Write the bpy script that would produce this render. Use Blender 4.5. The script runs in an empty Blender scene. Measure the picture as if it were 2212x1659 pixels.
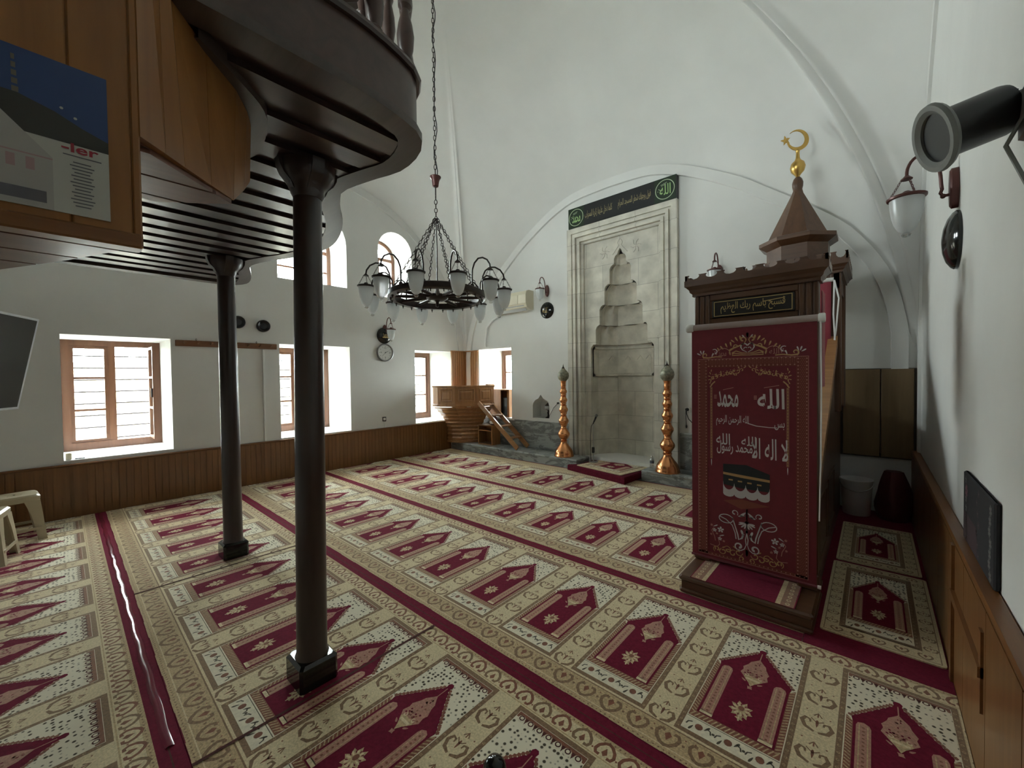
import bpy, math, random
from math import sin, cos, pi, radians as R
from mathutils import Vector, Matrix
from mathutils.geometry import tessellate_polygon

random.seed(7)
scene = bpy.context.scene
COL = scene.collection

# ------------------------------------------------------------------ camera
FOCAL_PX, EYE = 872.186, 1.55
CAM_RIGHT = Vector((0.74492104, 0.66703106, -0.012736))
CAM_DOWN = Vector((0.00402162, -0.02357934, -0.99971388))
CAM_FWD = Vector((-0.66714052, 0.74465668, -0.02024729))
cam = bpy.data.cameras.new('camera')
cam.sensor_fit = 'HORIZONTAL'
cam.sensor_width = 36.0
cam.lens = FOCAL_PX / 2212.0 * 36.0
cam.clip_start = 0.02
camo = bpy.data.objects.new('camera', cam)
COL.objects.link(camo)
mw = Matrix.Identity(4)
for i in range(3):
    mw[i][0] = CAM_RIGHT[i]
    mw[i][1] = -CAM_DOWN[i]
    mw[i][2] = -CAM_FWD[i]
mw[2][3] = EYE
camo.matrix_world = mw
scene.camera = camo

# ------------------------------------------------------------------ world, light, exposure
SKY_STRENGTH = 16
world = bpy.data.worlds.new('overcast_sky')
scene.world = world
world.use_nodes = True
wn = world.node_tree
wn.nodes.clear()
bg = wn.nodes.new('ShaderNodeBackground')
wo = wn.nodes.new('ShaderNodeOutputWorld')
bg.inputs['Color'].default_value = (0.90, 0.985, 1.0, 1)
bg.inputs['Strength'].default_value = SKY_STRENGTH
wn.links.new(bg.outputs[0], wo.inputs[0])

vs = scene.view_settings
scene.display_settings.display_device = 'sRGB'
vs.view_transform = 'Standard'
vs.look = 'None'
vs.exposure = 1.85
vs.gamma = 1.0
vs.use_curve_mapping = False

cy = scene.cycles
cy.use_denoising = True
cy.max_bounces = 14
cy.diffuse_bounces = 8
cy.glossy_bounces = 4
cy.transmission_bounces = 6
cy.transparent_max_bounces = 16
cy.caustics_reflective = False
cy.caustics_refractive = False
cy.sample_clamp_indirect = 12.0

XL, XR, YF, YB = -6.78, 0.36, 6.0, -1.14          # the four wall planes
XC, YC, HALF = (XL + XR) / 2, (YF + YB) / 2, 3.57
VAULT_TOP = 6.44


def portal(name, centre, normal, sx, sy):
    """daylight opening: guides the sky's light through a window"""
    l = bpy.data.lights.new(name, 'AREA')
    l.shape = 'RECTANGLE'
    l.size, l.size_y = sx, sy
    l.cycles.is_portal = True
    o = bpy.data.objects.new(name, l)
    COL.objects.link(o)
    o.location = centre
    o.rotation_euler = Vector(normal).to_track_quat('-Z', 'Y').to_euler()
    return o


def ground_light(name, loc, sx, sy, watts, aim):
    """sunlit paving outside a window: daylight thrown up from the ground"""
    l = bpy.data.lights.new(name, 'AREA')
    l.shape = 'RECTANGLE'
    l.size, l.size_y = sx, sy
    l.energy = watts
    l.color = (1.0, 0.97, 0.90)
    o = bpy.data.objects.new(name, l)
    COL.objects.link(o)
    o.location = loc
    o.rotation_euler = (Vector(aim) - Vector(loc)).to_track_quat('-Z', 'Y').to_euler()
    return o


GROUND_W = 0.0
if GROUND_W:
    ground_light('sunlit_ground', (-9.6, 1.6, -0.66), 2.4, 4.2, GROUND_W, (-9.2, 1.6, 3))
    ground_light('sunlit_ground', (-9.6, 5.6, -0.66), 2.4, 3.0, GROUND_W, (-9.2, 5.6, 3))
    ground_light('sunlit_ground', (-5.9, 9.0, -0.66), 3.0, 2.4, GROUND_W, (-5.9, 8.6, 3))

# ------------------------------------------------------------------ mesh helper
class MB:
    def __init__(self):
        self.v, self.f, self.m, self.s = [], [], [], []

    def face(self, pts, mi=0, sm=False):
        b = len(self.v)
        self.v += [tuple(p) for p in pts]
        self.f.append(tuple(range(b, b + len(pts))))
        self.m.append(mi)
        self.s.append(sm)

    def grid(self, rows, mi=0, closed=False, sm=True, capa=False, capb=False):
        """rows: list of equal-length point lists"""
        b, n = len(self.v), len(rows[0])
        for r in rows:
            self.v += [tuple(p) for p in r]
        for i in range(len(rows) - 1):
            for j in range(n if closed else n - 1):
                k = (j + 1) % n
                self.f.append((b + i * n + j, b + i * n + k, b + (i + 1) * n + k, b + (i + 1) * n + j))
                self.m.append(mi)
                self.s.append(sm)
        if capa:
            self.f.append(tuple(b + j for j in range(n))[::-1]); self.m.append(mi); self.s.append(False)
        if capb:
            e = b + (len(rows) - 1) * n
            self.f.append(tuple(e + j for j in range(n))); self.m.append(mi); self.s.append(False)
        return self

    def box(self, x0, x1, y0, y1, z0, z1, mi=0):
        b = len(self.v)
        self.v += [(x, y, z) for z in (z0, z1) for (x, y) in ((x0, y0), (x1, y0), (x1, y1), (x0, y1))]
        for q in ((3, 2, 1, 0), (4, 5, 6, 7), (0, 1, 5, 4), (1, 2, 6, 5), (2, 3, 7, 6), (3, 0, 4, 7)):
            self.f.append(tuple(b + i for i in q)); self.m.append(mi); self.s.append(False)
        return self

    def bbox(self, x0, x1, y0, y1, z0, z1, c=0.006, mi=0):
        """box with chamfered vertical and horizontal edges"""
        c = min(c, (x1 - x0) / 2.01, (y1 - y0) / 2.01, (z1 - z0) / 2.01)
        def ring(i, z):
            a0, a1, b0, b1 = x0 + i, x1 - i, y0 + i, y1 - i
            return [(a0 + c, b0, z), (a1 - c, b0, z), (a1, b0 + c, z), (a1, b1 - c, z),
                    (a1 - c, b1, z), (a0 + c, b1, z), (a0, b1 - c, z), (a0, b0 + c, z)]
        self.grid([ring(c, z0), ring(0, z0 + c), ring(0, z1 - c), ring(c, z1)], mi, closed=True, sm=False, capa=True, capb=True)
        return self

    def prism(self, poly, axis, a0, a1, mi=0, sm=False):
        """extrude a 2D polygon. axis 'x': poly=(y,z); 'y': (x,z); 'z': (x,y)"""
        def P(p, a):
            return {'x': (a, p[0], p[1]), 'y': (p[0], a, p[1]), 'z': (p[0], p[1], a)}[axis]
        A = [P(p, a0) for p in poly]
        B = [P(p, a1) for p in poly]
        n = len(poly)
        tris = tessellate_polygon([[Vector((p[0], p[1], 0)) for p in poly]])
        for t in tris:
            self.face([A[i] for i in t], mi)
            self.face([B[i] for i in reversed(t)], mi)
        self.grid([A, B], mi, closed=True, sm=sm)
        return self

    def lathe(self, prof, c=(0, 0, 0), seg=24, mi=0, a0=0.0):
        """prof: (r, z) from bottom to top, about +Z through c"""
        rows = [[(c[0] + r * cos(a0 + 2 * pi * j / seg), c[1] + r * sin(a0 + 2 * pi * j / seg), c[2] + z) for j in range(seg)]
                for r, z in prof]
        return self.grid(rows, mi, closed=True, capa=prof[0][0] > 1e-5, capb=prof[-1][0] > 1e-5)

    def lathe_axis(self, prof, c, d, seg=24, mi=0):
        """the same about direction d through c"""
        d = Vector(d).normalized()
        a = d.orthogonal().normalized()
        b = d.cross(a)
        c = Vector(c)
        rows = [[c + d * z + (a * cos(2 * pi * j / seg) + b * sin(2 * pi * j / seg)) * r for j in range(seg)] for r, z in prof]
        return self.grid(rows, mi, closed=True, capa=prof[0][0] > 1e-5, capb=prof[-1][0] > 1e-5)

    def tube(self, path, r, seg=8, mi=0, closed=False):
        path = [Vector(p) for p in path]
        n = len(path)
        rr = r if isinstance(r, (list, tuple)) else [r] * n
        rows = []
        up = None
        for i, p in enumerate(path):
            if closed:
                t = (path[(i + 1) % n] - path[i - 1]).normalized()
            else:
                t = (path[min(i + 1, n - 1)] - path[max(i - 1, 0)]).normalized()
            if up is None:
                up = t.orthogonal().normalized()
            up = (up - t * up.dot(t))
            up = up.normalized() if up.length > 1e-6 else t.orthogonal().normalized()
            b = t.cross(up)
            rows.append([p + (up * cos(2 * pi * j / seg) + b * sin(2 * pi * j / seg)) * rr[i] for j in range(seg)])
        if closed:
            rows.append(rows[0])
        return self.grid(rows, mi, closed=True, capa=not closed, capb=not closed)

    def sphere(self, c, r, seg=16, rings=8, mi=0, sz=1.0):
        prof = [(max(r * sin(pi * i / rings), 1e-6), -r * sz * cos(pi * i / rings)) for i in range(rings + 1)]
        return self.lathe(prof, c, seg, mi)

    def bar(self, a, b, w, h, up=(0, 0, 1), mi=0):
        a, b, up = Vector(a), Vector(b), Vector(up)
        t = (b - a).normalized()
        s = t.cross(up).normalized() * (w / 2)
        u = s.cross(t).normalized() * (h / 2)
        ra = [a - s - u, a + s - u, a + s + u, a - s + u]
        rb = [b - s - u, b + s - u, b + s + u, b - s + u]
        return self.grid([ra, rb], mi, closed=True, sm=False, capa=True, capb=True)

    def link(self, c, t, n, L=0.030, W=0.018, r=0.0028):
        """one chain link, long axis t, plane normal n"""
        c, t, n = Vector(c), Vector(t).normalized(), Vector(n)
        s = t.cross(n).normalized()
        pts = []
        for k in range(10):
            a = 2 * pi * k / 10
            pts.append(c + t * (L / 2) * cos(a) + s * (W / 2) * sin(a))
        return self.tube(pts, r, 4, closed=True)

    def chain(self, a, b, L=0.030, W=0.018, r=0.0028):
        a, b = Vector(a), Vector(b)
        t = (b - a)
        n = max(2, int(t.length / (L * 0.82)))
        o = t.orthogonal().normalized()
        q = t.normalized().cross(o)
        for i in range(n):
            self.link(a.lerp(b, (i + 0.5) / n), t, o if i % 2 else q, L, W, r)
        return self


def obj_from(name, mb, mats, parent=None, world=True, sharp=35):
    """link mb as ONE mesh object; with world=True the points are world points"""
    if not isinstance(mats, (list, tuple)):
        mats = [mats]
    off = Vector((0, 0, 0))
    if parent and world:
        p = parent
        while p:
            off += p.location
            p = p.parent
    me = bpy.data.meshes.new(name)
    me.from_pydata([(x - off.x, y - off.y, z - off.z) for x, y, z in mb.v], [], mb.f)
    for m in mats:
        me.materials.append(m)
    me.polygons.foreach_set('material_index', mb.m)
    me.polygons.foreach_set('use_smooth', mb.s)
    me.update()
    if any(mb.s):
        me.set_sharp_from_angle(angle=R(sharp))
    o = bpy.data.objects.new(name, me)
    COL.objects.link(o)
    o.parent = parent
    return o


def thing(name, label, cat, loc=(0, 0, 0), rotz=0.0, group=None):
    o = bpy.data.objects.new(name, None)
    COL.objects.link(o)
    o.empty_display_size = 0.1
    o.location = loc
    o.rotation_euler = (0, 0, rotz)
    o['label'], o['category'] = label, cat
    if group:
        o['group'] = group
    return o


def tag(o, label, cat, group=None, kind=None):
    o['label'], o['category'] = label, cat
    if group:
        o['group'] = group
    if kind:
        o['kind'] = kind
    return o


def struct(name, mb=None, mats=None, sharp=35):
    if mb is None:
        o = bpy.data.objects.new(name, None)
        COL.objects.link(o)
        o.empty_display_size = 0.1
    else:
        o = obj_from(name, mb, mats, sharp=sharp)
    o['kind'] = 'structure'
    return o


def dup(root, label=None, loc=None, rotz=None, group=None):
    r = root.copy()
    COL.objects.link(r)
    if loc is not None:
        r.location = loc
    if rotz is not None:
        r.rotation_euler = (0, 0, rotz)
    if label:
        r['label'] = label
    if group:
        r['group'] = group
    def kids(src, dst):
        for ch in list(src.children):
            c = ch.copy()
            COL.objects.link(c)
            c.parent = dst
            kids(ch, c)
    kids(root, r)
    return r


# ------------------------------------------------------------------ flat artwork helper
class Art:
    """coloured flat shapes in 2D, layered; stamped onto a plane later"""
    def __init__(self):
        self.p = []

    def poly(self, pts, c, L=1):
        self.p.append(([tuple(p) for p in pts], c, L))

    def rect(self, x0, y0, x1, y1, c, L=1):
        self.poly([(x0, y0), (x1, y0), (x1, y1), (x0, y1)], c, L)

    def frame(self, x0, y0, x1, y1, w, c, L=1):
        self.rect(x0, y0, x1, y0 + w, c, L)
        self.rect(x0, y1 - w, x1, y1, c, L)
        self.rect(x0, y0 + w, x0 + w, y1 - w, c, L)
        self.rect(x1 - w, y0 + w, x1, y1 - w, c, L)

    def disc(self, x, y, r, c, L=1, n=12, ry=None):
        ry = ry or r
        self.poly([(x + r * cos(2 * pi * k / n), y + ry * sin(2 * pi * k / n)) for k in range(n)], c, L)

    def ribbon(self, pts, w, c, L=1):
        n = len(pts)
        ws = w if isinstance(w, (list, tuple)) else [w] * n
        if len(ws) != n:
            ws = [ws[0] + (ws[-1] - ws[0]) * i / (n - 1) for i in range(n)]
        Ls, Rs = [], []
        for i in range(n):
            a, b = pts[max(i - 1, 0)], pts[min(i + 1, n - 1)]
            dx, dy = b[0] - a[0], b[1] - a[1]
            d = math.hypot(dx, dy) or 1
            nx, ny = -dy / d * ws[i] / 2, dx / d * ws[i] / 2
            Ls.append((pts[i][0] + nx, pts[i][1] + ny))
            Rs.append((pts[i][0] - nx, pts[i][1] - ny))
        for i in range(n - 1):
            self.poly([Ls[i], Ls[i + 1], Rs[i + 1], Rs[i]], c, L)

    def ring(self, x, y, r, w, c, L=1, n=16, a0=0.0, a1=2 * pi, ry=None):
        ry = ry or r
        self.ribbon([(x + r * cos(a0 + (a1 - a0) * k / n), y + ry * sin(a0 + (a1 - a0) * k / n)) for k in range(n + 1)], w, c, L)

    def spiral(self, x, y, r0, r1, a0, turns, w0, w1, c, L=1, n=14):
        pts = [(x + (r0 + (r1 - r0) * k / n) * cos(a0 + turns * 2 * pi * k / n),
                y + (r0 + (r1 - r0) * k / n) * sin(a0 + turns * 2 * pi * k / n)) for k in range(n + 1)]
        self.ribbon(pts, [w0 + (w1 - w0) * k / n for k in range(n + 1)], c, L)
        return pts

    def drop(self, x, y, ang, ln, w, c, L=1):
        """leaf or teardrop from its tip at (x, y)"""
        out = []
        for k in range(12):
            t = 2 * pi * k / 12
            u = 0.5 - 0.5 * cos(t)
            v = sin(t) * 0.5 * (0.35 + 0.65 * u)
            out.append((x + cos(ang) * u * ln - sin(ang) * v * w, y + sin(ang) * u * ln + cos(ang) * v * w))
        self.poly(out, c, L)

    def flower(self, x, y, r, n, c, c2, L=1):
        for k in range(n):
            self.drop(x, y, 2 * pi * k / n + 0.3, r, r * 0.75, c, L)
        self.disc(x, y, r * 0.2, c2, L + 1, 6)

    def mirror(self, x0, sel=None):
        src = self.p if sel is None else self.p[sel:]
        self.p += [([(2 * x0 - a, b) for a, b in q][::-1], c, L) for q, c, L in src]

    def add(self, other, dx=0, dy=0, sx=1, sy=1, rot=0.0):
        cr, sr = cos(rot), sin(rot)
        for q, c, L in other.p:
            self.p.append(([((a * cr - b * sr) * sx + dx, (a * sr + b * cr) * sy + dy) for a, b in q], c, L))

    def clip(self, x0=None, x1=None, y0=None, y1=None):
        def half(poly, ax, lim, sgn):
            out = []
            for i in range(len(poly)):
                a, b = poly[i - 1], poly[i]
                ina, inb = (a[ax] - lim) * sgn >= 0, (b[ax] - lim) * sgn >= 0
                if ina != inb:
                    t = (lim - a[ax]) / (b[ax] - a[ax])
                    out.append((a[0] + (b[0] - a[0]) * t, a[1] + (b[1] - a[1]) * t))
                if inb:
                    out.append(b)
            return out
        res = []
        for q, c, L in self.p:
            for ax, lim, sg in ((0, x0, 1), (0, x1, -1), (1, y0, 1), (1, y1, -1)):
                if lim is not None and q:
                    q = half(q, ax, lim, sg)
            if len(q) > 2:
                res.append((q, c, L))
        self.p = res
        return self

    def stamp(self, mb, o, ex, ey, n, cols, step=0.0004, base=0.0004):
        """write the shapes into mb: point = o + x*ex + y*ey, lifted along n by layer"""
        o, ex, ey, n = Vector(o), Vector(ex), Vector(ey), Vector(n)
        flip = ex.cross(ey).dot(n) < 0
        for q, c, L in self.p:
            h = n * (base + step * L)
            pts = [o + ex * a + ey * b + h for a, b in q]
            ar = sum(q[i - 1][0] * q[i][1] - q[i][0] * q[i - 1][1] for i in range(len(q)))
            if abs(ar) < 1e-9:
                continue
            if (ar < 0) != flip:
                pts.reverse()
            if len(pts) > 4:
                tr = tessellate_polygon([pts])
                for t in tr:
                    a, b, c3 = pts[t[0]], pts[t[1]], pts[t[2]]
                    if (b - a).cross(c3 - a).dot(n) < 0:
                        t = t[::-1]
                    mb.face([pts[i] for i in t], cols[c])
            else:
                mb.face(pts, cols[c])


FORMS = {}
for e in ("ا:FE8D,FE8E,,|ب:FE8F,FE90,FE91,FE92|ت:FE95,FE96,FE97,FE98|ج:FE9D,FE9E,FE9F,FEA0|ح:FEA1,FEA2,FEA3,FEA4|"
          "خ:FEA5,FEA6,FEA7,FEA8|د:FEA9,FEAA,,|ر:FEAD,FEAE,,|س:FEB1,FEB2,FEB3,FEB4|ش:FEB5,FEB6,FEB7,FEB8|ط:FEC1,FEC2,FEC3,FEC4|"
          "ف:FED1,FED2,FED3,FED4|ق:FED5,FED6,FED7,FED8|ك:FED9,FEDA,FEDB,FEDC|ل:FEDD,FEDE,FEDF,FEE0|م:FEE1,FEE2,FEE3,FEE4|"
          "ز:FEAF,FEB0,,|ى:FEEF,FEF0,,|ن:FEE5,FEE6,FEE7,FEE8|ه:FEE9,FEEA,FEEB,FEEC|و:FEED,FEEE,,|ي:FEF1,FEF2,FEF3,FEF4|ع:FEC9,FECA,FECB,FECC|لا:FEFB,FEFC,,").split('|'):
    a, b = e.split(':')
    FORMS[a] = [chr(int(x, 16)) if x else '' for x in b.split(',')]


def shape_arabic(text):
    out = []
    for word in text.split(' '):
        tk, i = [], 0
        while i < len(word):
            if word[i:i + 2] == 'لا':
                tk.append('لا'); i += 2
            else:
                tk.append(word[i]); i += 1
        r = ''
        for k, t in enumerate(tk):
            if t not in FORMS:
                r += t
                continue
            pv = k > 0 and tk[k - 1] in FORMS and FORMS[tk[k - 1]][2] != ''
            nx = k < len(tk) - 1 and FORMS[t][2] != '' and tk[k + 1] in FORMS
            r += FORMS[t][3 if pv and nx else 1 if pv else 2 if nx else 0]
        out.append(r[::-1])
    return ' '.join(out[::-1])


def lettering(text, x0, y0, x1, y1, c, L=3, bold=0.0, arabic=True):
    """an Art holding the text, fitted into the box"""
    cu = bpy.data.curves.new('lettering', 'FONT')
    cu.body = shape_arabic(text) if arabic else text
    cu.resolution_u = 3
    cu.offset = bold
    tmp = bpy.data.objects.new('lettering', cu)
    COL.objects.link(tmp)
    dg = bpy.context.evaluated_depsgraph_get()
    me = bpy.data.meshes.new_from_object(tmp.evaluated_get(dg))
    a = Art()
    if me and me.vertices:
        xs = [v.co.x for v in me.vertices]
        ys = [v.co.y for v in me.vertices]
        fx = (x1 - x0) / max(max(xs) - min(xs), 1e-6)
        fy = (y1 - y0) / max(max(ys) - min(ys), 1e-6)
        for p in me.polygons:
            a.poly([((me.vertices[i].co.x - min(xs)) * fx + x0, (me.vertices[i].co.y - min(ys)) * fy + y0) for i in p.vertices], c, L)
    bpy.data.objects.remove(tmp)
    bpy.data.curves.remove(cu)
    if me:
        bpy.data.meshes.remove(me)
    return a

# ------------------------------------------------------------------ materials
def mat(name, col, rough=0.6, metal=0.0, spec=0.5, noise=0.0, nscale=8.0, stretch=(1, 1, 1), bump=0.0, col2=None, coat=0.0, detail=4.0, bscale=None):
    m = bpy.data.materials.new(name)
    m.use_nodes = True
    nt = m.node_tree
    b = nt.nodes['Principled BSDF']
    b.inputs['Base Color'].default_value = (*col, 1)
    b.inputs['Roughness'].default_value = rough
    b.inputs['Metallic'].default_value = metal
    b.inputs['Specular IOR Level'].default_value = spec
    if coat:
        b.inputs['Coat Weight'].default_value = coat
        b.inputs['Coat Roughness'].default_value = 0.12
    if noise or bump or col2:
        tc = nt.nodes.new('ShaderNodeTexCoord')
        mp = nt.nodes.new('ShaderNodeMapping')
        mp.inputs['Scale'].default_value = stretch
        nz = nt.nodes.new('ShaderNodeTexNoise')
        nz.inputs['Scale'].default_value = nscale
        nz.inputs['Detail'].default_value = detail
        nz.inputs['Roughness'].default_value = 0.6
        nt.links.new(tc.outputs['Object'], mp.inputs['Vector'])
        nt.links.new(mp.outputs[0], nz.inputs['Vector'])
        if noise or col2:
            mx = nt.nodes.new('ShaderNodeMix')
            mx.data_type = 'RGBA'
            rp = nt.nodes.new('ShaderNodeMapRange')
            rp.inputs['From Min'].default_value = 0.32
            rp.inputs['From Max'].default_value = 0.68
            nt.links.new(nz.outputs['Fac'], rp.inputs['Value'])
            nt.links.new(rp.outputs[0], mx.inputs['Factor'])
            c2 = col2 or tuple(min(1, c * (1 + noise)) for c in col)
            c1 = col if col2 else tuple(c * (1 - noise) for c in col)
            mx.inputs['A'].default_value = (*c1, 1)
            mx.inputs['B'].default_value = (*c2, 1)
            nt.links.new(mx.outputs['Result'], b.inputs['Base Color'])
        if bump:
            bp = nt.nodes.new('ShaderNodeBump')
            bp.inputs['Strength'].default_value = bump
            bp.inputs['Distance'].default_value = 0.01
            src = nz
            if bscale:
                src = nt.nodes.new('ShaderNodeTexNoise')
                src.inputs['Scale'].default_value = bscale
                src.inputs['Detail'].default_value = 3
                nt.links.new(tc.outputs['Object'], src.inputs['Vector'])
            nt.links.new(src.outputs['Fac'], bp.inputs['Height'])
            nt.links.new(bp.outputs[0], b.inputs['Normal'])
    return m


def wood(name, c1, c2, rough=0.45, coat=0.0, axis='z', scale=14.0, knots=False, bump=0.08):
    """long grain along the given axis, in two tones"""
    m = bpy.data.materials.new(name)
    m.use_nodes = True
    nt = m.node_tree
    b = nt.nodes['Principled BSDF']
    b.inputs['Roughness'].default_value = rough
    if coat:
        b.inputs['Coat Weight'].default_value = coat
        b.inputs['Coat Roughness'].default_value = 0.15
    tc = nt.nodes.new('ShaderNodeTexCoord')
    mp = nt.nodes.new('ShaderNodeMapping')
    st = {'x': (0.06, 1, 1), 'y': (1, 0.06, 1), 'z': (1, 1, 0.06)}[axis]
    mp.inputs['Scale'].default_value = st
    nz = nt.nodes.new('ShaderNodeTexNoise')
    nz.inputs['Scale'].default_value = scale
    nz.inputs['Detail'].default_value = 6
    nz.inputs['Roughness'].default_value = 0.65
    nz.inputs['Distortion'].default_value = 0.6
    cr = nt.nodes.new('ShaderNodeValToRGB')
    cr.color_ramp.elements[0].position = 0.30
    cr.color_ramp.elements[0].color = (*c1, 1)
    cr.color_ramp.elements[1].position = 0.70
    cr.color_ramp.elements[1].color = (*c2, 1)
    nt.links.new(tc.outputs['Object'], mp.inputs['Vector'])
    nt.links.new(mp.outputs[0], nz.inputs['Vector'])
    nt.links.new(nz.outputs['Fac'], cr.inputs['Fac'])
    out = cr.outputs['Color']
    if knots:
        vo = nt.nodes.new('ShaderNodeTexVoronoi')
        vo.inputs['Scale'].default_value = 3.2
        mp2 = nt.nodes.new('ShaderNodeMapping')
        mp2.inputs['Scale'].default_value = (1, 1, 0.55)
        nt.links.new(tc.outputs['Object'], mp2.inputs['Vector'])
        nt.links.new(mp2.outputs[0], vo.inputs['Vector'])
        kr = nt.nodes.new('ShaderNodeValToRGB')
        kr.color_ramp.elements[0].position = 0.03
        kr.color_ramp.elements[0].color = (0.16, 0.10, 0.08, 1)
        kr.color_ramp.elements[1].position = 0.10
        kr.color_ramp.elements[1].color = (1, 1, 1, 1)
        nt.links.new(vo.outputs['Distance'], kr.inputs['Fac'])
        mx = nt.nodes.new('ShaderNodeMix')
        mx.data_type = 'RGBA'
        mx.blend_type = 'MULTIPLY'
        mx.inputs['Factor'].default_value = 1.0
        nt.links.new(out, mx.inputs['A'])
        nt.links.new(kr.outputs['Color'], mx.inputs['B'])
        out = mx.outputs['Result']
    nt.links.new(out, b.inputs['Base Color'])
    bp = nt.nodes.new('ShaderNodeBump')
    bp.inputs['Strength'].default_value = bump
    bp.inputs['Distance'].default_value = 0.004
    nt.links.new(nz.outputs['Fac'], bp.inputs['Height'])
    nt.links.new(bp.outputs[0], b.inputs['Normal'])
    return m


def glass(name, tint=(0.95, 1.0, 0.98), gloss=0.08):
    m = bpy.data.materials.new(name)
    m.use_nodes = True
    nt = m.node_tree
    nt.nodes.clear()
    o = nt.nodes.new('ShaderNodeOutputMaterial')
    t = nt.nodes.new('ShaderNodeBsdfTransparent')
    t.inputs[0].default_value = (*tint, 1)
    g = nt.nodes.new('ShaderNodeBsdfGlossy')
    g.inputs['Roughness'].default_value = 0.03
    mx = nt.nodes.new('ShaderNodeMixShader')
    mx.inputs[0].default_value = gloss
    nt.links.new(t.outputs[0], mx.inputs[1])
    nt.links.new(g.outputs[0], mx.inputs[2])
    nt.links.new(mx.outputs[0], o.inputs[0])
    return m


def frosted(name):
    m = bpy.data.materials.new(name)
    m.use_nodes = True
    nt = m.node_tree
    nt.nodes.clear()
    o = nt.nodes.new('ShaderNodeOutputMaterial')
    a = nt.nodes.new('ShaderNodeBsdfTranslucent')
    a.inputs[0].default_value = (0.93, 0.95, 0.95, 1)
    d = nt.nodes.new('ShaderNodeBsdfDiffuse')
    d.inputs[0].default_value = (0.80, 0.82, 0.82, 1)
    g = nt.nodes.new('ShaderNodeBsdfGlossy')
    g.inputs['Roughness'].default_value = 0.25
    t = nt.nodes.new('ShaderNodeBsdfTransparent')
    m1, m2, m3 = (nt.nodes.new('ShaderNodeMixShader') for _ in range(3))
    m1.inputs[0].default_value = 0.45
    m2.inputs[0].default_value = 0.06
    m3.inputs[0].default_value = 0.30
    nt.links.new(a.outputs[0], m1.inputs[1]); nt.links.new(d.outputs[0], m1.inputs[2])
    nt.links.new(m1.outputs[0], m2.inputs[1]); nt.links.new(g.outputs[0], m2.inputs[2])
    nt.links.new(m2.outputs[0], m3.inputs[1]); nt.links.new(t.outputs[0], m3.inputs[2])
    nt.links.new(m3.outputs[0], o.inputs[0])
    return m


def speckle(name, c1, c2, scale=75.0, lo=0.22, hi=0.34):
    """pale woven ground with rows of dark flecks"""
    m = mat(name, c1, 0.95, spec=0.1)
    nt = m.node_tree
    tc = nt.nodes.new('ShaderNodeTexCoord')
    vo = nt.nodes.new('ShaderNodeTexVoronoi')
    vo.inputs['Scale'].default_value = scale
    vo.inputs['Randomness'].default_value = 0.45
    cr = nt.nodes.new('ShaderNodeValToRGB')
    cr.color_ramp.elements[0].position = lo
    cr.color_ramp.elements[0].color = (*c2, 1)
    cr.color_ramp.elements[1].position = hi
    cr.color_ramp.elements[1].color = (*c1, 1)
    nt.links.new(tc.outputs['Object'], vo.inputs['Vector'])
    nt.links.new(vo.outputs['Distance'], cr.inputs['Fac'])
    nt.links.new(cr.outputs['Color'], nt.nodes['Principled BSDF'].inputs['Base Color'])
    return m


def marble(name, c1, c2, vein):
    m = mat(name, c1, 0.28, spec=0.5)
    nt = m.node_tree
    tc = nt.nodes.new('ShaderNodeTexCoord')
    mp = nt.nodes.new('ShaderNodeMapping')
    mp.inputs['Rotation'].default_value = (0.3, 0.7, 0.4)
    mp.inputs['Scale'].default_value = (1.2, 1.0, 3.2)
    nz = nt.nodes.new('ShaderNodeTexNoise')
    nz.inputs['Scale'].default_value = 2.2
    nz.inputs['Detail'].default_value = 8
    nz.inputs['Roughness'].default_value = 0.7
    nz.inputs['Distortion'].default_value = 1.2
    cr = nt.nodes.new('ShaderNodeValToRGB')
    e = cr.color_ramp.elements
    e[0].position, e[0].color = 0.30, (*c2, 1)
    e[1].position, e[1].color = 0.62, (*c1, 1)
    v = e.new(0.47)
    v.color = (*vein, 1)
    w = e.new(0.52)
    w.color = (*c1, 1)
    nt.links.new(tc.outputs['Object'], mp.inputs['Vector'])
    nt.links.new(mp.outputs[0], nz.inputs['Vector'])
    nt.links.new(nz.outputs['Fac'], cr.inputs['Fac'])
    nt.links.new(cr.outputs['Color'], nt.nodes['Principled BSDF'].inputs['Base Color'])
    return m


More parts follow.
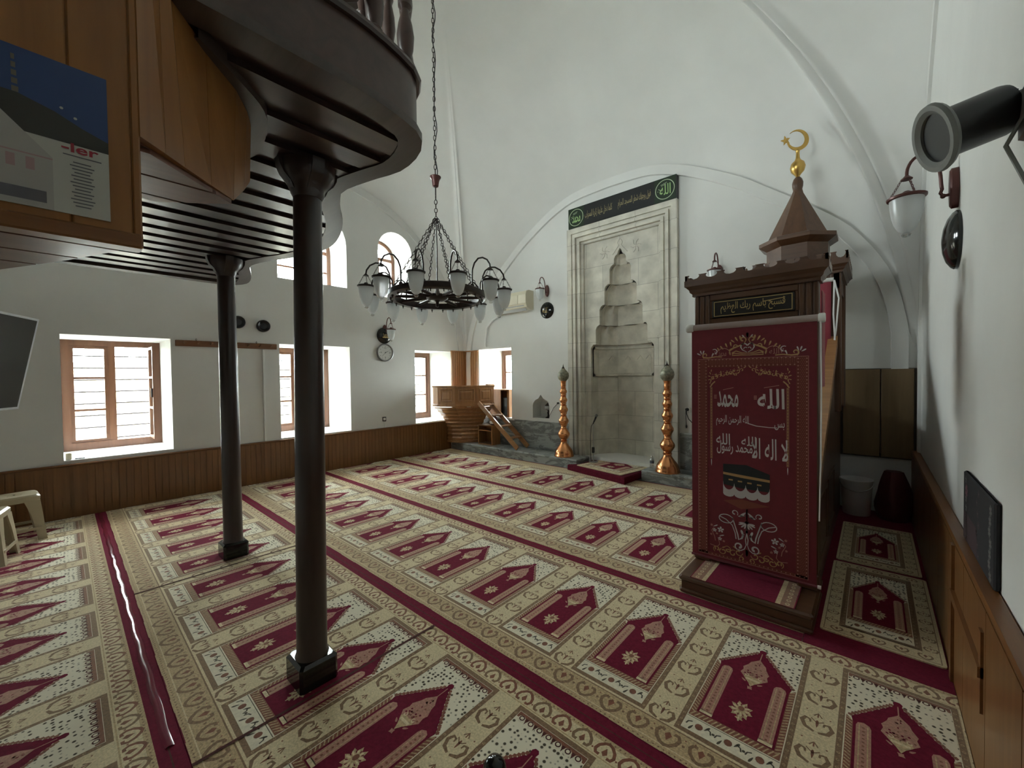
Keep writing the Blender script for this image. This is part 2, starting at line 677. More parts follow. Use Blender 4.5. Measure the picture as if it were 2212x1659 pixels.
def stones(name, c1, c2, joint):
    """rubble garden wall: irregular stones with joints"""
    m = mat(name, c1, 0.9)
    nt = m.node_tree
    tc = nt.nodes.new('ShaderNodeTexCoord')
    mp = nt.nodes.new('ShaderNodeMapping')
    mp.inputs['Scale'].default_value = (1, 2.2, 4.5)
    v1 = nt.nodes.new('ShaderNodeTexVoronoi')
    v1.feature = 'DISTANCE_TO_EDGE'
    v1.inputs['Scale'].default_value = 1.3
    v2 = nt.nodes.new('ShaderNodeTexVoronoi')
    v2.inputs['Scale'].default_value = 1.3
    nz = nt.nodes.new('ShaderNodeTexNoise')
    nz.inputs['Scale'].default_value = 2.0
    ad = nt.nodes.new('ShaderNodeMix')
    ad.data_type = 'VECTOR'
    ad.inputs['Factor'].default_value = 0.12
    nt.links.new(tc.outputs['Object'], mp.inputs['Vector'])
    nt.links.new(mp.outputs[0], nz.inputs['Vector'])
    nt.links.new(mp.outputs[0], ad.inputs['A'])
    nt.links.new(nz.outputs['Color'], ad.inputs['B'])
    nt.links.new(ad.outputs['Result'], v1.inputs['Vector'])
    nt.links.new(ad.outputs['Result'], v2.inputs['Vector'])
    mx = nt.nodes.new('ShaderNodeMix'); mx.data_type = 'RGBA'
    mx.inputs['A'].default_value = (*c1, 1); mx.inputs['B'].default_value = (*c2, 1)
    nt.links.new(v2.outputs['Color'], mx.inputs['Factor'])
    cr = nt.nodes.new('ShaderNodeValToRGB')
    cr.color_ramp.elements[0].position = 0.02
    cr.color_ramp.elements[0].color = (*joint, 1)
    cr.color_ramp.elements[1].position = 0.09
    cr.color_ramp.elements[1].color = (1, 1, 1, 1)
    nt.links.new(v1.outputs['Distance'], cr.inputs['Fac'])
    m2 = nt.nodes.new('ShaderNodeMix'); m2.data_type = 'RGBA'; m2.blend_type = 'MULTIPLY'
    m2.inputs['Factor'].default_value = 1
    nt.links.new(mx.outputs['Result'], m2.inputs['A'])
    nt.links.new(cr.outputs['Color'], m2.inputs['B'])
    nt.links.new(m2.outputs['Result'], nt.nodes['Principled BSDF'].inputs['Base Color'])
    return m


def brickjoint(name, c1, c2, joint):
    """large limestone blocks"""
    m = mat(name, c1, 0.8, noise=0.1)
    nt = m.node_tree
    tc = nt.nodes.new('ShaderNodeTexCoord')
    mp = nt.nodes.new('ShaderNodeMapping')
    mp.inputs['Rotation'].default_value = (pi / 2, 0, 0)
    br = nt.nodes.new('ShaderNodeTexBrick')
    br.inputs['Scale'].default_value = 1.0
    br.inputs['Mortar Size'].default_value = 0.004
    br.inputs['Brick Width'].default_value = 0.62
    br.inputs['Row Height'].default_value = 0.42
    br.inputs['Color1'].default_value = (*c1, 1)
    br.inputs['Color2'].default_value = (*c2, 1)
    br.inputs['Mortar'].default_value = (*joint, 1)
    nz = nt.nodes.new('ShaderNodeTexNoise')
    nz.inputs['Scale'].default_value = 5
    nz.inputs['Detail'].default_value = 7
    rp = nt.nodes.new('ShaderNodeMapRange')
    rp.inputs['From Min'].default_value = 0.3; rp.inputs['From Max'].default_value = 0.7
    rp.inputs['To Min'].default_value = 0.74; rp.inputs['To Max'].default_value = 1.08
    nt.links.new(tc.outputs['Object'], mp.inputs['Vector'])
    nt.links.new(mp.outputs[0], br.inputs['Vector'])
    nt.links.new(tc.outputs['Object'], nz.inputs['Vector'])
    nt.links.new(nz.outputs['Fac'], rp.inputs['Value'])
    mx = nt.nodes.new('ShaderNodeMix'); mx.data_type = 'RGBA'; mx.blend_type = 'MULTIPLY'
    mx.inputs['Factor'].default_value = 1
    nt.links.new(br.outputs['Color'], mx.inputs['A'])
    nt.links.new(rp.outputs[0], mx.inputs['B'])
    nt.links.new(mx.outputs['Result'], nt.nodes['Principled BSDF'].inputs['Base Color'])
    return m


M_PLASTER = mat('white_plaster', (0.66, 0.66, 0.635), 0.9, spec=0.2, noise=0.035, nscale=1.4, bump=0.10, bscale=9)
M_SILL = mat('white_sill', (0.80, 0.81, 0.82), 0.45)
M_DARK = wood('dark_varnished_wood', (0.018, 0.009, 0.008), (0.045, 0.022, 0.018), 0.38, 0.3, 'y', 10)
M_DARKCOL = wood('dark_varnished_column', (0.016, 0.008, 0.006), (0.040, 0.020, 0.015), 0.36, 0.35, 'z', 10)
M_RIM = wood('balcony_rim_wood', (0.0385, 0.0252, 0.0196), (0.0735, 0.0504, 0.0406), 0.5, 0.1, 'x', 12)
M_FASCIA = wood('balcony_fascia_wood', (0.0434, 0.0223, 0.0161), (0.0713, 0.0384, 0.0285), 0.45, 0.15, 'x', 12)
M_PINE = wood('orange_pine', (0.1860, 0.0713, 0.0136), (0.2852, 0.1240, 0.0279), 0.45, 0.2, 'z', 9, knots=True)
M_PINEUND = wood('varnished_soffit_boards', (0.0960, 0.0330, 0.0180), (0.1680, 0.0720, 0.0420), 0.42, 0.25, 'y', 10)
M_WAINS = wood('pine_wainscot', (0.1350, 0.0525, 0.0125), (0.2100, 0.0925, 0.0250), 0.42, 0.2, 'z', 16)
M_WAINSCAP = wood('pine_cap_rail', (0.1320, 0.0468, 0.0110), (0.1980, 0.0825, 0.0220), 0.4, 0.2, 'y', 16)
M_WALNUT = wood('walnut', (0.0612, 0.0245, 0.0101), (0.1224, 0.0547, 0.0245), 0.42, 0.25, 'z', 12)
M_WALNUTX = wood('walnut_rail', (0.0612, 0.0245, 0.0101), (0.1224, 0.0547, 0.0245), 0.42, 0.25, 'x', 12)
M_OAK = wood('oak', (0.24, 0.105, 0.035), (0.40, 0.20, 0.075), 0.38, 0.3, 'z', 18)
M_OAKX = wood('oak_rail', (0.24, 0.105, 0.035), (0.40, 0.20, 0.075), 0.38, 0.3, 'x', 18)
M_WINWOOD = wood('window_wood', (0.11, 0.045, 0.022), (0.17, 0.075, 0.036), 0.45, 0.1, 'z', 14)
M_CUPB = wood('cupboard_wood', (0.1386, 0.0840, 0.0357), (0.1890, 0.1218, 0.0546), 0.5, 0.1, 'z', 12)
M_MARBLE = marble('grey_marble', (0.33, 0.35, 0.34), (0.24, 0.255, 0.25), (0.16, 0.17, 0.165))
M_STONE = brickjoint('limestone', (0.64, 0.61, 0.52), (0.57, 0.545, 0.47), (0.38, 0.36, 0.31))
M_CARVE = mat('carved_limestone', (0.53, 0.50, 0.42), 0.85, noise=0.18, nscale=5, bump=0.25, bscale=14)
M_COPPER = mat('copper', (0.72, 0.32, 0.14), 0.24, metal=1.0, noise=0.12, nscale=12)
M_PATINA = mat('mottled_ball', (0.13, 0.14, 0.10), 0.45, metal=0.4, col2=(0.36, 0.34, 0.26), nscale=30)
M_IRON = mat('dark_bronze', (0.030, 0.020, 0.017), 0.42, metal=0.5, noise=0.3, nscale=20)
M_BROWNMETAL = mat('brown_metal', (0.10, 0.032, 0.026), 0.38, metal=0.3)
M_FROST = frosted('frosted_glass')
M_CLEAR = glass('clear_glass', (0.93, 0.95, 0.95), 0.30)
M_PANE = glass('window_pane', (0.97, 1.0, 0.99), 0.05)
M_BLACK = mat('black_plastic', (0.012, 0.012, 0.013), 0.38)
M_BLACKGLOSS = mat('black_lacquer', (0.012, 0.012, 0.010), 0.12)
M_WHITEPL = mat('white_plastic', (0.72, 0.72, 0.70), 0.4)
M_CREAMPL = mat('cream_plastic', (0.62, 0.57, 0.43), 0.35)
M_BEIGEPL = mat('beige_plastic', (0.42, 0.36, 0.24), 0.32)
M_GREY = mat('grey_plastic', (0.16, 0.165, 0.155), 0.45)
M_STEEL = mat('steel', (0.42, 0.42, 0.42), 0.35, metal=1.0)
M_GOLD = mat('gold', (0.62, 0.40, 0.12), 0.32, metal=1.0)
M_GOLDPAINT = mat('gold_paint', (0.50, 0.36, 0.14), 0.5)
M_TAPBROWN = mat('brown_tape', (0.20, 0.15, 0.09), 0.5)
M_GARDEN = stones('garden_stones', (0.36, 0.34, 0.27), (0.52, 0.50, 0.44), (0.35, 0.33, 0.25))
M_GROUND = mat('pale_ground', (0.50, 0.50, 0.46), 0.95, noise=0.15, nscale=3)
M_LEAF = mat('hedge_green', (0.20, 0.30, 0.12), 0.8, noise=0.5, nscale=9)

# carpet wools
K = {}
CARPET = []
for nm, c, nz in (('tan', (0.48, 0.35, 0.190), 0.30), ('beige', (0.66, 0.55, 0.34), 0.18), ('brown', (0.205, 0.115, 0.060), 0.30),
                  ('maroon', (0.150, 0.010, 0.028), 0.16), ('cream', (0.74, 0.68, 0.52), 0.10), ('rust', (0.200, 0.062, 0.034), 0.22),
                  ('rose', (0.40, 0.190, 0.140), 0.22), ('dark', (0.085, 0.025, 0.024), 0.2), ('olive', (0.050, 0.042, 0.028), 0.2)):
    K[nm] = len(CARPET)
    CARPET.append(mat('wool_' + nm, c, 0.97, spec=0.08, noise=nz, nscale=110 if nm in ('tan', 'brown', 'rose', 'beige') else 60, detail=2, bump=0.35, bscale=420))
for m_ in CARPET:
    # wool pile: a soft sheen at low viewing angles
    b_ = m_.node_tree.nodes['Principled BSDF']
    b_.inputs['Sheen Weight'].default_value = 0.55 if 'maroon' not in m_.name and 'dark' not in m_.name else 0.12
    b_.inputs['Sheen Roughness'].default_value = 0.45
    b_.inputs['Sheen Tint'].default_value = (1.0, 0.90, 0.70, 1) if 'maroon' not in m_.name else (0.9, 0.3, 0.4, 1)
K['speck'] = len(CARPET)
CARPET.append(speckle('wool_flecked', (0.76, 0.70, 0.54), (0.085, 0.070, 0.045), 46.0, 0.26, 0.40))

# ------------------------------------------------------------------ room shell
def resample(keys, n):
    """smooth (Catmull-Rom) polyline through keys, n points even in length"""
    P = [Vector((a, b)) for a, b in keys]
    P = [P[0] * 2 - P[1]] + P + [P[-1] * 2 - P[-2]]
    fine = []
    for i in range(1, len(P) - 2):
        for k in range(12):
            t = k / 12
            p0, p1, p2, p3 = P[i - 1], P[i], P[i + 1], P[i + 2]
            fine.append(0.5 * ((2 * p1) + (p2 - p0) * t + (2 * p0 - 5 * p1 + 4 * p2 - p3) * t * t + (3 * p1 - p0 - 3 * p2 + p3) * t ** 3))
    fine.append(P[-2])
    d = [0]
    for a, b in zip(fine, fine[1:]):
        d.append(d[-1] + (b - a).length)
    out, j = [], 0
    for i in range(n):
        s = d[-1] * i / (n - 1)
        while j < len(d) - 2 and d[j + 1] < s:
            j += 1
        t = (s - d[j]) / max(d[j + 1] - d[j], 1e-9)
        q = fine[j].lerp(fine[j + 1], t)
        out.append((q.x, q.y))
    out[0], out[-1] = tuple(keys[0]), tuple(keys[-1])
    return out


ARCH_Q = resample([(0, 4.72), (.5, 4.70), (.85, 4.64), (1.3, 4.46), (1.87, 4.13), (2.2, 3.88), (2.6, 3.56), (2.95, 3.25), (3.14, 3.0),
                   (3.29, 2.74), (3.39, 2.48), (3.45, 2.22), (3.49, 1.95), (3.53, 1.8), (3.57, 1.7)], 36)
ARCH_S = resample([(0, 5.02), (.6, 5.0), (1.28, 4.87), (1.73, 4.72), (2.2, 4.46), (2.66, 4.08), (2.95, 3.72), (3.22, 3.25),
                   (3.40, 2.80), (3.48, 2.40), (3.53, 2.0), (3.57, 1.7)], 36)


def full(arch):
    return [(-a, h) for a, h in arch[::-1]] + arch[1:]


THICK = 0.98


def wall(name, place, arch, holes, s0, s1, blind=()):
    """blind: (outline, depth) recesses that do not go through"""
    mid = (s0 + s1) / 2
    outer = [(s0, 0.0), (s1, 0.0)] + [(mid + a, h) for a, h in full(arch)[::-1]]
    mb = MB()
    through = [outer] + holes
    for d, loops in ((0, through + [b for b, _ in blind]), (THICK, through)):
        tri = tessellate_polygon([[Vector((s, z, 0)) for s, z in lp] for lp in loops])
        flat = [p for lp in loops for p in lp]
        for t in tri:
            mb.face([place(flat[i][0], flat[i][1], d) for i in t])
    for lp, dp in [(l, THICK) for l in through] + list(blind):
        n = len(lp)
        for i in range(n):
            a, b = lp[i], lp[(i + 1) % n]
            mb.face([place(*a, 0), place(*b, 0), place(*b, dp), place(*a, dp)], 0, False)
        if lp not in through:
            for t in tessellate_polygon([[Vector((s, z, 0)) for s, z in lp]]):
                mb.face([place(*lp[i], dp) for i in t])
    return struct(name, mb, M_PLASTER)


def rect_hole(a0, a1, z0, z1):
    return [(a0, z0), (a1, z0), (a1, z1), (a0, z1)]


def arch_hole(a0, a1, z0, zs, n=14):
    c, r = (a0 + a1) / 2, (a1 - a0) / 2
    return [(a0, z0), (a1, z0)] + [(c + r * cos(pi * k / n), zs + r * sin(pi * k / n)) for k in range(n + 1)]


pl_left = lambda s, z, d: (XL - d, s, z)
pl_front = lambda s, z, d: (s, YF + d, z)
pl_right = lambda s, z, d: (XR + d, s, z)
pl_rear = lambda s, z, d: (s, YB - d, z)

W1 = (0.0, 0.955, 0.645, 2.085)
W2 = (2.24, 3.355, 0.625, 2.085)
W3 = (4.69, 5.60, 0.62, 2.085)
WQ = (-6.32, -5.385, 0.69, 2.12)
U1 = (2.24, 3.33, 3.10, 3.80)
U2 = (3.93, 4.655, 3.05, 3.93)
NICHE_HX, NICHE_C = 0.55, -3.045

mih_hole = [(-3.70, 0.165), (-2.39, 0.165), (-2.39, 3.80), (-3.70, 3.80)]
alcove = [(-4.85, 0.745), (-4.46, 0.745), (-4.46, 0.98), (-4.475, 1.03), (-4.52, 1.08), (-4.60, 1.12), (-4.655, 1.19), (-4.71, 1.12), (-4.79, 1.08),
          (-4.835, 1.03), (-4.85, 0.98)]
cup_hole = rect_hole(-0.30, 0.345, 0.60, 1.58)
# openings added in the unseen rear wall to brighten the room
ADDED_U3 = (-4.5, -3.6, 3.05, 3.75)
ADDED_U4 = (-3.2, -2.3, 3.05, 3.85)

wall('wall_left', pl_left, ARCH_S, [rect_hole(*W1), rect_hole(*W2), rect_hole(*W3), arch_hole(*U1), arch_hole(*U2)], YB, YF)
wall('wall_front', pl_front, ARCH_Q, [rect_hole(*WQ)], XL, XR, [(mih_hole, 0.75), (alcove, 0.25), (cup_hole, 0.12)])
wall('wall_right', pl_right, ARCH_S, [], YB, YF)
wall('wall_rear', pl_rear, ARCH_Q, [arch_hole(*ADDED_U3), arch_hole(*ADDED_U4)], XL, XR)

# vault: every ring runs from the four wall arches up to the crown
mb = MB()
base = []
for arch, f in ((ARCH_Q, lambda a: (XC + a, YF)), (ARCH_S, lambda a: (XR, YC - a)), (ARCH_Q, lambda a: (XC - a, YB)), (ARCH_S, lambda a: (XL, YC + a))):
    for a, h in full(arch)[:-1]:
        x, y = f(a)
        base.append((x, y, h))
rows = []
NV = 40
for i in range(NV + 1):
    t = (pi / 2) * i / NV
    c, s = max(cos(t), 0.004), sin(t)
    ring = []
    for x, y, h in base:
        # one smooth spherical shell, eased to the measured wall arches along its edge
        px, py = (x - XC) * c, (y - YC) * c
        sph = lambda a, b: 1.38 + math.sqrt(max(0.02, 25.6 - a * a - b * b))
        ring.append((XC + px, YC + py, sph(px, py) + (h - sph(x - XC, y - YC)) * c ** 4))
    rows.append(ring)
mb.grid(rows, 0, closed=True, capb=True)
struct('ceiling', mb, M_PLASTER, sharp=60)

# moulded arch bands on the walls, with the pilaster strips they end in
def arch_band(name, arch, place, mid, w, pr, zend):
    pts = [(a, h) for a, h in full(arch) if h > zend]
    n = len(pts)
    inn = []
    for i in range(n):
        a, b = pts[max(i - 1, 0)], pts[min(i + 1, n - 1)]
        dx, dz = b[0] - a[0], b[1] - a[1]
        l = math.hypot(dx, dz)
        inn.append((pts[i][0] + dz / l * w, pts[i][1] - dx / l * w))
    out = pts[:]
    for ends, arr in ((0, out), (-1, inn)):
        pass
    sg = 1
    lo = (pts[0][0], 0.62)
    O = [(pts[0][0], 0.62)] + out + [(pts[-1][0], 0.62)]
    I = [(inn[0][0], 0.62)] + inn + [(inn[-1][0], 0.62)]
    mb = MB()
    rows = []
    for (d, S) in ((0.0, I), (-pr, [(o[0] * 0.04 + i[0] * 0.96, o[1] * 0.04 + i[1] * 0.96) for o, i in zip(O, I)]), (-pr, O), (0.0, O)):
        rows.append([place(mid + a, h, d) for a, h in S])
    mb.grid(rows, 0, sm=False)
    return struct(name, mb, M_PLASTER)


arch_band('trim_1', ARCH_Q, pl_front, XC, 0.14, 0.034, 1.9)
arch_band('trim_2', ARCH_S, pl_left, YC, 0.13, 0.022, 1.9)
arch_band('trim_3', ARCH_S, pl_right, YC, 0.13, 0.022, 1.9)

mb = MB()
mb.box(XL - 0.9, XR + 0.9, YB - 0.9, YF + 0.9, -0.25, 0.0)
struct('floor', mb, mat('screed', (0.20, 0.19, 0.17), 0.9, noise=0.1, nscale=5))

# ------------------------------------------------------------------ wainscot (boarded dado) and marble dado
def boards(name, axis, fixed, thick, a0, a1, z1, pitch=0.066, capw=0.018, skip=()):
    mb = MB()
    n = max(1, round((a1 - a0) / pitch))
    p = (a1 - a0) / n
    lo, hi = min(fixed, fixed + thick), max(fixed, fixed + thick)
    sgn = 1 if thick > 0 else -1
    for i in range(n):
        b0, b1 = a0 + i * p + 0.003, a0 + (i + 1) * p - 0.003
        if axis == 'y':
            mb.box(lo, hi, b0, b1, 0, z1)
        else:
            mb.box(b0, b1, lo, hi, 0, z1)
    bk = fixed + sgn * (abs(thick) - 0.006)
    if axis == 'y':
        mb.box(min(fixed, bk), max(fixed, bk), a0, a1, 0, z1)
        cx = sorted((fixed, fixed + thick + sgn * capw))
        mb.bbox(cx[0], cx[1], a0, a1, z1, z1 + 0.022, 0.007, 1)
    else:
        mb.box(a0, a1, min(fixed, bk), max(fixed, bk), 0, z1)
        cx = sorted((fixed, fixed + thick + sgn * capw))
        mb.bbox(a0, a1, cx[0], cx[1], z1, z1 + 0.022, 0.007, 1)
    return mb


mb = boards('w', 'y', XL, 0.03, YB, 5.56, 0.595)
for y in (-0.28, 0.10, 2.02, 4.05, 5.02):
    mb.box(XL + 0.028, XL + 0.037, y - 0.03, y + 0.03, 0.0, 0.595, 0)
struct('baseboard_left', mb, [M_WAINS, M_WAINSCAP])
mb = boards('w', 'y', XR, -0.06, YB, 5.95, 0.69, 0.46, 0.0)
mb.box(XR - 0.068, XR - 0.058, 2.20, 2.24, 0.30, 0.60, 1)
mb.box(XR - 0.075, XR - 0.055, 2.20, 2.92, 0.43, 0.47, 1)
mb.box(XR - 0.072, XR - 0.055, 2.90, 2.95, 0.0, 0.69, 1)
struct('baseboard_right', mb, [M_WAINS, M_WAINSCAP])
mb = MB()
mb.box(-5.30, -3.99, YF - 0.022, YF, 0.16, 0.665)
mb.bbox(-5.30, -3.99, YF - 0.034, YF, 0.665, 0.69, 0.006)
mb.box(-2.09, -1.30, YF - 0.022, YF, 0.16, 0.665)
mb.bbox(-2.09, -1.30, YF - 0.034, YF, 0.665, 0.69, 0.006)
mb.box(-6.72, -5.30, YF - 0.022, YF, 0.16, 0.665)
struct('baseboard_front', mb, M_MARBLE)
# boarded lining of the far left corner, between the two corner windows
mb = MB()
for i in range(7):
    y = 5.605 + i * 0.055
    mb.box(XL + 0.002, XL + 0.030, y, y + 0.047, 0.6, 2.085)
mb.box(XL, XL + 0.02, 5.60, YF, 0.6, 2.085)
for i in range(7):
    x = XL + 0.03 + i * 0.06
    mb.box(x, x + 0.052, YF - 0.030, YF - 0.002, 0.6, 2.085)
mb.box(XL, XL + 0.45, YF - 0.02, YF, 0.6, 2.085)
mb.bbox(XL, XL + 0.04, 5.59, YF, 2.085, 2.11, 0.005)
mb.bbox(XL, XL + 0.46, YF - 0.04, YF, 2.085, 2.11, 0.005)
struct('trim_4', mb, M_OAK)

# ------------------------------------------------------------------ windows
def bx(mb, place, a0, a1, z0, z1, d0, d1, mi=0):
    p = [place(a, z, d) for a in (a0, a1) for z in (z0, z1) for d in (d0, d1)]
    xs, ys, zs = zip(*p)
    mb.box(min(xs), max(xs), min(ys), max(ys), min(zs), max(zs), mi)


def window(n, place, w, d=0.86, casements=((0, 1),), open_right=False, bars=True, sill_to=0.0):
    a0, a1, z0, z1 = w
    root = struct('window_%d' % n)
    sl = MB()
    bx(sl, place, a0, a1, z0, z0 + 0.012, sill_to, d)
    obj_from('window_sill', sl, M_SILL, root)
    z0 += 0.012
    fr = MB()
    T = 0.075
    for q in ((a0, a0 + T, z0, z1), (a1 - T, a1, z0, z1), (a0 + T, a1 - T, z0, z0 + T * 1.3), (a0 + T, a1 - T, z1 - T, z1)):
        bx(fr, place, *q, d, d + 0.08)
    m = a0 + (a1 - a0) * 0.48
    bx(fr, place, m - 0.035, m + 0.035, z0 + T, z1 - T, d + 0.005, d + 0.075)
    obj_from('window_frame', fr, M_WINWOOD, root)
    for k, (s0, s1) in enumerate(((a0 + T, m - 0.035), (m + 0.035, a1 - T))):
        if open_right and k == 1:
            continue
        cs = MB()
        e = 0.035
        zz0, zz1 = z0 + T * 1.3, z1 - T
        for q in ((s0, s0 + e, zz0, zz1), (s1 - e, s1, zz0, zz1), (s0 + e, s1 - e, zz0, zz0 + e), (s0 + e, s1 - e, zz1 - e, zz1)):
            bx(cs, place, *q, d + 0.015, d + 0.06)
        H3 = (zz1 - zz0) / 3
        for j in (1, 2):
            bx(cs, place, s0 + e, s1 - e, zz0 + H3 * j - 0.014, zz0 + H3 * j + 0.014, d + 0.02, d + 0.055)
        c = obj_from('casement', cs, M_WINWOOD, root)
        g = MB()
        g.face([place(s0 + e, zz0 + e, d + 0.04), place(s1 - e, zz0 + e, d + 0.04), place(s1 - e, zz1 - e, d + 0.04), place(s0 + e, zz1 - e, d + 0.04)])
        obj_from('pane', g, M_PANE, c)
    if open_right:
        # right casement swung inward against the reveal
        cs, g = MB(), MB()
        zz0, zz1, sa = z0 + T * 1.3, z1 - T, a1 - 0.13
        wd = (a1 - T) - (m + 0.035)
        for q in ((d - wd, d - wd + 0.035, zz0, zz1), (d - 0.035, d, zz0, zz1), (d - wd + 0.035, d - 0.035, zz0, zz0 + 0.035), (d - wd + 0.035, d - 0.035, zz1 - 0.035, zz1)):
            bx(cs, place, sa, sa + 0.042, q[2], q[3], q[0], q[1])
        H3 = (zz1 - zz0) / 3
        for j in (1, 2):
            bx(cs, place, sa + 0.004, sa + 0.038, zz0 + H3 * j - 0.014, zz0 + H3 * j + 0.014, d - wd + 0.035, d - 0.035)
        c = obj_from('casement', cs, M_WINWOOD, root)
        g.face([place(sa + 0.02, zz0 + 0.03, d - wd + 0.03), place(sa + 0.02, zz0 + 0.03, d - 0.03), place(sa + 0.02, zz1 - 0.03, d - 0.03), place(sa + 0.02, zz1 - 0.03, d - wd + 0.03)])
        obj_from('pane', g, M_PANE, c)
        h = MB()
        bx(h, place, sa - 0.02, sa, (zz0 + zz1) / 2 - 0.06, (zz0 + zz1) / 2 + 0.06, d - wd + 0.008, d - wd + 0.026)
        obj_from('handle', h, M_IRON, c)
    if bars:
        br = MB()
        z = z0 + 0.12
        while z < z1 - 0.05:
            br.tube([place(a0, z, d + 0.10), place(a1, z, d + 0.10)], 0.009, 6)
            z += 0.158
        obj_from('window_grille', br, M_IRON, root)
    return root


window(1, pl_left, W1, open_right=True)
window(2, pl_left, W2)
window(3, pl_left, W3, d=0.74)
window(4, pl_front, WQ, d=0.72, bars=False)


def arch_window(n, place, w, d=0.62):
    a0, a1, z0, zs = w
    root = struct('window_%d' % n)
    O = arch_hole(a0, a1, z0, zs, 18)
    c, T = (a0 + a1) / 2, 0.07
    I = arch_hole(a0 + T, a1 - T, z0 + T, zs, 18)
    fr = MB()
    rows = [[place(*p, dd) for p in S] for S, dd in ((O, d), (I, d), (I, d + 0.07), (O, d + 0.07))]
    fr.grid(rows + [rows[0]], 0, closed=True, sm=False)
    bx(fr, place, a0 + T, a1 - T, zs - 0.03, zs + 0.03, d + 0.01, d + 0.06)
    bx(fr, place, c - 0.025, c + 0.025, z0 + T, zs - 0.03, d + 0.01, d + 0.06)
    bx(fr, place, a0 + T, a1 - T, (z0 + zs) / 2 - 0.015, (z0 + zs) / 2 + 0.015, d + 0.01, d + 0.06)
    obj_from('window_frame', fr, M_WINWOOD, root)
    g = MB()
    g.face([place(*p, d + 0.035) for p in I])
    obj_from('pane', g, M_PANE, root)
    return root


arch_window(5, pl_left, U1)
arch_window(6, pl_left, U2)
arch_window(7, pl_rear, ADDED_U3)  # this and the next: added windows behind the viewer, for extra daylight
arch_window(8, pl_rear, ADDED_U4)

for k, (w, d) in enumerate(((W1, 0.95), (W2, 0.95), (W3, 0.83))):
    portal('daylight_opening', (XL - d - 0.06, (w[0] + w[1]) / 2, (w[2] + w[3]) / 2), (1, 0, 0), w[1] - w[0], w[3] - w[2])
portal('daylight_opening', ((WQ[0] + WQ[1]) / 2, YF + 0.86, (WQ[2] + WQ[3]) / 2), (0, -1, 0), WQ[1] - WQ[0], WQ[3] - WQ[2])
for w in (U1, U2):
    r = (w[1] - w[0]) / 2
    portal('daylight_opening', (XL - 0.72, (w[0] + w[1]) / 2, (w[2] + w[3] + r) / 2), (1, 0, 0), w[1] - w[0], w[3] + r - w[2])
for w in (ADDED_U3, ADDED_U4):  # sky portals of the two added rear windows
    r = (w[1] - w[0]) / 2
    portal('daylight_opening', ((w[0] + w[1]) / 2, YB - 0.72, (w[2] + w[3] + r) / 2), (0, 1, 0), w[1] - w[0], w[3] + r - w[2])

# ------------------------------------------------------------------ the garden outside the windows
mb = MB()
mb.box(-30, 10, -12, 22, -0.9, -0.7)
struct('ground', mb, M_GROUND)
mb = MB()
mb.box(-11.4, -11.0, -8, 9, -0.7, 1.9)
o = struct('wall_garden', mb, M_GARDEN)
mb = MB()
mb.bbox(-8.75, -8.5, -1.2, 0.50, -0.7, 1.02, 0.02)
tag(obj_from('garden_parapet', mb, M_PLASTER), 'low white parapet outside the barred window by the coat rack', 'parapet')

# ------------------------------------------------------------------ columns under the balcony
ZB = 2.60          # underside of the balcony rim


def column(label, bx_, by_, tx_, ty_):
    t = thing('column', label, 'column', (bx_, by_, 0.0), 0, 'turned columns under the wooden balcony')
    b = MB()
    s = 0.098
    b.bbox(bx_ - s, bx_ + s, by_ - s * 0.95, by_ + s * 0.95, 0.0, 0.14, 0.014)
    obj_from('base', b, M_BLACKGLOSS, t)
    sh = MB()
    zs = [0.14, 0.16, 0.5, 1.0, 1.6, 2.1, ZB - 0.13]
    rs = [0.080, 0.072, 0.071, 0.070, 0.068, 0.066, 0.065]
    sh.grid([[(bx_ + (tx_ - bx_) * z / ZB + r * cos(2 * pi * k / 28), by_ + (ty_ - by_) * z / ZB + r * sin(2 * pi * k / 28), z) for k in range(28)]
             for z, r in zip(zs, rs)], 0, closed=True)
    obj_from('shaft', sh, M_DARKCOL, t)
    cp = MB()
    cp.lathe([(0.066, -0.16), (0.078, -0.135), (0.080, -0.115), (0.098, -0.09), (0.122, -0.055), (0.126, -0.03), (0.128, 0.0)], (tx_, ty_, ZB), 24)
    for k in range(4):
        a = k * pi / 2
        dx, dy = cos(a), sin(a)
        # carved scroll brackets on the four sides
        prof = [(0.06, -0.15), (0.078, -0.125), (0.088, -0.10), (0.118, -0.07), (0.135, -0.035), (0.14, 0.0), (0.06, 0.0)]
        px, py = -dy * 0.028, dx * 0.028
        A = [(tx_ + dx * r + px, ty_ + dy * r + py, ZB + z) for r, z in prof]
        B = [(tx_ + dx * r - px, ty_ + dy * r - py, ZB + z) for r, z in prof]
        cp.face(A); cp.face(B[::-1])
        cp.grid([A, B], 0, closed=True, sm=False)
    obj_from('capital', cp, M_DARKCOL, t)
    return t


column('nearer dark turned column on a black block, standing on the carpet', -2.150, 0.828, -2.105, 0.842)
column('farther dark turned column on a black block, nearer the barred window', -4.180, 0.975, -4.215, 0.982)

# ------------------------------------------------------------------ balcony
edge_keys = [(-1.40, -1.10), (-1.40, 0.30), (-1.40, 0.55), (-1.40, 0.75), (-1.425, 0.92), (-1.47, 1.06), (-1.56, 1.135), (-1.68, 1.172), (-1.82, 1.178), (-2.00, 1.128),
             (-2.22, 1.085), (-2.34, 1.120), (-2.53, 1.21), (-2.70, 1.305), (-2.92, 1.39), (-3.18, 1.455), (-3.42, 1.455), (-3.77, 1.365), (-4.00, 1.27),
             (-4.20, 1.212), (-4.36, 1.205), (-4.62, 1.285), (-4.90, 1.36), (-5.15, 1.385), (-5.32, 1.30), (-5.38, 1.12), (-5.38, 0.6), (-5.38, -1.10)]
EDGE = resample(edge_keys, 110)


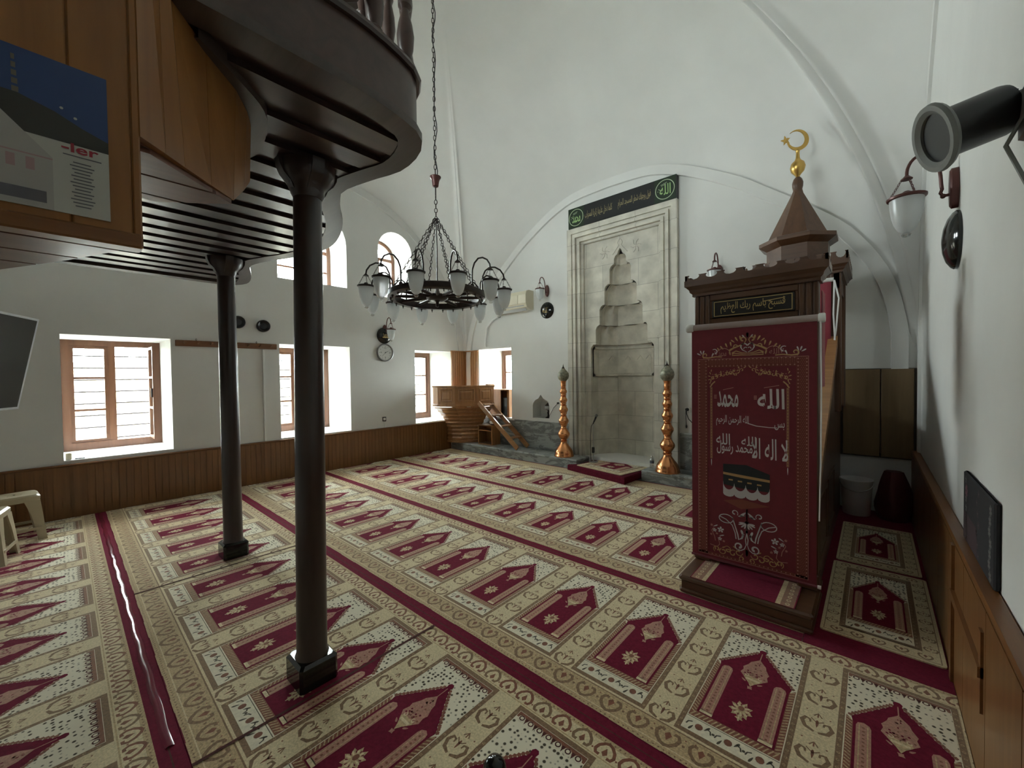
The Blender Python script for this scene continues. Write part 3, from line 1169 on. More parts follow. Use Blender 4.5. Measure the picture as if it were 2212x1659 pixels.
def inset(pts, w):
    out = []
    n = len(pts)
    for i in range(n):
        a, b = pts[max(i - 1, 0)], pts[min(i + 1, n - 1)]
        dx, dy = b[0] - a[0], b[1] - a[1]
        l = math.hypot(dx, dy)
        out.append((pts[i][0] - dy / l * w, pts[i][1] + dx / l * w))
    return out


# walking the edge from the right-hand end, the inside lies on the left of the travel
IN1 = inset(EDGE, 0.105)
balc = thing('balcony', 'dark wooden balcony with a curved front edge on two columns', 'balcony', (-3.4, 0.0, ZB))
mb = MB()
z0, z1 = ZB, ZB + 0.035
rows = [[(x, y, z0) for x, y in IN1], [(x, y, z0) for x, y in EDGE], [(x, y, z1) for x, y in EDGE], [(x, y, z1) for x, y in IN1], [(x, y, z0) for x, y in IN1]]
mb.grid(rows, 0, sm=True)
obj_from('rim', mb, M_RIM, balc, sharp=40)
FAS = inset(EDGE, 0.022)
FAT = 2.855
mb = MB()
fi = inset(EDGE, 0.05)
mb.grid([[(x, y, z1) for x, y in FAS], [(x, y, FAT) for x, y in FAS], [(x, y, FAT) for x, y in fi], [(x, y, z1) for x, y in fi]], 0, sm=True)
obj_from('fascia', mb, M_FASCIA, balc, sharp=40)
mb = MB()
o1, o2 = inset(EDGE, 0.006), inset(EDGE, 0.10)
mb.grid([[(x, y, FAT) for x, y in o2], [(x, y, FAT) for x, y in o1], [(x, y, FAT + 0.012) for x, y in inset(EDGE, -0.001)], [(x, y, FAT + 0.032) for x, y in o1],
         [(x, y, FAT + 0.032) for x, y in o2], [(x, y, FAT) for x, y in o2]], 0, sm=False)
obj_from('base_rail', mb, M_DARK, balc)
# soffit: raised boards under a dark deck
mb = MB()
DECK = ZB + 0.030
inner = inset(EDGE, 0.09)
tri = tessellate_polygon([[Vector((x, y, 0)) for x, y in inner]])
for zz, rv in ((DECK, False), (FAT + 0.01, True)):
    for t in tri:
        q = [(inner[i][0], inner[i][1], zz) for i in t]
        a, b, c = (Vector(p) for p in q)
        if ((b - a).cross(c - a).z > 0) != rv:
            q.reverse()
        mb.face(q)
obj_from('deck', mb, M_DARK, balc)


def edge_y(x, pts):
    ys = []
    for a, b in zip(pts, pts[1:]):
        if (a[0] - x) * (b[0] - x) <= 0 and a[0] != b[0]:
            t = (x - a[0]) / (b[0] - a[0])
            ys.append(a[1] + (b[1] - a[1]) * t)
    return max(ys) if ys else None


x = -1.47
pitch, bw = 0.213, 0.125
xs = -2.468 + pitch * 4 + 0.02
while xs > -5.3:
    x0, x1 = xs - bw, xs
    ya, yb = edge_y(max(x0, -5.3), inner), edge_y(min(x1, -1.50), inner)
    if ya and yb:
        mb = MB()
        y0 = -1.10
        zz0, zz1 = ZB + 0.006, DECK
        P = [(x0, y0), (x1, y0), (x1, yb), ((x0 + x1) / 2, edge_y((x0 + x1) / 2, inner)), (x0, ya)]
        mb.prism(P, 'z', zz0, zz1)
        obj_from('soffit_board', mb, M_DARK, balc)
    xs -= pitch
# turned balusters and the handrail
rail_line = inset(EDGE, 0.045)
d = [0]
for a, b in zip(rail_line, rail_line[1:]):
    d.append(d[-1] + math.hypot(b[0] - a[0], b[1] - a[1]))


def along(s):
    for i in range(len(d) - 1):
        if d[i + 1] >= s:
            t = (s - d[i]) / (d[i + 1] - d[i])
            return rail_line[i][0] + (rail_line[i + 1][0] - rail_line[i][0]) * t, rail_line[i][1] + (rail_line[i + 1][1] - rail_line[i][1]) * t
    return rail_line[-1]


Z0 = FAT + 0.032
bal = None
s = 0.55
while s < d[-1] - 1.0:
    px, py = along(s)
    if bal is None:
        mb = MB()
        mb.lathe([(0.030, 0), (0.030, 0.02), (0.024, 0.03), (0.033, 0.07), (0.037, 0.12), (0.030, 0.17), (0.018, 0.215), (0.017, 0.23), (0.029, 0.245), (0.030, 0.265), (0.018, 0.28),
                  (0.021, 0.32), (0.033, 0.40), (0.030, 0.46), (0.018, 0.52), (0.026, 0.545), (0.020, 0.56), (0.026, 0.60), (0.026, 0.64)], (0, 0, 0), 16)
        bal = obj_from('baluster', mb, M_FASCIA, balc, world=False)
        bal.location = (px + 3.4, py, Z0 - ZB)
    else:
        c = bal.copy()
        COL.objects.link(c)
        c.parent = balc
        c.location = (px + 3.4, py, Z0 - ZB)
    s += 0.175
mb = MB()
a1, a2 = inset(EDGE, 0.005), inset(EDGE, 0.085)
zz = Z0 + 0.64
mb.grid([[(x, y, zz) for x, y in a2], [(x, y, zz) for x, y in a1], [(x, y, zz + 0.05) for x, y in a1], [(x, y, zz + 0.05) for x, y in a2], [(x, y, zz) for x, y in a2]], 0, sm=False)
obj_from('handrail', mb, M_DARK, balc)
# scroll bracket between two balusters of the rounded corner
mb = MB()
px, py = along(d[-1] * 0.0 + 1.92)
qx, qy = along(1.72)
mb.tube([(qx, qy, Z0 + 0.01), (qx * .7 + px * .3, qy * .7 + py * .3, Z0 + 0.03), (px * .7 + qx * .3, py * .7 + qy * .3, Z0 + 0.09), (px, py, Z0 + 0.2)], 0.022, 8)
obj_from('scroll_bracket', mb, M_FASCIA, balc)

# ------------------------------------------------------------------ pine-clad staircase hanging beside the balcony
stair = thing('staircase', 'orange pine boarded staircase casing seen from below, beside the balcony', 'staircase', (-1.3, 0.14, 1.88))
XA, YE, ZA, ZBB = -1.30, 0.139, 1.885, 2.13
# first flight: a boarded side that runs back past the viewer
mb = MB()
y, k = YE, 0
for w in (0.017, 0.098, 0.118, 0.121, 0.119, 0.12, 0.12, 0.12, 0.12, 0.12, 0.12):
    if y - w < YB + 0.02:
        break
    mb.bbox(XA - 0.022, XA, y - w + 0.0012, y - 0.0012, ZA, 3.15, 0.0025)
    y -= w
mb.box(XA - 0.022, XA - 0.006, YB + 0.03, YE, ZA, 3.15)
obj_from('side_panel', mb, M_PINE, stair)
mb = MB()
mb.bbox(XA - 0.05, XA + 0.004, YB + 0.03, YE, ZA - 0.022, ZA + 0.012, 0.004)
obj_from('string_board', mb, M_WAINSCAP, stair)
# winder: the boarded face turns away under the balcony
dx, dy = -0.667, 0.745
L2 = 0.66
dirx, diry = -0.83, 0.557
nrm = Vector((diry, -dirx, 0)).normalized()
mb = MB()
BOT = [(-1.300, 0.139, 2.13), (-1.354, 0.193, 2.13), (-1.403, 0.240, 2.13), (-1.476, 0.314, 2.13), (-1.548, 0.387, 2.13), (-1.640, 0.442, 2.21), (-1.766, 0.496, 2.30)]
TOPP = [(-1.300, 0.139, 3.15), (-1.372, 0.185, 3.15), (-1.450, 0.228, ZB), (-1.580, 0.330, ZB), (-1.703, 0.442, ZB), (-1.810, 0.505, ZB), (-1.894, 0.541, ZB)]
for k in range(6):
    p, q, r_, t_ = (Vector(v) for v in (BOT[k], BOT[k + 1], TOPP[k + 1], TOPP[k]))
    g = (q - p) * 0.012
    q, r_ = q - g, r_ - g
    if k == 1:
        r_.z = ZB
    back = Vector((-0.016, -0.016, 0))
    mb.grid([[p, q, r_, t_], [p + back, q + back, r_ + back, t_ + back]], 0, closed=True, sm=False, capa=True, capb=True)
obj_from('winder_panel', mb, M_PINE, stair)
endp = (-1.548, 0.387)
# soffits of both flights, in narrow boards
mb = MB()
P1 = [(XA - 0.02, YE - 0.002), (-1.608, 0.016), (-1.864, -0.109), (-2.60, -0.50), (-2.60, YB + 0.02), (XA - 0.02, YB + 0.02)]
mb.prism(P1, 'z', ZA, ZA + 0.02)
for k in range(7):
    xx = XA - 0.10 - k * 0.16
    a = Art(); a.poly(P1, 0); a.clip(x0=xx - 0.15, x1=xx)
    for q, _, _ in a.p:
        mb.prism(q, 'z', ZA - 0.012, ZA)
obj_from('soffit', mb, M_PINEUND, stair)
mb = MB()
P2 = [(XA - 0.03, YE), (-1.545, 0.380), (-1.615, 0.309), (-1.70, 0.21), (-1.66, -0.02), (XA - 0.03, -0.02)]
mb.prism(P2, 'z', ZBB - 0.004, ZBB + 0.016)
for k in range(5):
    xx = XA - 0.05 - k * 0.15
    a = Art(); a.poly(P2, 0); a.clip(x0=xx - 0.14, x1=xx)
    for q, _, _ in a.p:
        mb.prism(q, 'z', ZBB - 0.014, ZBB - 0.004)
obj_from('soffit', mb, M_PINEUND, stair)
# rounded plaster-grey end of the stair opening
mb = MB()
arc = resample([(-1.52, 0.30), (-1.63, 0.43), (-1.75, 0.545), (-1.90, 0.60), (-2.10, 0.625), (-2.20, 0.60)], 20)
mb.grid([[(x, y, ZB - 0.02) for x, y in arc], [(x + 0.0, y, ZB + 0.03) for x, y in arc], [(x - 0.05, y - 0.09, ZB + 0.03) for x, y in arc], [(x - 0.05, y - 0.09, ZB - 0.02) for x, y in arc],
         [(x, y, ZB - 0.02) for x, y in arc]], 0, sm=True)
obj_from('opening_trim', mb, M_RIM, stair, sharp=40)

# ------------------------------------------------------------------ poster pinned to the staircase
a = Art()
W, Hh = 0.50, 0.318
C = {'paper': 0, 'sky': 1, 'hill': 2, 'red': 3, 'pale': 4, 'ink': 5, 'pink': 6, 'stone': 7}
a.rect(0, 0, W, Hh, 'paper', 0)
a.rect(0, 0.155, W, Hh, 'sky', 1)
a.poly([(0, 0.150), (W, 0.150), (W, 0.175), (0.46, 0.19), (0.42, 0.21), (0.37, 0.225), (0.30, 0.225), (0.20, 0.235), (0.1, 0.215), (0, 0.23)], 'hill', 2)
a.poly([(0.24, 0.19), (0.30, 0.20), (0.33, 0.19), (0.33, 0.175), (0.26, 0.17)], 'stone', 3)
for k in range(5):
    a.rect(0.363, 0.225 + k * 0.016, 0.372 - k * 0.001, 0.236 + k * 0.016, 'stone', 3)
a.disc(0.43, 0.222, 0.003, 'paper', 3, 6); a.disc(0.45, 0.208, 0.003, 'paper', 3, 6)
a.poly([(0, 0.0), (0.415, 0.0), (0.415, 0.11), (0.345, 0.185), (0.265, 0.158), (0, 0.15)], 'pale', 3)
a.poly([(0.265, 0.156), (0.345, 0.183), (0.345, 0.176), (0.27, 0.15)], 'hill', 4)
a.rect(0.0, 0.105, 0.415, 0.108, 'pink', 4)
a.poly([(0.02, 0.09), (0.235, 0.09), (0.235, 0.115), (0.22, 0.125), (0.02, 0.125)], 'red', 4)
for k in range(4):
    a.rect(0.30 + k * 0.026, 0.075, 0.312 + k * 0.026, 0.100, 'pink', 4)
a.rect(0.02, 0.012, 0.405, 0.036, 'ink', 4)
a.rect(0.05, 0.018, 0.33, 0.028, 'hill', 5)
for k in range(14):
    w = 0.012 + 0.008 * ((k * 7) % 5) / 5
    a.rect(0.458 - w, 0.018 + k * 0.0072, 0.458 + w, 0.0205 + k * 0.0072, 'ink', 4)
a.rect(0.43, 0.125, 0.488, 0.1275, 'ink', 4)
a.add(lettering('-ler', 0.428, 0.133, 0.484, 0.153, 'red', 5, 0.02, arabic=False))
mb = MB()
pz0, py1 = 1.913, 0.084
# printed face looks towards +X
a.stamp(mb, (XA + 0.0035, py1 - W, pz0), (0, 1, 0), (0, 0, 1), (1, 0, 0), {k: v for k, v in C.items()}, 0.0003, 0.0)
mb.box(XA + 0.0008, XA + 0.0034, py1 - W, py1, pz0, pz0 + Hh, 0)
pc = [mat('poster_' + n, c, 0.5) for n, c in (('paper', (0.42, 0.42, 0.38)), ('sky', (0.025, 0.055, 0.16)), ('hill', (0.035, 0.035, 0.03)), ('red', (0.28, 0.02, 0.035)),
                                             ('pale', (0.34, 0.33, 0.31)), ('ink', (0.10, 0.10, 0.115)), ('pink', (0.33, 0.22, 0.22)), ('stone', (0.12, 0.105, 0.08)))]
tag(obj_from('poster', mb, pc), 'poster with a deep blue sky and red print, pinned to the pine staircase', 'poster')

# ------------------------------------------------------------------ prayer niche (mihrab)
mih = thing('prayer_niche', 'tall carved limestone prayer niche set into the white wall', 'prayer niche', (NICHE_C, YF, 0.0))
XO0, XO1, ZO = -3.985, -2.105, 4.06
CX = NICHE_C
# stepped moulded surround: three nested frames, each set deeper than the last
steps = [(0.0, 0.085, -0.075), (0.085, 0.12, -0.045), (0.12, 0.165, -0.085), (0.165, 0.20, -0.035), (0.20, 0.245, -0.065), (0.245, 0.288, -0.012)]
mb = MB()
for a0, a1, pr in steps:
    x0, x1, x2, x3, zt0, zt1 = XO0 + a0, XO0 + a1, XO1 - a1, XO1 - a0, ZO - a1, ZO - a0
    back = YF + 0.06
    mb.box(x0, x1, YF + pr, back, 0.165, zt1)
    mb.box(x2, x3, YF + pr, back, 0.165, zt1)
    mb.box(x1, x2, YF + pr, back, zt0, zt1)
obj_from('moulded_surround', mb, M_STONE, mih)
# flat panel whose opening has the stepped outline of the stalactite hood
tiers = [(0.45, 2.06, 2.385), (0.375, 2.385, 2.71), (0.28, 2.71, 3.04), (0.185, 3.04, 3.345), (0.105, 3.345, 3.50)]
PX0, PX1, PZ1 = XO0 + 0.28, XO1 - 0.28, ZO - 0.28
hole_r = [(0.55, 0.165), (0.55, 2.0), (0.50, 2.06)]
for w, za, zb in tiers:
    hole_r += [(w, za + 0.001), (w, zb - 0.075), (w - 0.022, zb - 0.03), (w - 0.06, zb - 0.004)]
hole_r += [(0.03, 3.54), (0.0, 3.58)]
hole = [(CX + x, z) for x, z in hole_r] + [(CX - x, z) for x, z in hole_r[::-1][1:]]
PY = YF + 0.035
mb = MB()
outer = [(PX0, 0.165), (CX - 0.55, 0.165)]
ring = [(PX0, 0.165)] + [(CX - x, z) for x, z in hole_r] + [(CX + x, z) for x, z in hole_r[::-1][1:]] + [(PX1, 0.165), (PX1, PZ1), (PX0, PZ1)]
tri = tessellate_polygon([[Vector((x, z, 0)) for x, z in ring]])
for t in tri:
    q = [Vector((ring[i][0], PY, ring[i][1])) for i in t]
    if (q[1] - q[0]).cross(q[2] - q[0]).y > 0:
        q.reverse()
    mb.face(q)
edge = ring[1:-3]
mb.grid([[(x, PY, z) for x, z in edge], [(x, PY + 0.06, z) for x, z in edge]], 0, sm=False)
obj_from('front_panel', mb, M_STONE, mih)


def bay(w, depth):
    """half-octagon plan of half-width w, as points from left to right"""
    a = w * 0.46
    keys = [(-w, 0.0), (-w * 0.97, depth * 0.35), (-a * 1.25, depth), (a * 1.25, depth), (w * 0.97, depth * 0.35), (w, 0.0)]
    out = []
    for p, q in zip(keys, keys[1:]):
        for k in range(8):
            out.append((p[0] + (q[0] - p[0]) * k / 8, p[1] + (q[1] - p[1]) * k / 8))
    out.append(keys[-1])
    return out


Y0 = PY + 0.055
mb = MB()
b0 = bay(0.555, 0.46)
mb.grid([[(CX + x, Y0 + y, z) for x, y in b0] for z in (0.165, 1.52)], 0, sm=False)
obj_from('niche_wall', mb, M_STONE, mih)
mb = MB()
b1 = bay(0.53, 0.435)
prof = [(1.0, 1.52), (0.93, 1.53), (0.93, 1.555), (0.985, 1.575), (0.985, 1.98), (0.93, 1.99), (0.93, 2.02), (0.97, 2.04), (0.95, 2.065)]
mb.grid([[(CX + x * f * 0.53 / 0.53, Y0 + y * f, z) for x, y in b1] for f, z in prof], 0, sm=False)
# four small carved arches on the band
for k in range(4):
    cx = -0.33 + k * 0.22
    yy = Y0 + (0.425 if abs(cx) < 0.2 else 0.27)
    mb.bar((CX + cx - 0.05, yy, 1.80), (CX + cx, yy, 1.87), 0.012, 0.012, (0, 1, 0))
    mb.bar((CX + cx, yy, 1.87), (CX + cx + 0.05, yy, 1.80), 0.012, 0.012, (0, 1, 0))
obj_from('carved_band', mb, M_CARVE, mih)
for i, (w, za, zb) in enumerate(tiers):
    dep = 0.44 * w / 0.53
    nfl = (7, 6, 5, 4, 3)[i]
    nw = tiers[i + 1][0] if i < 4 else 0.02
    ndep = 0.44 * nw / 0.53
    base_pts = bay(w * 1.02, dep)
    nxt = bay(nw * 1.02, ndep)
    rows = []
    n = len(base_pts)
    for j in range(13):
        t = j / 12
        z = za + (zb - za) * t
        # walls stay upright, then curve over to the narrower tier above
        cv = 0 if t < 0.55 else ((t - 0.55) / 0.45) ** 2.2
        row = []
        for k in range(n):
            u = k / (n - 1)
            fl = abs(sin(pi * nfl * u)) * 0.085 * (w / 0.45) * (0.25 + 0.75 * t)
            x = base_pts[k][0] * (1 - cv) + nxt[k][0] * cv
            y = base_pts[k][1] * (1 - cv) + nxt[k][1] * cv
            ln = math.hypot(x, y) or 1
            edge_f = min(1.0, 4 * u, 4 * (1 - u))
            row.append((CX + x * (1 + fl * edge_f / ln * 0.6), Y0 + y + fl * edge_f * 0.9 - 0.02 * edge_f, z))
        rows.append(row)
    mb = MB()
    mb.grid(rows, 0, sm=True)
    obj_from('stalactite_tier', mb, M_CARVE, mih, sharp=50)
# carved finial and rosettes above the hood
mb = MB()
yy = PY - 0.002
o = [(0.0, 3.73), (0.022, 3.71), (0.04, 3.67), (0.022, 3.63), (0.04, 3.60), (0.07, 3.57), (0.10, 3.53), (0.13, 3.50)]
for sgn in (1, -1):
    mb.tube([(CX + sgn * x, yy, z) for x, z in o], 0.008, 6)
obj_from('carved_finial', mb, M_STONE, mih)
for sx in (-0.27, 0.27):
    mb = MB()
    for k in range(6):
        an = pi * k / 3
        mb.tube([(CX + sx, yy, 3.56), (CX + sx + 0.05 * cos(an + .4), yy, 3.56 + 0.06 * sin(an + .4)), (CX + sx + 0.085 * cos(an), yy, 3.56 + 0.11 * sin(an))], 0.006, 5)
    obj_from('carved_rosette', mb, M_STONE, mih)
mb = MB()
mb.lathe_axis([(0.035, 0), (0.030, 0.012), (0.012, 0.014), (0.001, 0.008)], (CX + 0.62, yy + 0.004, 2.12), (0, -1, 0), 14)
obj_from('carved_boss', mb, M_STONE, mih)

# black inscription board over the niche
a = Art()
BW, BH = 1.835, 0.335
a.rect(0, 0, BW, BH, 'black', 0)
for cx, tx in ((0.155, 'محمد'), (BW - 0.165, 'الله')):
    a.rect(cx - 0.155, 0.0, cx + 0.155, BH, 'green', 1)
    a.ring(cx, BH / 2, 0.137, 0.010, 'pale', 3, 32)
    a.disc(cx, BH / 2, 0.133, 'green', 2, 28)
    if tx == 'محمد':
        a.add(lettering(tx, cx - 0.075, BH / 2 - 0.085, cx + 0.085, BH / 2 + 0.045, 'lime', 4, 0.012))
    else:
        a.add(lettering(tx, cx - 0.075, BH / 2 - 0.08, cx + 0.085, BH / 2 + 0.075, 'lime', 4, 0.012))
    a.ribbon([(cx - 0.06, BH / 2 + 0.07), (cx + 0.03, BH / 2 + 0.095)], 0.006, 'pale', 4)
    a.ribbon([(cx - 0.05, BH / 2 + 0.055), (cx + 0.02, BH / 2 + 0.075)], 0.005, 'pale', 4)
    for k in range(5):
        a.disc(cx - 0.1 + 0.012 * k, BH / 2 + 0.01 * ((k * 3) % 4) - 0.01, 0.006, 'pale', 4, 6)
a.add(lettering('كلما دخل عليها زكريا المحراب', 0.33, 0.085, 0.83, 0.225, 'gold', 3, 0.004))
a.add(lettering('فول وجهك شطر المسجد الحرام', 0.93, 0.085, 1.46, 0.235, 'gold', 3, 0.006))
bt = thing('inscription_board', 'long black board with gilded script and two green roundels above the niche', 'sign', (-3.94, YF - 0.09, 4.062))
mb = MB()
mb.box(-3.94, -3.94 + BW, YF - 0.086, YF - 0.0, 4.062, 4.062 + BH)
obj_from('board', mb, mat('sign_black', (0.008, 0.009, 0.010), 0.4), bt)
mb = MB()
a.stamp(mb, (-3.94, YF - 0.0866, 4.062), (1, 0, 0), (0, 0, 1), (0, -1, 0), {'black': 0, 'green': 1, 'pale': 2, 'lime': 3, 'gold': 4}, 0.0006, 0.0)
obj_from('lettering', mb, [mat('sign_ground', (0.008, 0.009, 0.010), 0.4), mat('sign_green', (0.008, 0.022, 0.008), 0.4), mat('sign_pale', (0.42, 0.50, 0.33), 0.5),
                           mat('sign_lime', (0.30, 0.46, 0.18), 0.5), mat('sign_gold', (0.30, 0.245, 0.12), 0.5)], bt)

# ------------------------------------------------------------------ marble platforms and the raised place of the imam
PT = 0.165
PF = 5.56
for nm, x0, x1, lb in (('l', XL + 0.03, -3.595, 'grey marble platform under the corner pulpit and the nearer window'), ('r', -2.50, -1.14, 'grey marble platform step between the prayer niche and the tall pulpit')):
    t = thing('marble_platform', lb, 'platform', ((x0 + x1) / 2, 5.78, 0))
    mb = MB()
    mb.box(x0, x1 - 0.012 if nm == 'l' else x1, PF + 0.015, YF - 0.036, 0.0, PT - 0.04)
    obj_from('riser', mb, M_MARBLE, t)
    mb = MB()
    mb.bbox(x0, x1, PF, YF - 0.036, PT - 0.04, PT, 0.010)
    obj_from('slab', mb, M_MARBLE, t)
mb = MB()
poly = [(-3.70, 5.455), (-2.585, 5.205), (-2.555, 5.55), (-2.53, 6.05), (-2.75, 6.42), (-3.30, 6.42), (-3.56, 6.05), (-3.572, 5.56)]
n = len(poly)
ctr = (-3.05, 5.8)
def shr(p, f): return (ctr[0] + (p[0] - ctr[0]) * f, ctr[1] + (p[1] - ctr[1]) * f)
mb.grid([[(*shr(p, 1.0), 0.013) for p in poly], [(*shr(p, 1.0), 0.088) for p in poly], [(*shr(p, 0.975), 0.105) for p in poly]], 0, closed=True, sm=False, capb=True)
tag(obj_from('raised_platform', mb, mat('maroon_carpet_cover', (0.105, 0.010, 0.022), 0.95, spec=0.1, noise=0.2, nscale=40)),
    'low maroon carpeted platform in front of the prayer niche', 'platform')

# ------------------------------------------------------------------ tall wooden pulpit with stairs (minbar)
mn = thing('minbar', 'tall carved walnut pulpit with a gateway, stairs and a pointed turret', 'pulpit', (-0.64, 4.4, 0.0))
MX0, MX1 = -1.015, -0.262          # outer faces of the gateway
GY = 3.22                          # front plane of the gateway
# entrance step
mb = MB()
mb.box(-1.008, -0.268, 2.90, 3.45, 0.012, 0.095)
mb.bbox(-1.022, -0.254, 2.875, 3.46, 0.095, 0.135, 0.012)
mb.bbox(-1.018, -0.258, 2.882, 3.46, 0.012, 0.040, 0.008)
obj_from('step', mb, M_WALNUTX, mn)
# gateway posts with fluted edges
for x0 in (MX0, MX1 - 0.105):
    mb = MB()
    mb.box(x0 + 0.012, x0 + 0.093, GY + 0.012, GY + 0.12, 0.135, 2.13)
    for q in (0.0, 0.038, 0.076):
        mb.bbox(x0 + q, x0 + q + 0.029, GY, GY + 0.11, 0.135, 2.13, 0.006)
    mb.bbox(x0 - 0.006, x0 + 0.111, GY - 0.012, GY + 0.126, 0.135, 0.24, 0.008)
    obj_from('post', mb, M_WALNUT, mn)
# lintel: framed panel that carries the inscription
mb = MB()
lx0, lx1 = MX0 + 0.105, MX1 - 0.105
mb.box(lx0, lx1, GY + 0.03, GY + 0.10, 1.74, 2.13)
mb.bbox(lx0, lx1, GY + 0.004, GY + 0.06, 2.085, 2.13, 0.005)
mb.bbox(lx0, lx1, GY + 0.004, GY + 0.06, 1.90, 1.952, 0.005)
mb.bbox(lx0, lx0 + 0.02, GY + 0.004, GY + 0.06, 1.952, 2.085, 0.004)
mb.bbox(lx1 - 0.02, lx1, GY + 0.004, GY + 0.06, 1.952, 2.085, 0.004)
obj_from('lintel', mb, M_WALNUTX, mn)
mb = MB()
sx0, sx1, sz0, sz1 = lx0 + 0.022, lx1 - 0.022, 1.957, 2.080
mb.bbox(sx0, sx1, GY - 0.002, GY + 0.03, sz0, sz1, 0.003)
pq = obj_from('inscription_plaque', mb, mat('plaque_black', (0.010, 0.008, 0.008), 0.35), mn)
a = Art()
w_, h_ = sx1 - sx0, sz1 - sz0
a.frame(0.010, 0.008, w_ - 0.010, h_ - 0.008, 0.0045, 0, 1)
a.add(lettering('فسبح باسم ربك العظيم', 0.055, 0.024, w_ - 0.05, h_ - 0.020, 0, 1, 0.004))
a.ribbon([(w_ - 0.18, h_ * 0.66), (w_ - 0.05, h_ * 0.76)], 0.005, 0, 2)
mb = MB()
a.stamp(mb, (sx0, GY - 0.0022, sz0), (1, 0, 0), (0, 0, 1), (0, -1, 0), {0: 0}, 0.0004, 0.0)
obj_from('lettering', mb, M_GOLDPAINT, pq)


def crown(name, x0, x1, y0, y1, z0, prof, crest, nfront, nside, parent):
    """moulded cornice (offset, z) round a rectangle, with a pierced crest of scallops on it"""
    mb = MB()
    rows = []
    for o, z in prof:
        rows.append([(x0 - o, y0 - o, z0 + z), (x1 + o, y0 - o, z0 + z), (x1 + o, y1 + o, z0 + z), (x0 - o, y1 + o, z0 + z)])
    mb.grid(rows, 0, closed=True, sm=False, capa=True, capb=True)
    obj_from('cornice', mb, M_WALNUTX, parent)
    o, z = prof[-1]
    zt = z0 + z
    def crest_poly(L, n):
        pts = [(0, 0)]
        pts.append((0, crest))
        p = L / n
        for k in range(n):
            c = p * (k + 0.5)
            r = p * 0.27
            pts += [(c - r, crest)] + [(c - r * 1.25 * cos(t), crest * 0.80 - crest * 0.62 * sin(t)) for t in (0.0, .5, 1.0, 1.57, 2.14, 2.64, 3.14)] + [(c + r, crest)]
        pts += [(L, crest), (L, 0)]
        return pts
    X0, X1, Y0_, Y1_ = x0 - o + 0.004, x1 + o - 0.004, y0 - o + 0.004, y1 + o - 0.004
    mb = MB()
    mb.prism([(X0 + px, zt + pz) for px, pz in crest_poly(X1 - X0, nfront)], 'y', Y0_, Y0_ + 0.016)
    mb.prism([(Y0_ + px, zt + pz) for px, pz in crest_poly(Y1_ - Y0_, nside)], 'x', X0, X0 + 0.016)
    mb.prism([(Y0_ + px, zt + pz) for px, pz in crest_poly(Y1_ - Y0_, nside)], 'x', X1 - 0.016, X1)
    obj_from('crest', mb, M_WALNUTX, parent)


CPROF = [(0.0, 0.0), (0.012, 0.0), (0.012, 0.018), (0.026, 0.030), (0.030, 0.048), (0.050, 0.070), (0.056, 0.072), (0.056, 0.115)]
crown('gate', MX0, MX1, GY, GY + 0.125, 2.13, CPROF, 0.040, 7, 2, mn)
# flight of stairs with closed boarded sides
mb = MB()
NS, SY0, SY1, ST = 6, 3.46, 5.02, 1.18
for k in range(NS):
    y0 = SY0 + (SY1 - SY0) * k / NS
    mb.box(MX0 + 0.05, MX1 - 0.05, y0, SY1 if k == NS - 1 else y0 + (SY1 - SY0) / NS + 0.02, 0.012, 0.135 + (ST - 0.135) * (k + 1) / NS)
mb.box(MX0 + 0.05, MX1 - 0.05, SY1, 5.95, 0.012, ST)
obj_from('stairs', mb, M_WALNUTX, mn)
for x0 in (MX0 + 0.02, MX1 - 0.05):
    mb = MB()
    mb.prism([(GY + 0.12, 0.012), (5.94, 0.012), (5.94, ST + 0.02), (SY1, ST + 0.02), (SY1, ST + 0.60), (GY + 0.12, 0.74)], 'x', x0, x0 + 0.03)
    # panel mouldings on the closed side
    for y0, y1 in ((3.5, 4.15), (4.25, 4.95)):
        for xx in (x0 - 0.008, x0 + 0.026):
            mb.box(xx, xx + 0.012, y0, y1, 0.18, 0.21); mb.box(xx, xx + 0.012, y0, y1, 0.62, 0.65)
            mb.box(xx, xx + 0.012, y0, y0 + 0.03, 0.21, 0.62); mb.box(xx, xx + 0.012, y1 - 0.03, y1, 0.21, 0.62)
    obj_from('side_panel', mb, M_WALNUT, mn)
    mb = MB()
    xm = x0 + 0.015
    mb.bar((xm, GY + 0.12, 0.80), (xm, SY1 + 0.03, 1.86), 0.075, 0.085, (0, 0, 1))
    obj_from('handrail', mb, M_OAKX, mn)
    mb = MB()
    mb.bar((xm, GY + 0.14, 0.66), (xm, SY1, 1.70), 0.045, 0.16, (0, 0, 1))
    obj_from('string_board', mb, M_WALNUTX, mn)
# turret: four posts, a cornice, an octagonal drum and a pointed cap
TX0, TX1, TY0, TY1 = -1.01, -0.235, 5.03, 5.86
for px in (TX0, TX1 - 0.085):
    for py in (TY0, TY1 - 0.085):
        mb = MB()
        mb.bbox(px, px + 0.085, py, py + 0.085, ST - 0.02, 2.515, 0.010)
        obj_from('turret_post', mb, M_WALNUT, mn)
mb = MB()
mb.box(TX0 + 0.02, TX1 - 0.02, TY0 + 0.015, TY0 + 0.06, 2.36, 2.51)
mb.box(TX0 + 0.015, TX0 + 0.06, TY0, TY1, 2.36, 2.51)
mb.box(TX1 - 0.06, TX1 - 0.015, TY0, TY1, 2.36, 2.51)
obj_from('turret_frieze', mb, M_WALNUTX, mn)
crown('turret', TX0, TX1, TY0, TY1, 2.51, CPROF, 0.075, 8, 8, mn)
tcx, tcy = -0.628, 5.43
DR = 0.295
mb = MB()
mb.lathe([(DR, 2.60), (DR, 2.895), (DR + 0.045, 2.925), (DR + 0.075, 2.945), (DR + 0.075, 2.985), (DR + 0.01, 3.005)], (tcx, tcy, 0), 8, 0, pi / 8)
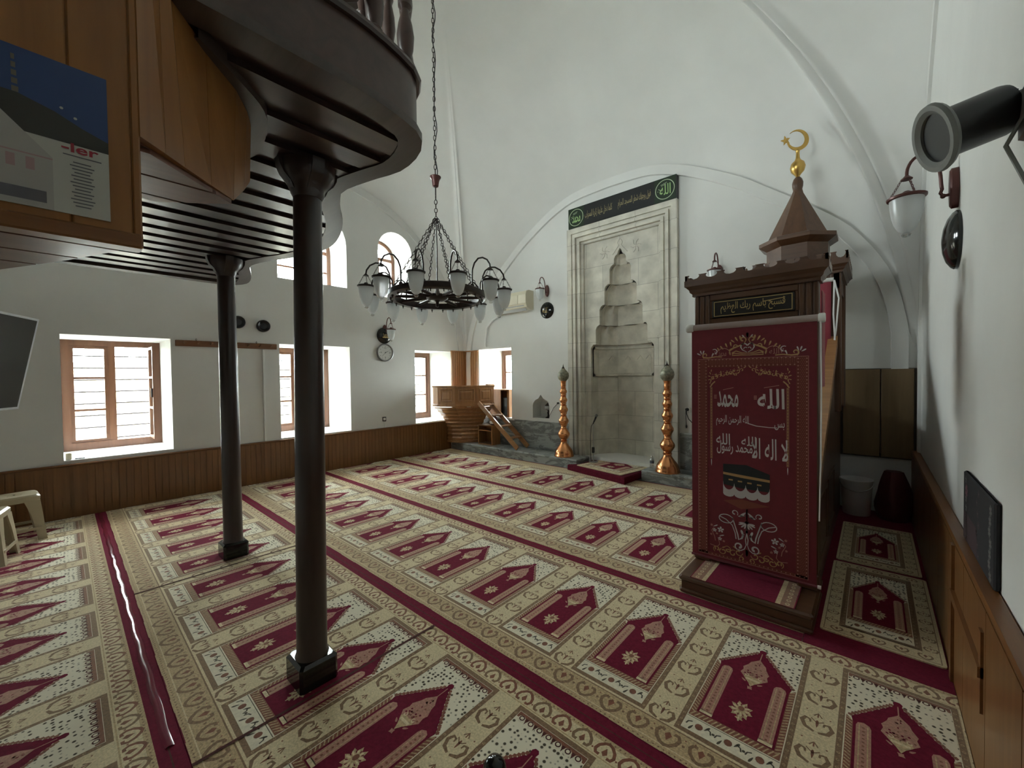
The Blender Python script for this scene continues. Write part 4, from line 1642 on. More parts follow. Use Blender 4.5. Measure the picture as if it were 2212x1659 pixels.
for i in range(len(mb.s)):
    mb.s[i] = False
obj_from('turret_drum', mb, M_WALNUTX, mn)
mb = MB()
mb.lathe([(DR - 0.005, 3.0), (0.055, 3.50), (0.05, 3.52)], (tcx, tcy, 0), 8, 0, pi / 8)
for i in range(len(mb.s)):
    mb.s[i] = False
mb.lathe([(0.05, 3.51), (0.042, 3.545), (0.05, 3.58), (0.052, 3.62), (0.040, 3.66), (0.024, 3.68)], (tcx, tcy, 0), 16)
obj_from('turret_cap', mb, M_WALNUT, mn)
mb = MB()
mb.lathe([(0.026, 3.67), (0.018, 3.69), (0.030, 3.71), (0.060, 3.745), (0.072, 3.79), (0.060, 3.835), (0.030, 3.865), (0.020, 3.89), (0.016, 3.95), (0.020, 3.965), (0.010, 3.985)], (tcx, tcy, 0), 20)
# crescent and star, facing the room
cz, Rr = 4.085, 0.112
o_, i_ = [], []
for k in range(25):
    t = R(62) + (2 * pi - R(34)) * k / 24 - R(-40)
n = 28
outer_c = [(Rr * cos(R(165) + R(330) * k / n), Rr * sin(R(165) + R(330) * k / n)) for k in range(n + 1)]
inner_c = []
for k in range(n + 1):
    th = R(165) + R(330) * k / n
    wdt = 0.006 + 0.036 * sin(pi * k / n) ** 1.5
    inner_c.append(((Rr - wdt) * cos(th), (Rr - wdt) * sin(th)))
ux, uy = 0.80, 0.60
def cr(p, d): return (tcx + p[0] * ux - d * uy, tcy + p[0] * uy + d * ux, cz + p[1])
rows = [[cr(p, -0.007) for p in outer_c], [cr(p, -0.007) for p in inner_c], [cr(p, 0.007) for p in inner_c], [cr(p, 0.007) for p in outer_c], [cr(p, -0.007) for p in outer_c]]
mb.grid(rows, 0, sm=False)
st = [((0.052 if k % 2 == 0 else 0.021) * cos(pi / 2 + pi * k / 5 + 0.25), (0.052 if k % 2 == 0 else 0.021) * sin(pi / 2 + pi * k / 5 + 0.25)) for k in range(10)]
st = [(x - 0.125, y + 0.0) for x, y in st]
A, B = [cr(p, -0.006) for p in st], [cr(p, 0.006) for p in st]
cA, cB = cr((-0.125, 0.0), -0.010), cr((-0.125, 0.0), 0.010)
for k in range(10):
    mb.face([A[k], A[(k + 1) % 10], cA]); mb.face([B[(k + 1) % 10], B[k], cB])
mb.grid([A, B], 0, closed=True, sm=False)
obj_from('crescent_finial', mb, M_GOLD, mn)

# runner on the entrance step
a = Art()
rw, rl = 0.60, 0.36
a.rect(0, 0, rw, rl, 'maroon', 0)
for x in (0.0, rw - 0.10):
    f = 1 if x == 0 else -1
    xx = x if x == 0 else rw
    a.rect(*sorted((xx + f * 0.006, xx + f * 0.10))[:1], 0, max(xx + f * 0.006, xx + f * 0.10), rl, 'rust', 1)
    a.rect(min(xx + f * 0.075, xx + f * 0.10), 0, max(xx + f * 0.075, xx + f * 0.10), rl, 'tan', 2)
    for k in range(7):
        a.disc(xx + f * 0.040, 0.03 + k * 0.05, 0.013, 'tan', 2, 8, 0.019)
        a.disc(xx + f * 0.040, 0.03 + k * 0.05, 0.006, 'rust', 3, 6, 0.009)
mb = MB()
mb.box(-0.945, -0.945 + rw, 2.885, 3.23, 0.1355, 0.139, K['maroon'])
a.stamp(mb, (-0.945, 2.885, 0.1392), (1, 0, 0), (0, 1, 0), (0, 0, 1), K, 0.0003, 0.0)
tag(obj_from('step_runner', mb, CARPET), 'small maroon runner with tan borders lying on the pulpit step', 'runner')

# ------------------------------------------------------------------ roll-up banner in the gateway
BX0, BX1, BZ0, BZ1, BY = -1.008, -0.262, 0.205, 1.865, 3.135
bw, bh = BX1 - BX0, BZ1 - BZ0
bn = thing('banner', 'dark red roll-up banner with gold scrolls and white script, hung in the pulpit gateway', 'banner', ((BX0 + BX1) / 2, BY, BZ0))
mb = MB()
nb = 10
front = [[(BX0 + bw * i / nb, BY - 0.004 * sin(pi * j / 12), BZ0 + bh * j / 12) for i in range(nb + 1)] for j in range(13)]
back = [[(x, y + 0.003, z) for x, y, z in r] for r in front]
mb.grid(front, 0, sm=False)
mb.grid([r[::-1] for r in back], 0, sm=False)
obj_from('cloth', mb, mat('banner_red', (0.155, 0.012, 0.022), 0.6, noise=0.08, nscale=30), bn)
mb = MB()
mb.lathe_axis([(0.024, 0), (0.024, bw + 0.03)], (BX0 - 0.015, BY + 0.012, BZ1 + 0.02), (1, 0, 0), 16)
obj_from('roller', mb, mat('roller_grey', (0.34, 0.27, 0.26), 0.4), bn)
for x0, x1 in ((BX0 - 0.04, BX0 + 0.012), (BX1 + 0.005, BX1 + 0.04)):
    mb = MB()
    mb.lathe_axis([(0.026, 0), (0.030, 0.006), (0.030, x1 - x0 - 0.006), (0.026, x1 - x0)], (x0, BY + 0.012, BZ1 + 0.02), (1, 0, 0), 16)
    mb.box(x0 + 0.01, x1 - 0.01, BY + 0.02, GY + 0.002, BZ1 + 0.005, BZ1 + 0.035)
    obj_from('end_cap', mb, M_WHITEPL, bn)
mb = MB()
mb.lathe_axis([(0.009, 0), (0.009, bw + 0.01)], (BX0 - 0.005, BY + 0.001, BZ0 - 0.004), (1, 0, 0), 10)
obj_from('bottom_bar', mb, mat('banner_bar', (0.12, 0.02, 0.03), 0.5), bn)
mb = MB()
mb.lathe_axis([(0.012, 0), (0.012, 0.018)], (BX1 + 0.005, BY + 0.001, BZ0 - 0.004), (1, 0, 0), 10)
obj_from('bar_end', mb, M_WHITEPL, bn)
mb = MB()
cxp = BX1 + 0.018
mb.tube([(cxp, BY - 0.006, BZ1 + 0.01), (cxp + 0.004, BY - 0.008, 1.4), (cxp + 0.002, BY - 0.008, 1.0), (cxp - 0.004, BY - 0.006, 0.62)], 0.0045, 6)
obj_from('pull_chain', mb, M_WHITEPL, bn)

# printed ornament, drawn in banner units: x 0..bw, y 0..bh
a = Art()
G, Wt, Rz, Bk, Gr, Fd = 'gold', 'white', 'rose', 'black', 'greywhite', 'faint'
U, V = bw, bh
cx0 = U * 0.49
def vy(v): return V * (1 - v)
# pattern band: frame on three sides
x0, x1, yt, yb = U * 0.06, U * 0.945, vy(0.128), vy(0.985)
a.frame(x0, yb, x1, yt, 0.0028, Rz, 2)
bwid = 0.062
n = 70
def lattice(xa, ya, xb, yb_, horiz):
    L_ = (xb - xa) if horiz else (yb_ - ya)
    n = int(L_ / 0.0225)
    for k in range(n):
        c = (k + 0.5) * L_ / n
        for off in (0.010, 0.055):
            p = (xa + c, ya + off) if horiz else (xa + off, ya + c)
            a.disc(p[0], p[1], 0.0052, Rz, 3, 4, 0.0052)
        for off in (0.022, 0.033, 0.044):
            p = (xa + c, ya + off) if horiz else (xa + off, ya + c)
            a.disc(p[0], p[1], 0.0030, Fd, 3, 4)
            p2 = (p[0] + L_ / n / 2, p[1] + 0.0055) if horiz else (p[0] + 0.0055, p[1] + L_ / n / 2)
            a.disc(p2[0], p2[1], 0.0030, Fd, 3, 4)
a.rect(x0 + 0.003, yb, x0 + bwid + 0.003, yt - 0.003, 'band', 1)
a.rect(x1 - bwid - 0.003, yb, x1 - 0.003, yt - 0.003, 'band', 1)
a.rect(x0 + bwid, yt - bwid, x1 - bwid, yt - 0.003, 'band', 1)
lattice(x0, yb + 0.01, x0 + bwid, yt - 0.004, False)
lattice(x1 - bwid - 0.003, yb + 0.01, x1, yt - 0.004, False)
lattice(x0 + bwid, yt - bwid, x1 - bwid, yt, True)
a.rect(x0, yb, x1, yb + 0.022, 'band', 1)
for k in range(26):
    a.disc(x0 + 0.02 + k * (x1 - x0 - 0.04) / 25, yb + 0.011, 0.0045, Rz, 3, 4)
# crown of scrolls above the band
s0 = len(a.p)
yb0 = vy(0.122)
a.drop(cx0, vy(0.045), pi / 2, 0.034, 0.022, Wt, 3)
a.drop(cx0 - 0.014, vy(0.047), R(128), 0.030, 0.012, Wt, 3)
a.spiral(cx0 - 0.028, vy(0.052), 0.020, 0.006, R(-20), 0.85, 0.006, 0.012, G, 3)
a.ribbon([(cx0 - 0.008, vy(0.055)), (cx0 - 0.02, vy(0.068)), (cx0 - 0.05, vy(0.077)), (cx0 - 0.085, vy(0.085)), (cx0 - 0.115, vy(0.096))], [0.004, 0.014], G, 3)
for dx, dv, an, ln in ((-0.040, 0.056, 100, 0.036), (-0.058, 0.058, 120, 0.036), (-0.078, 0.062, 142, 0.030), (-0.10, 0.078, 100, 0.034), (-0.125, 0.082, 112, 0.034), (-0.150, 0.090, 128, 0.034),
                       (-0.175, 0.095, 122, 0.028)):
    a.drop(cx0 + dx, vy(dv), R(an), ln, ln * 0.42, G, 3)
a.spiral(cx0 - 0.075, vy(0.080), 0.016, 0.005, R(10), 0.8, 0.005, 0.009, G, 3)
a.ring(cx0 - 0.020, vy(0.082), 0.020, 0.008, Wt, 3, 12, R(20), R(200), 0.022)
a.ribbon([(cx0 - 0.040, vy(0.084)), (cx0 - 0.030, vy(0.095)), (cx0 - 0.004, vy(0.104))], [0.008, 0.003], Wt, 3)
a.ring(cx0 - 0.012, vy(0.090), 0.010, 0.004, Wt, 3, 8, R(30), R(200))
for k in range(3):
    a.ribbon([(cx0, vy(0.108 + k * 0.005)), (cx0 - 0.035, vy(0.106 + k * 0.005)), (cx0 - 0.07 - 0.012 * k, vy(0.098 + k * 0.009)), (cx0 - 0.095, vy(0.106 + k * 0.005))], [0.003, 0.008], G, 3)
a.ring(cx0 - 0.150, vy(0.112), 0.046, 0.005, Rz, 3, 14, 0, pi)
a.drop(cx0 - 0.106, vy(0.116), R(100), 0.03, 0.014, G, 3)
a.spiral(cx0 - 0.207, vy(0.098), 0.020, 0.012, R(130), -0.6, 0.004, 0.010, Wt, 3)
a.ribbon([(cx0 - 0.215, vy(0.104)), (cx0 - 0.222, vy(0.111)), (cx0 - 0.226, vy(0.120))], [0.011, 0.004], Wt, 3)
a.disc(cx0 - 0.205, vy(0.098), 0.003, Wt, 4, 6)
a.ribbon([(cx0 - 0.16, vy(0.121)), (cx0 - 0.20, vy(0.119)), (cx0 - 0.25, vy(0.123)), (cx0 - 0.28, vy(0.121))], [0.006, 0.010], G, 3)
a.spiral(cx0 - 0.270, vy(0.112), 0.020, 0.006, R(250), -0.85, 0.010, 0.005, G, 3)
for an in (70, 108, 150):
    a.drop(cx0 - 0.292 + 0.010 * cos(R(an)), vy(0.114) + 0.012 * sin(R(an)), R(an), 0.030, 0.012, Wt, 3)
# inner scroll garland under the band
for k in range(9):
    t = k / 8
    px = cx0 - 0.035 - t * 0.185
    py_ = vy(0.178 + 0.030 * t)
    a.spiral(px, py_, 0.013, 0.004, R(200 + 60 * k), 0.8 * (1 if k % 2 else -1), 0.003, 0.006, G, 3)
    a.drop(px + 0.01, py_ + 0.012, R(40 + 70 * k), 0.022, 0.009, G, 3)
    a.drop(px - 0.01, py_ - 0.010, R(220 + 50 * k), 0.022, 0.009, G, 3)
    a.disc(px, py_ + 0.022, 0.003, Rz, 3, 6)
for k in range(6):
    a.drop(cx0 - 0.232, vy(0.185 + 0.010 * k), R(80 + 40 * k), 0.020, 0.008, G, 3)
# slim columns
a.rect(cx0 - 0.238, vy(0.56), cx0 - 0.222, vy(0.25), 'col', 2)
for k in range(26):
    a.disc(cx0 - 0.230, vy(0.255 + k * 0.012), 0.0045, 'gold2', 3, 5)
a.ribbon([(cx0 - 0.238, vy(0.25)), (cx0 - 0.222, vy(0.235)), (cx0 - 0.205, vy(0.225))], 0.008, G, 3)
a.drop(cx0 - 0.230, vy(0.592), pi / 2, 0.05, 0.008, Wt, 3)
a.mirror(cx0, s0)
for tx, xa, xb, va, vb, hh in (('محمد', 0.235, 0.415, 0.335, 0.265, 0), ('الله', 0.57, 0.775, 0.335, 0.255, 0)):
    a.add(lettering(tx, U * xa, vy(va), U * xb, vy(vb), Wt, 4, 0.016))
    a.ribbon([(U * (xa + .05), vy(vb - .004)), (U * (xb - .04), vy(vb - .014))], 0.004, Rz, 4)
    for k in range(9):
        a.disc(U * (xa - 0.025) + 0.006 * (k % 3), vy(0.285 + 0.006 * (k // 3)), 0.0035, Rz, 4, 5)
a.add(lettering('الله', U * 0.66, vy(0.116), U * 0.735, vy(0.094), Rz, 4, 0.0))
a.add(lettering('محمد', U * 0.245, vy(0.118), U * 0.315, vy(0.098), Rz, 4, 0.0))
a.add(lettering('الله الرحمن الرحيم', U * 0.225, vy(0.415), U * 0.50, vy(0.368), Wt, 4, 0.006))
a.ribbon([(U * 0.49, vy(0.398)), (U * 0.56, vy(0.407)), (U * 0.66, vy(0.410)), (U * 0.72, vy(0.409))], [0.006, 0.004], Wt, 4)
a.add(lettering('بس', U * 0.70, vy(0.418), U * 0.775, vy(0.388), Wt, 4, 0.006))
a.add(lettering('لا اله الا', U * 0.52, vy(0.540), U * 0.80, vy(0.455), Wt, 4, 0.010))
a.add(lettering('الله', U * 0.44, vy(0.492), U * 0.56, vy(0.452), Wt, 4, 0.006))
a.add(lettering('محمد رسول', U * 0.23, vy(0.535), U * 0.53, vy(0.478), Wt, 4, 0.012))
a.add(lettering('الله', U * 0.225, vy(0.495), U * 0.345, vy(0.447), Wt, 4, 0.006))
# draped black cube with gold band and white hem
kx0, kx1, km = U * 0.285, U * 0.665, U * 0.44
a.poly([(kx0, vy(0.665)), (km, vy(0.672)), (kx1, vy(0.672)), (kx1, vy(0.600)), (km + 0.03, vy(0.572)), (kx0, vy(0.578))], Bk, 3)
a.poly([(kx0, vy(0.612)), (km, vy(0.616)), (kx1, vy(0.622)), (kx1, vy(0.632)), (km, vy(0.628)), (kx0, vy(0.622))], 'gold2', 4)
for k in range(4):
    a.rect(kx0 + 0.035 + k * 0.058, vy(0.645 + 0.002 * k), kx0 + 0.062 + k * 0.058, vy(0.639 + 0.002 * k), 'gold2', 4)
hem = [(kx0, vy(0.650))]
for k in range(4):
    c = kx0 + (kx1 - kx0) * (k + 0.5) / 4
    r = (kx1 - kx0) / 8
    hem += [(c - r * cos(t), vy(0.655) - 0.050 * sin(t)) for t in (0, .4, .8, 1.2, 1.57, 1.94, 2.34, 2.74, 3.14)]
hem += [(kx1, vy(0.650)), (kx1, vy(0.705))]
for k in range(3, -1, -1):
    c = kx0 + (kx1 - kx0) * (k + 0.5) / 4
    r = (kx1 - kx0) / 8
    hem += [(c + r * cos(t), vy(0.703) - 0.020 * sin(t)) for t in (0, .6, 1.2, 1.57, 2.0, 2.6, 3.14)]
a.poly(hem, Gr, 5)
a.poly([(kx0, vy(0.735)), (km, vy(0.718)), (kx1, vy(0.730)), (km, vy(0.760))], 'brownred', 2)
# white bloom ornament
s0 = len(a.p)
c0 = cx0 - 0.005
a.drop(c0, vy(0.815), pi / 2, 0.10, 0.012, Gr, 4)
a.disc(c0, vy(0.812), 0.012, Gr, 4, 8)
for an, ln in ((250, 0.045), (225, 0.05), (200, 0.055), (185, 0.05)):
    a.drop(c0, vy(0.815), R(an), ln, 0.014, Gr, 4)
a.disc(c0, vy(0.851), 0.009, Gr, 4, 8)
a.ribbon([(c0, vy(0.82)), (c0 - 0.001, vy(0.86)), (c0 - 0.008, vy(0.885)), (c0 - 0.004, vy(0.905))], 0.006, Gr, 4)
a.drop(c0 - 0.005, vy(0.770), R(225), 0.05, 0.022, Gr, 4)
a.drop(c0 - 0.010, vy(0.785), R(195), 0.045, 0.014, Gr, 4)
a.spiral(c0 - 0.075, vy(0.780), 0.022, 0.008, R(-40), 0.9, 0.004, 0.009, Gr, 4)
a.ring(c0 - 0.13, vy(0.812), 0.045, 0.006, Gr, 4, 18, R(-30), R(330), 0.030)
a.ribbon([(c0 - 0.172, vy(0.806)), (c0 - 0.13, vy(0.815)), (c0 - 0.09, vy(0.835)), (c0 - 0.072, vy(0.865)), (c0 - 0.066, vy(0.89))], 0.006, Gr, 4)
a.ribbon([(c0 - 0.09, vy(0.800)), (c0 - 0.075, vy(0.83)), (c0 - 0.055, vy(0.87)), (c0 - 0.05, vy(0.89)), (c0 - 0.03, vy(0.882)), (c0 - 0.02, vy(0.862))], [0.006, 0.012], Gr, 4)
a.drop(c0 - 0.018, vy(0.875), R(110), 0.05, 0.020, Gr, 4)
a.spiral(c0 - 0.048, vy(0.918), 0.028, 0.008, R(250), -0.95, 0.006, 0.016, Gr, 4)
a.ribbon([(c0 - 0.003, vy(0.905)), (c0 - 0.015, vy(0.925)), (c0 - 0.035, vy(0.934)), (c0 - 0.055, vy(0.934))], [0.004, 0.008], Gr, 4)
# golden bloom below it
for t, (qx, qv) in enumerate(((-0.05, 0.945), (-0.085, 0.955), (-0.12, 0.945), (-0.15, 0.955), (-0.19, 0.952))):
    a.spiral(c0 + qx, vy(qv), 0.026, 0.006, R(60 * t), 0.9 * (1 if t % 2 else -1), 0.004, 0.010, 'gold2', 3)
    a.drop(c0 + qx - 0.01, vy(qv - 0.012), R(150 + 30 * t), 0.03, 0.012, 'gold2', 3)
a.drop(c0, vy(0.955), pi / 2, 0.05, 0.024, 'gold2', 3)
a.spiral(c0 - 0.03, vy(0.968), 0.018, 0.006, R(250), -0.9, 0.004, 0.010, 'gold2', 3)
# flower sprays at the sides
for fx, fv, r in ((-0.165, 0.865, 0.022), (-0.205, 0.872, 0.014), (-0.170, 0.905, 0.014), (-0.145, 0.912, 0.009), (-0.225, 0.852, 0.009), (-0.190, 0.885, 0.008), (-0.228, 0.893, 0.008)):
    a.flower(c0 + fx, vy(fv), r, 5, Gr if r > 0.012 else Rz, 'brownred', 4)
a.ribbon([(c0 - 0.21, vy(0.862)), (c0 - 0.225, vy(0.875)), (c0 - 0.205, vy(0.900)), (c0 - 0.200, vy(0.918))], 0.004, Rz, 3)
a.ribbon([(c0 - 0.165, vy(0.895)), (c0 - 0.18, vy(0.905)), (c0 - 0.172, vy(0.930)), (c0 - 0.19, vy(0.943)), (c0 - 0.235, vy(0.938))], 0.004, Rz, 3)
a.drop(c0 - 0.215, vy(0.858), R(30), 0.035, 0.010, Gr, 4)
a.drop(c0 - 0.175, vy(0.893), R(20), 0.035, 0.010, Gr, 4)
a.mirror(c0, s0)
a.clip(x0=0.002, x1=U - 0.002, y0=0.004, y1=V - 0.004)
mb = MB()
a.stamp(mb, (BX0, BY - 0.0052, BZ0), (1, 0, 0), (0, 0, 1), (0, -1, 0),
        {'gold': 0, 'white': 1, 'rose': 2, 'black': 3, 'greywhite': 4, 'faint': 5, 'band': 6, 'gold2': 7, 'col': 8, 'brownred': 9}, 0.00035, 0.0)
obj_from('printed_ornament', mb, [mat('print_' + n, c, 0.6) for n, c in (('gold', (0.50, 0.31, 0.14)), ('white', (0.60, 0.56, 0.56)), ('rose', (0.42, 0.20, 0.16)), ('black', (0.010, 0.014, 0.016)),
         ('greywhite', (0.50, 0.48, 0.49)), ('faint', (0.30, 0.10, 0.07)), ('band', (0.16, 0.030, 0.020)), ('gold2', (0.42, 0.25, 0.10)), ('col', (0.28, 0.12, 0.07)), ('brownred', (0.20, 0.05, 0.03)))], bn)

# second, plain roll-up curtain higher up at the turret
cu = thing('curtain', 'plain dark red curtain with a white cord under the pulpit turret', 'curtain', (-0.60, 4.98, 1.3))
mb = MB()
rows = []
for z in (1.28, 1.7, 2.1, 2.42):
    rows.append([(-0.93 + 0.62 * k / 20, 4.985 + 0.006 * sin(k * 1.9), z) for k in range(21)])
mb.grid(rows, 0, sm=True)
mb.grid([[(x, y + 0.004, z) for x, y, z in r][::-1] for r in rows], 0, sm=True)
obj_from('cloth', mb, mat('curtain_red', (0.26, 0.030, 0.050), 0.7), cu)
mb = MB()
mb.lathe_axis([(0.02, 0), (0.02, 0.66)], (-0.95, 4.99, 2.44), (1, 0, 0), 12)
obj_from('roller', mb, M_WHITEPL, cu)
mb = MB()
mb.tube([(-0.285, 4.975, 2.43), (-0.25, 4.96, 2.25), (-0.27, 4.96, 1.95), (-0.30, 4.97, 1.72), (-0.295, 4.97, 1.55)], 0.007, 6)
mb.tube([(-0.285, 4.975, 2.43), (-0.29, 4.96, 2.1), (-0.275, 4.96, 1.8), (-0.295, 4.97, 1.55)], 0.007, 6)
obj_from('cord', mb, M_WHITEPL, cu)
# side strip of red cloth inside the gateway, beside the lintel
mb = MB()
rows = [[(-0.262 + 0.004, 3.36 + 0.03 * k, z) for k in range(8)] for z in (1.45, 2.09)]
mb.grid(rows, 0, sm=False)
mb.grid([[(x + 0.004, y, z) for x, y, z in r][::-1] for r in rows], 0, sm=False)
tag(obj_from('cloth_strip', mb, mat('strip_pink', (0.30, 0.07, 0.075), 0.7, noise=0.2, nscale=60)), 'pinkish red cloth strip hanging on the side of the pulpit gateway', 'cloth')

# ------------------------------------------------------------------ bell lamp pieces (used by the chandelier and the wall lamps)
def bell(r):
    """profile of a frosted bell glass of top radius r, hanging down from z = 0"""
    return [(0.10 * r, -2.52 * r), (0.30 * r, -2.48 * r), (0.52 * r, -2.28 * r), (0.72 * r, -1.85 * r), (0.86 * r, -1.30 * r), (0.94 * r, -0.70 * r), (0.98 * r, -0.2 * r), (1.0 * r, 0.0),
            (0.96 * r, 0.0), (0.94 * r, -0.2 * r), (0.90 * r, -0.70 * r), (0.82 * r, -1.30 * r), (0.67 * r, -1.85 * r), (0.46 * r, -2.22 * r), (0.06 * r, -2.44 * r)]


def lamp_pieces(parent, c, r, zc, metal):
    """hanging lamp under a canopy: c = (x, y) local, zc = height of the canopy tip"""
    x, y = c
    cp = MB()
    cp.lathe([(0.34 * r, -0.36 * r), (0.36 * r, -0.30 * r), (0.20 * r, -0.14 * r), (0.09 * r, -0.02 * r), (0.07 * r, 0.10 * r)], (x, y, zc), 14)
    o1 = obj_from('lamp_canopy', cp, metal, parent, world=False)
    zt = zc - 1.75 * r
    for k in range(3):
        ch = MB()
        a = 2 * pi * k / 3 + 0.4
        ch.chain((x + 0.30 * r * cos(a), y + 0.30 * r * sin(a), zc - 0.33 * r), (x + 1.04 * r * cos(a), y + 1.04 * r * sin(a), zt + 0.04 * r), 0.22 * r, 0.13 * r, 0.022 * r)
        obj_from('lamp_chain', ch, metal, parent, world=False)
    cap = MB()
    cap.lathe([(1.00 * r, -0.10 * r), (1.14 * r, -0.04 * r), (1.16 * r, 0.10 * r), (1.02 * r, 0.17 * r), (0.55 * r, 0.20 * r), (0.28 * r, 0.26 * r), (0.26 * r, 0.46 * r), (0.14 * r, 0.54 * r), (0.001, 0.55 * r)],
              (x, y, zt), 20)
    obj_from('lamp_cap', cap, metal, parent, world=False)
    g = MB()
    g.lathe(bell(r), (x, y, zt - 0.08 * r), 20)
    s = obj_from('glass_shade', g, M_FROST, parent, world=False, sharp=60)
    k = MB()
    zz = zt - 0.08 * r - 2.52 * r
    k.lathe([(0.02 * r, -0.36 * r), (0.22 * r, -0.30 * r), (0.30 * r, -0.16 * r), (0.24 * r, -0.04 * r), (0.14 * r, 0.0), (0.20 * r, 0.05 * r), (0.10 * r, 0.09 * r)], (x, y, zz), 14)
    obj_from('glass_knob', k, M_CLEAR, parent, world=False)
    return o1


# ------------------------------------------------------------------ chandelier
CHX, CHY, CHZ = -3.165, 2.46, 2.325
chd = thing('chandelier', 'dark wheel chandelier with twelve frosted bell lamps, hung on chains', 'chandelier', (CHX, CHY, CHZ))
# the wheel hangs very slightly out of level
TILT = Matrix.Rotation(R(3.2), 3, Vector((-CHY, CHX, 0)).normalized())
RR = 0.455


def T(p):
    return tuple(TILT @ Vector(p))


def tilt(mb):
    mb.v = [T(p) for p in mb.v]
    return mb


mb = MB()
n = 64
def rr(r, z): return [(r * cos(2 * pi * k / n), r * sin(2 * pi * k / n), z) for k in range(n)]
mb.grid([rr(RR - 0.055, -0.03), rr(RR + 0.0, -0.03), rr(RR + 0.012, -0.022), rr(RR + 0.012, 0.022), rr(RR, 0.03), rr(RR - 0.055, 0.03), rr(RR - 0.055, -0.03)], 0, closed=True, sm=True)
obj_from('wheel_rim', tilt(mb), M_IRON, chd, world=False)
mb = MB()
mb.lathe([(0.001, -0.10), (0.014, -0.095), (0.016, -0.05), (0.03, -0.035), (0.085, -0.028), (0.105, -0.012), (0.105, 0.012), (0.07, 0.024), (0.03, 0.03), (0.02, 0.06), (0.001, 0.065)], (0, 0, 0), 24)
obj_from('hub', tilt(mb), M_IRON, chd, world=False)
PH0 = R(7.2)
for k in range(12):
    a = PH0 + k * pi / 6 + pi / 12
    mb = MB()
    mb.tube([(0.09 * cos(a), 0.09 * sin(a), 0), (0.18 * cos(a), 0.18 * sin(a), 0), (0.30 * cos(a), 0.30 * sin(a), 0), (0.41 * cos(a), 0.41 * sin(a), 0)], [0.011, 0.016, 0.016, 0.011], 8)
    obj_from('spoke', tilt(mb), M_IRON, chd, world=False)
for k in range(24):
    a = PH0 + k * pi / 12 + pi / 24
    mb = MB()
    mb.lathe([(0.010, 0.0), (0.010, -0.008), (0.005, -0.012), (0.005, -0.026), (0.001, -0.028)][::-1], (RR * cos(a) - 0.02 * cos(a), RR * sin(a) - 0.02 * sin(a), -0.03), 8)
    obj_from('bolt', tilt(mb), M_IRON, chd, world=False)
RL = 0.655
for k in range(12):
    a = PH0 + k * pi / 6
    u, v = cos(a), sin(a)
    # goose-neck arm rising from the rim and curving outwards
    p = [(RR - 0.01, 0.02), (RR - 0.01, 0.12), (RR - 0.006, 0.18), (RR + 0.02, 0.235), (RR + 0.065, 0.268), (RR + 0.115, 0.265), (RR + 0.165, 0.235), (RL - 0.006, 0.19), (RL, 0.155)]
    mb = MB()
    mb.tube([T((u * r, v * r, z)) for r, z in p], 0.0075, 8)
    mb.lathe([(0.018, 0.0), (0.018, 0.012), (0.010, 0.022)], T((u * (RR - 0.01), v * (RR - 0.01), 0.028)), 10)
    arm = obj_from('lamp_arm', mb, M_IRON, chd, world=False)
    q = T((u * RL, v * RL, 0.16))
    lamp_pieces(arm, (q[0], q[1]), 0.068, q[2], M_IRON)
ZT = 3.08 - CHZ
for k in range(8):
    a = PH0 + pi / 12 + k * pi / 4
    mb = MB()
    mb.chain((0.012 * cos(a), 0.012 * sin(a), ZT), T(((RR - 0.02) * cos(a), (RR - 0.02) * sin(a), 0.03)), 0.040, 0.022, 0.0030)
    obj_from('support_chain', mb, M_IRON, chd, world=False)
mb = MB()
mb.tube([(0, 0, ZT), (0.004, 0.002, ZT - 0.3), (0, 0, 0.06)], 0.006, 8)
obj_from('stem', mb, M_IRON, chd, world=False)
mb = MB()
mb.chain((0, 0, ZT - 0.02), (0, 0, 3.30 - CHZ), 0.046, 0.028, 0.0040)
mb.tube([(0, 0, 3.28 - CHZ), (0, 0, 3.42 - CHZ)], 0.006, 8)
mb.chain((0, 0, 3.46 - CHZ), (0, 0, VAULT_TOP - CHZ - 0.012), 0.056, 0.022, 0.0036)
obj_from('main_chain', mb, M_IRON, chd, world=False)
mb = MB()
w = []
for i in range(40):
    t = i / 39
    z = 3.46 + (VAULT_TOP - 0.05 - 3.46) * t
    w.append((0.014 * sin(i * 1.3) + 0.012, 0.012 * cos(i * 0.9), z - CHZ))
mb.tube(w, 0.0045, 6)
obj_from('cable', mb, M_BLACK, chd, world=False)
mb = MB()
mb.lathe([(0.020, 3.385), (0.028, 3.39), (0.034, 3.43), (0.040, 3.455), (0.054, 3.475), (0.054, 3.482), (0.02, 3.482)], (0, 0, -CHZ), 20)
obj_from('bell_cap', mb, M_BROWNMETAL, chd, world=False)


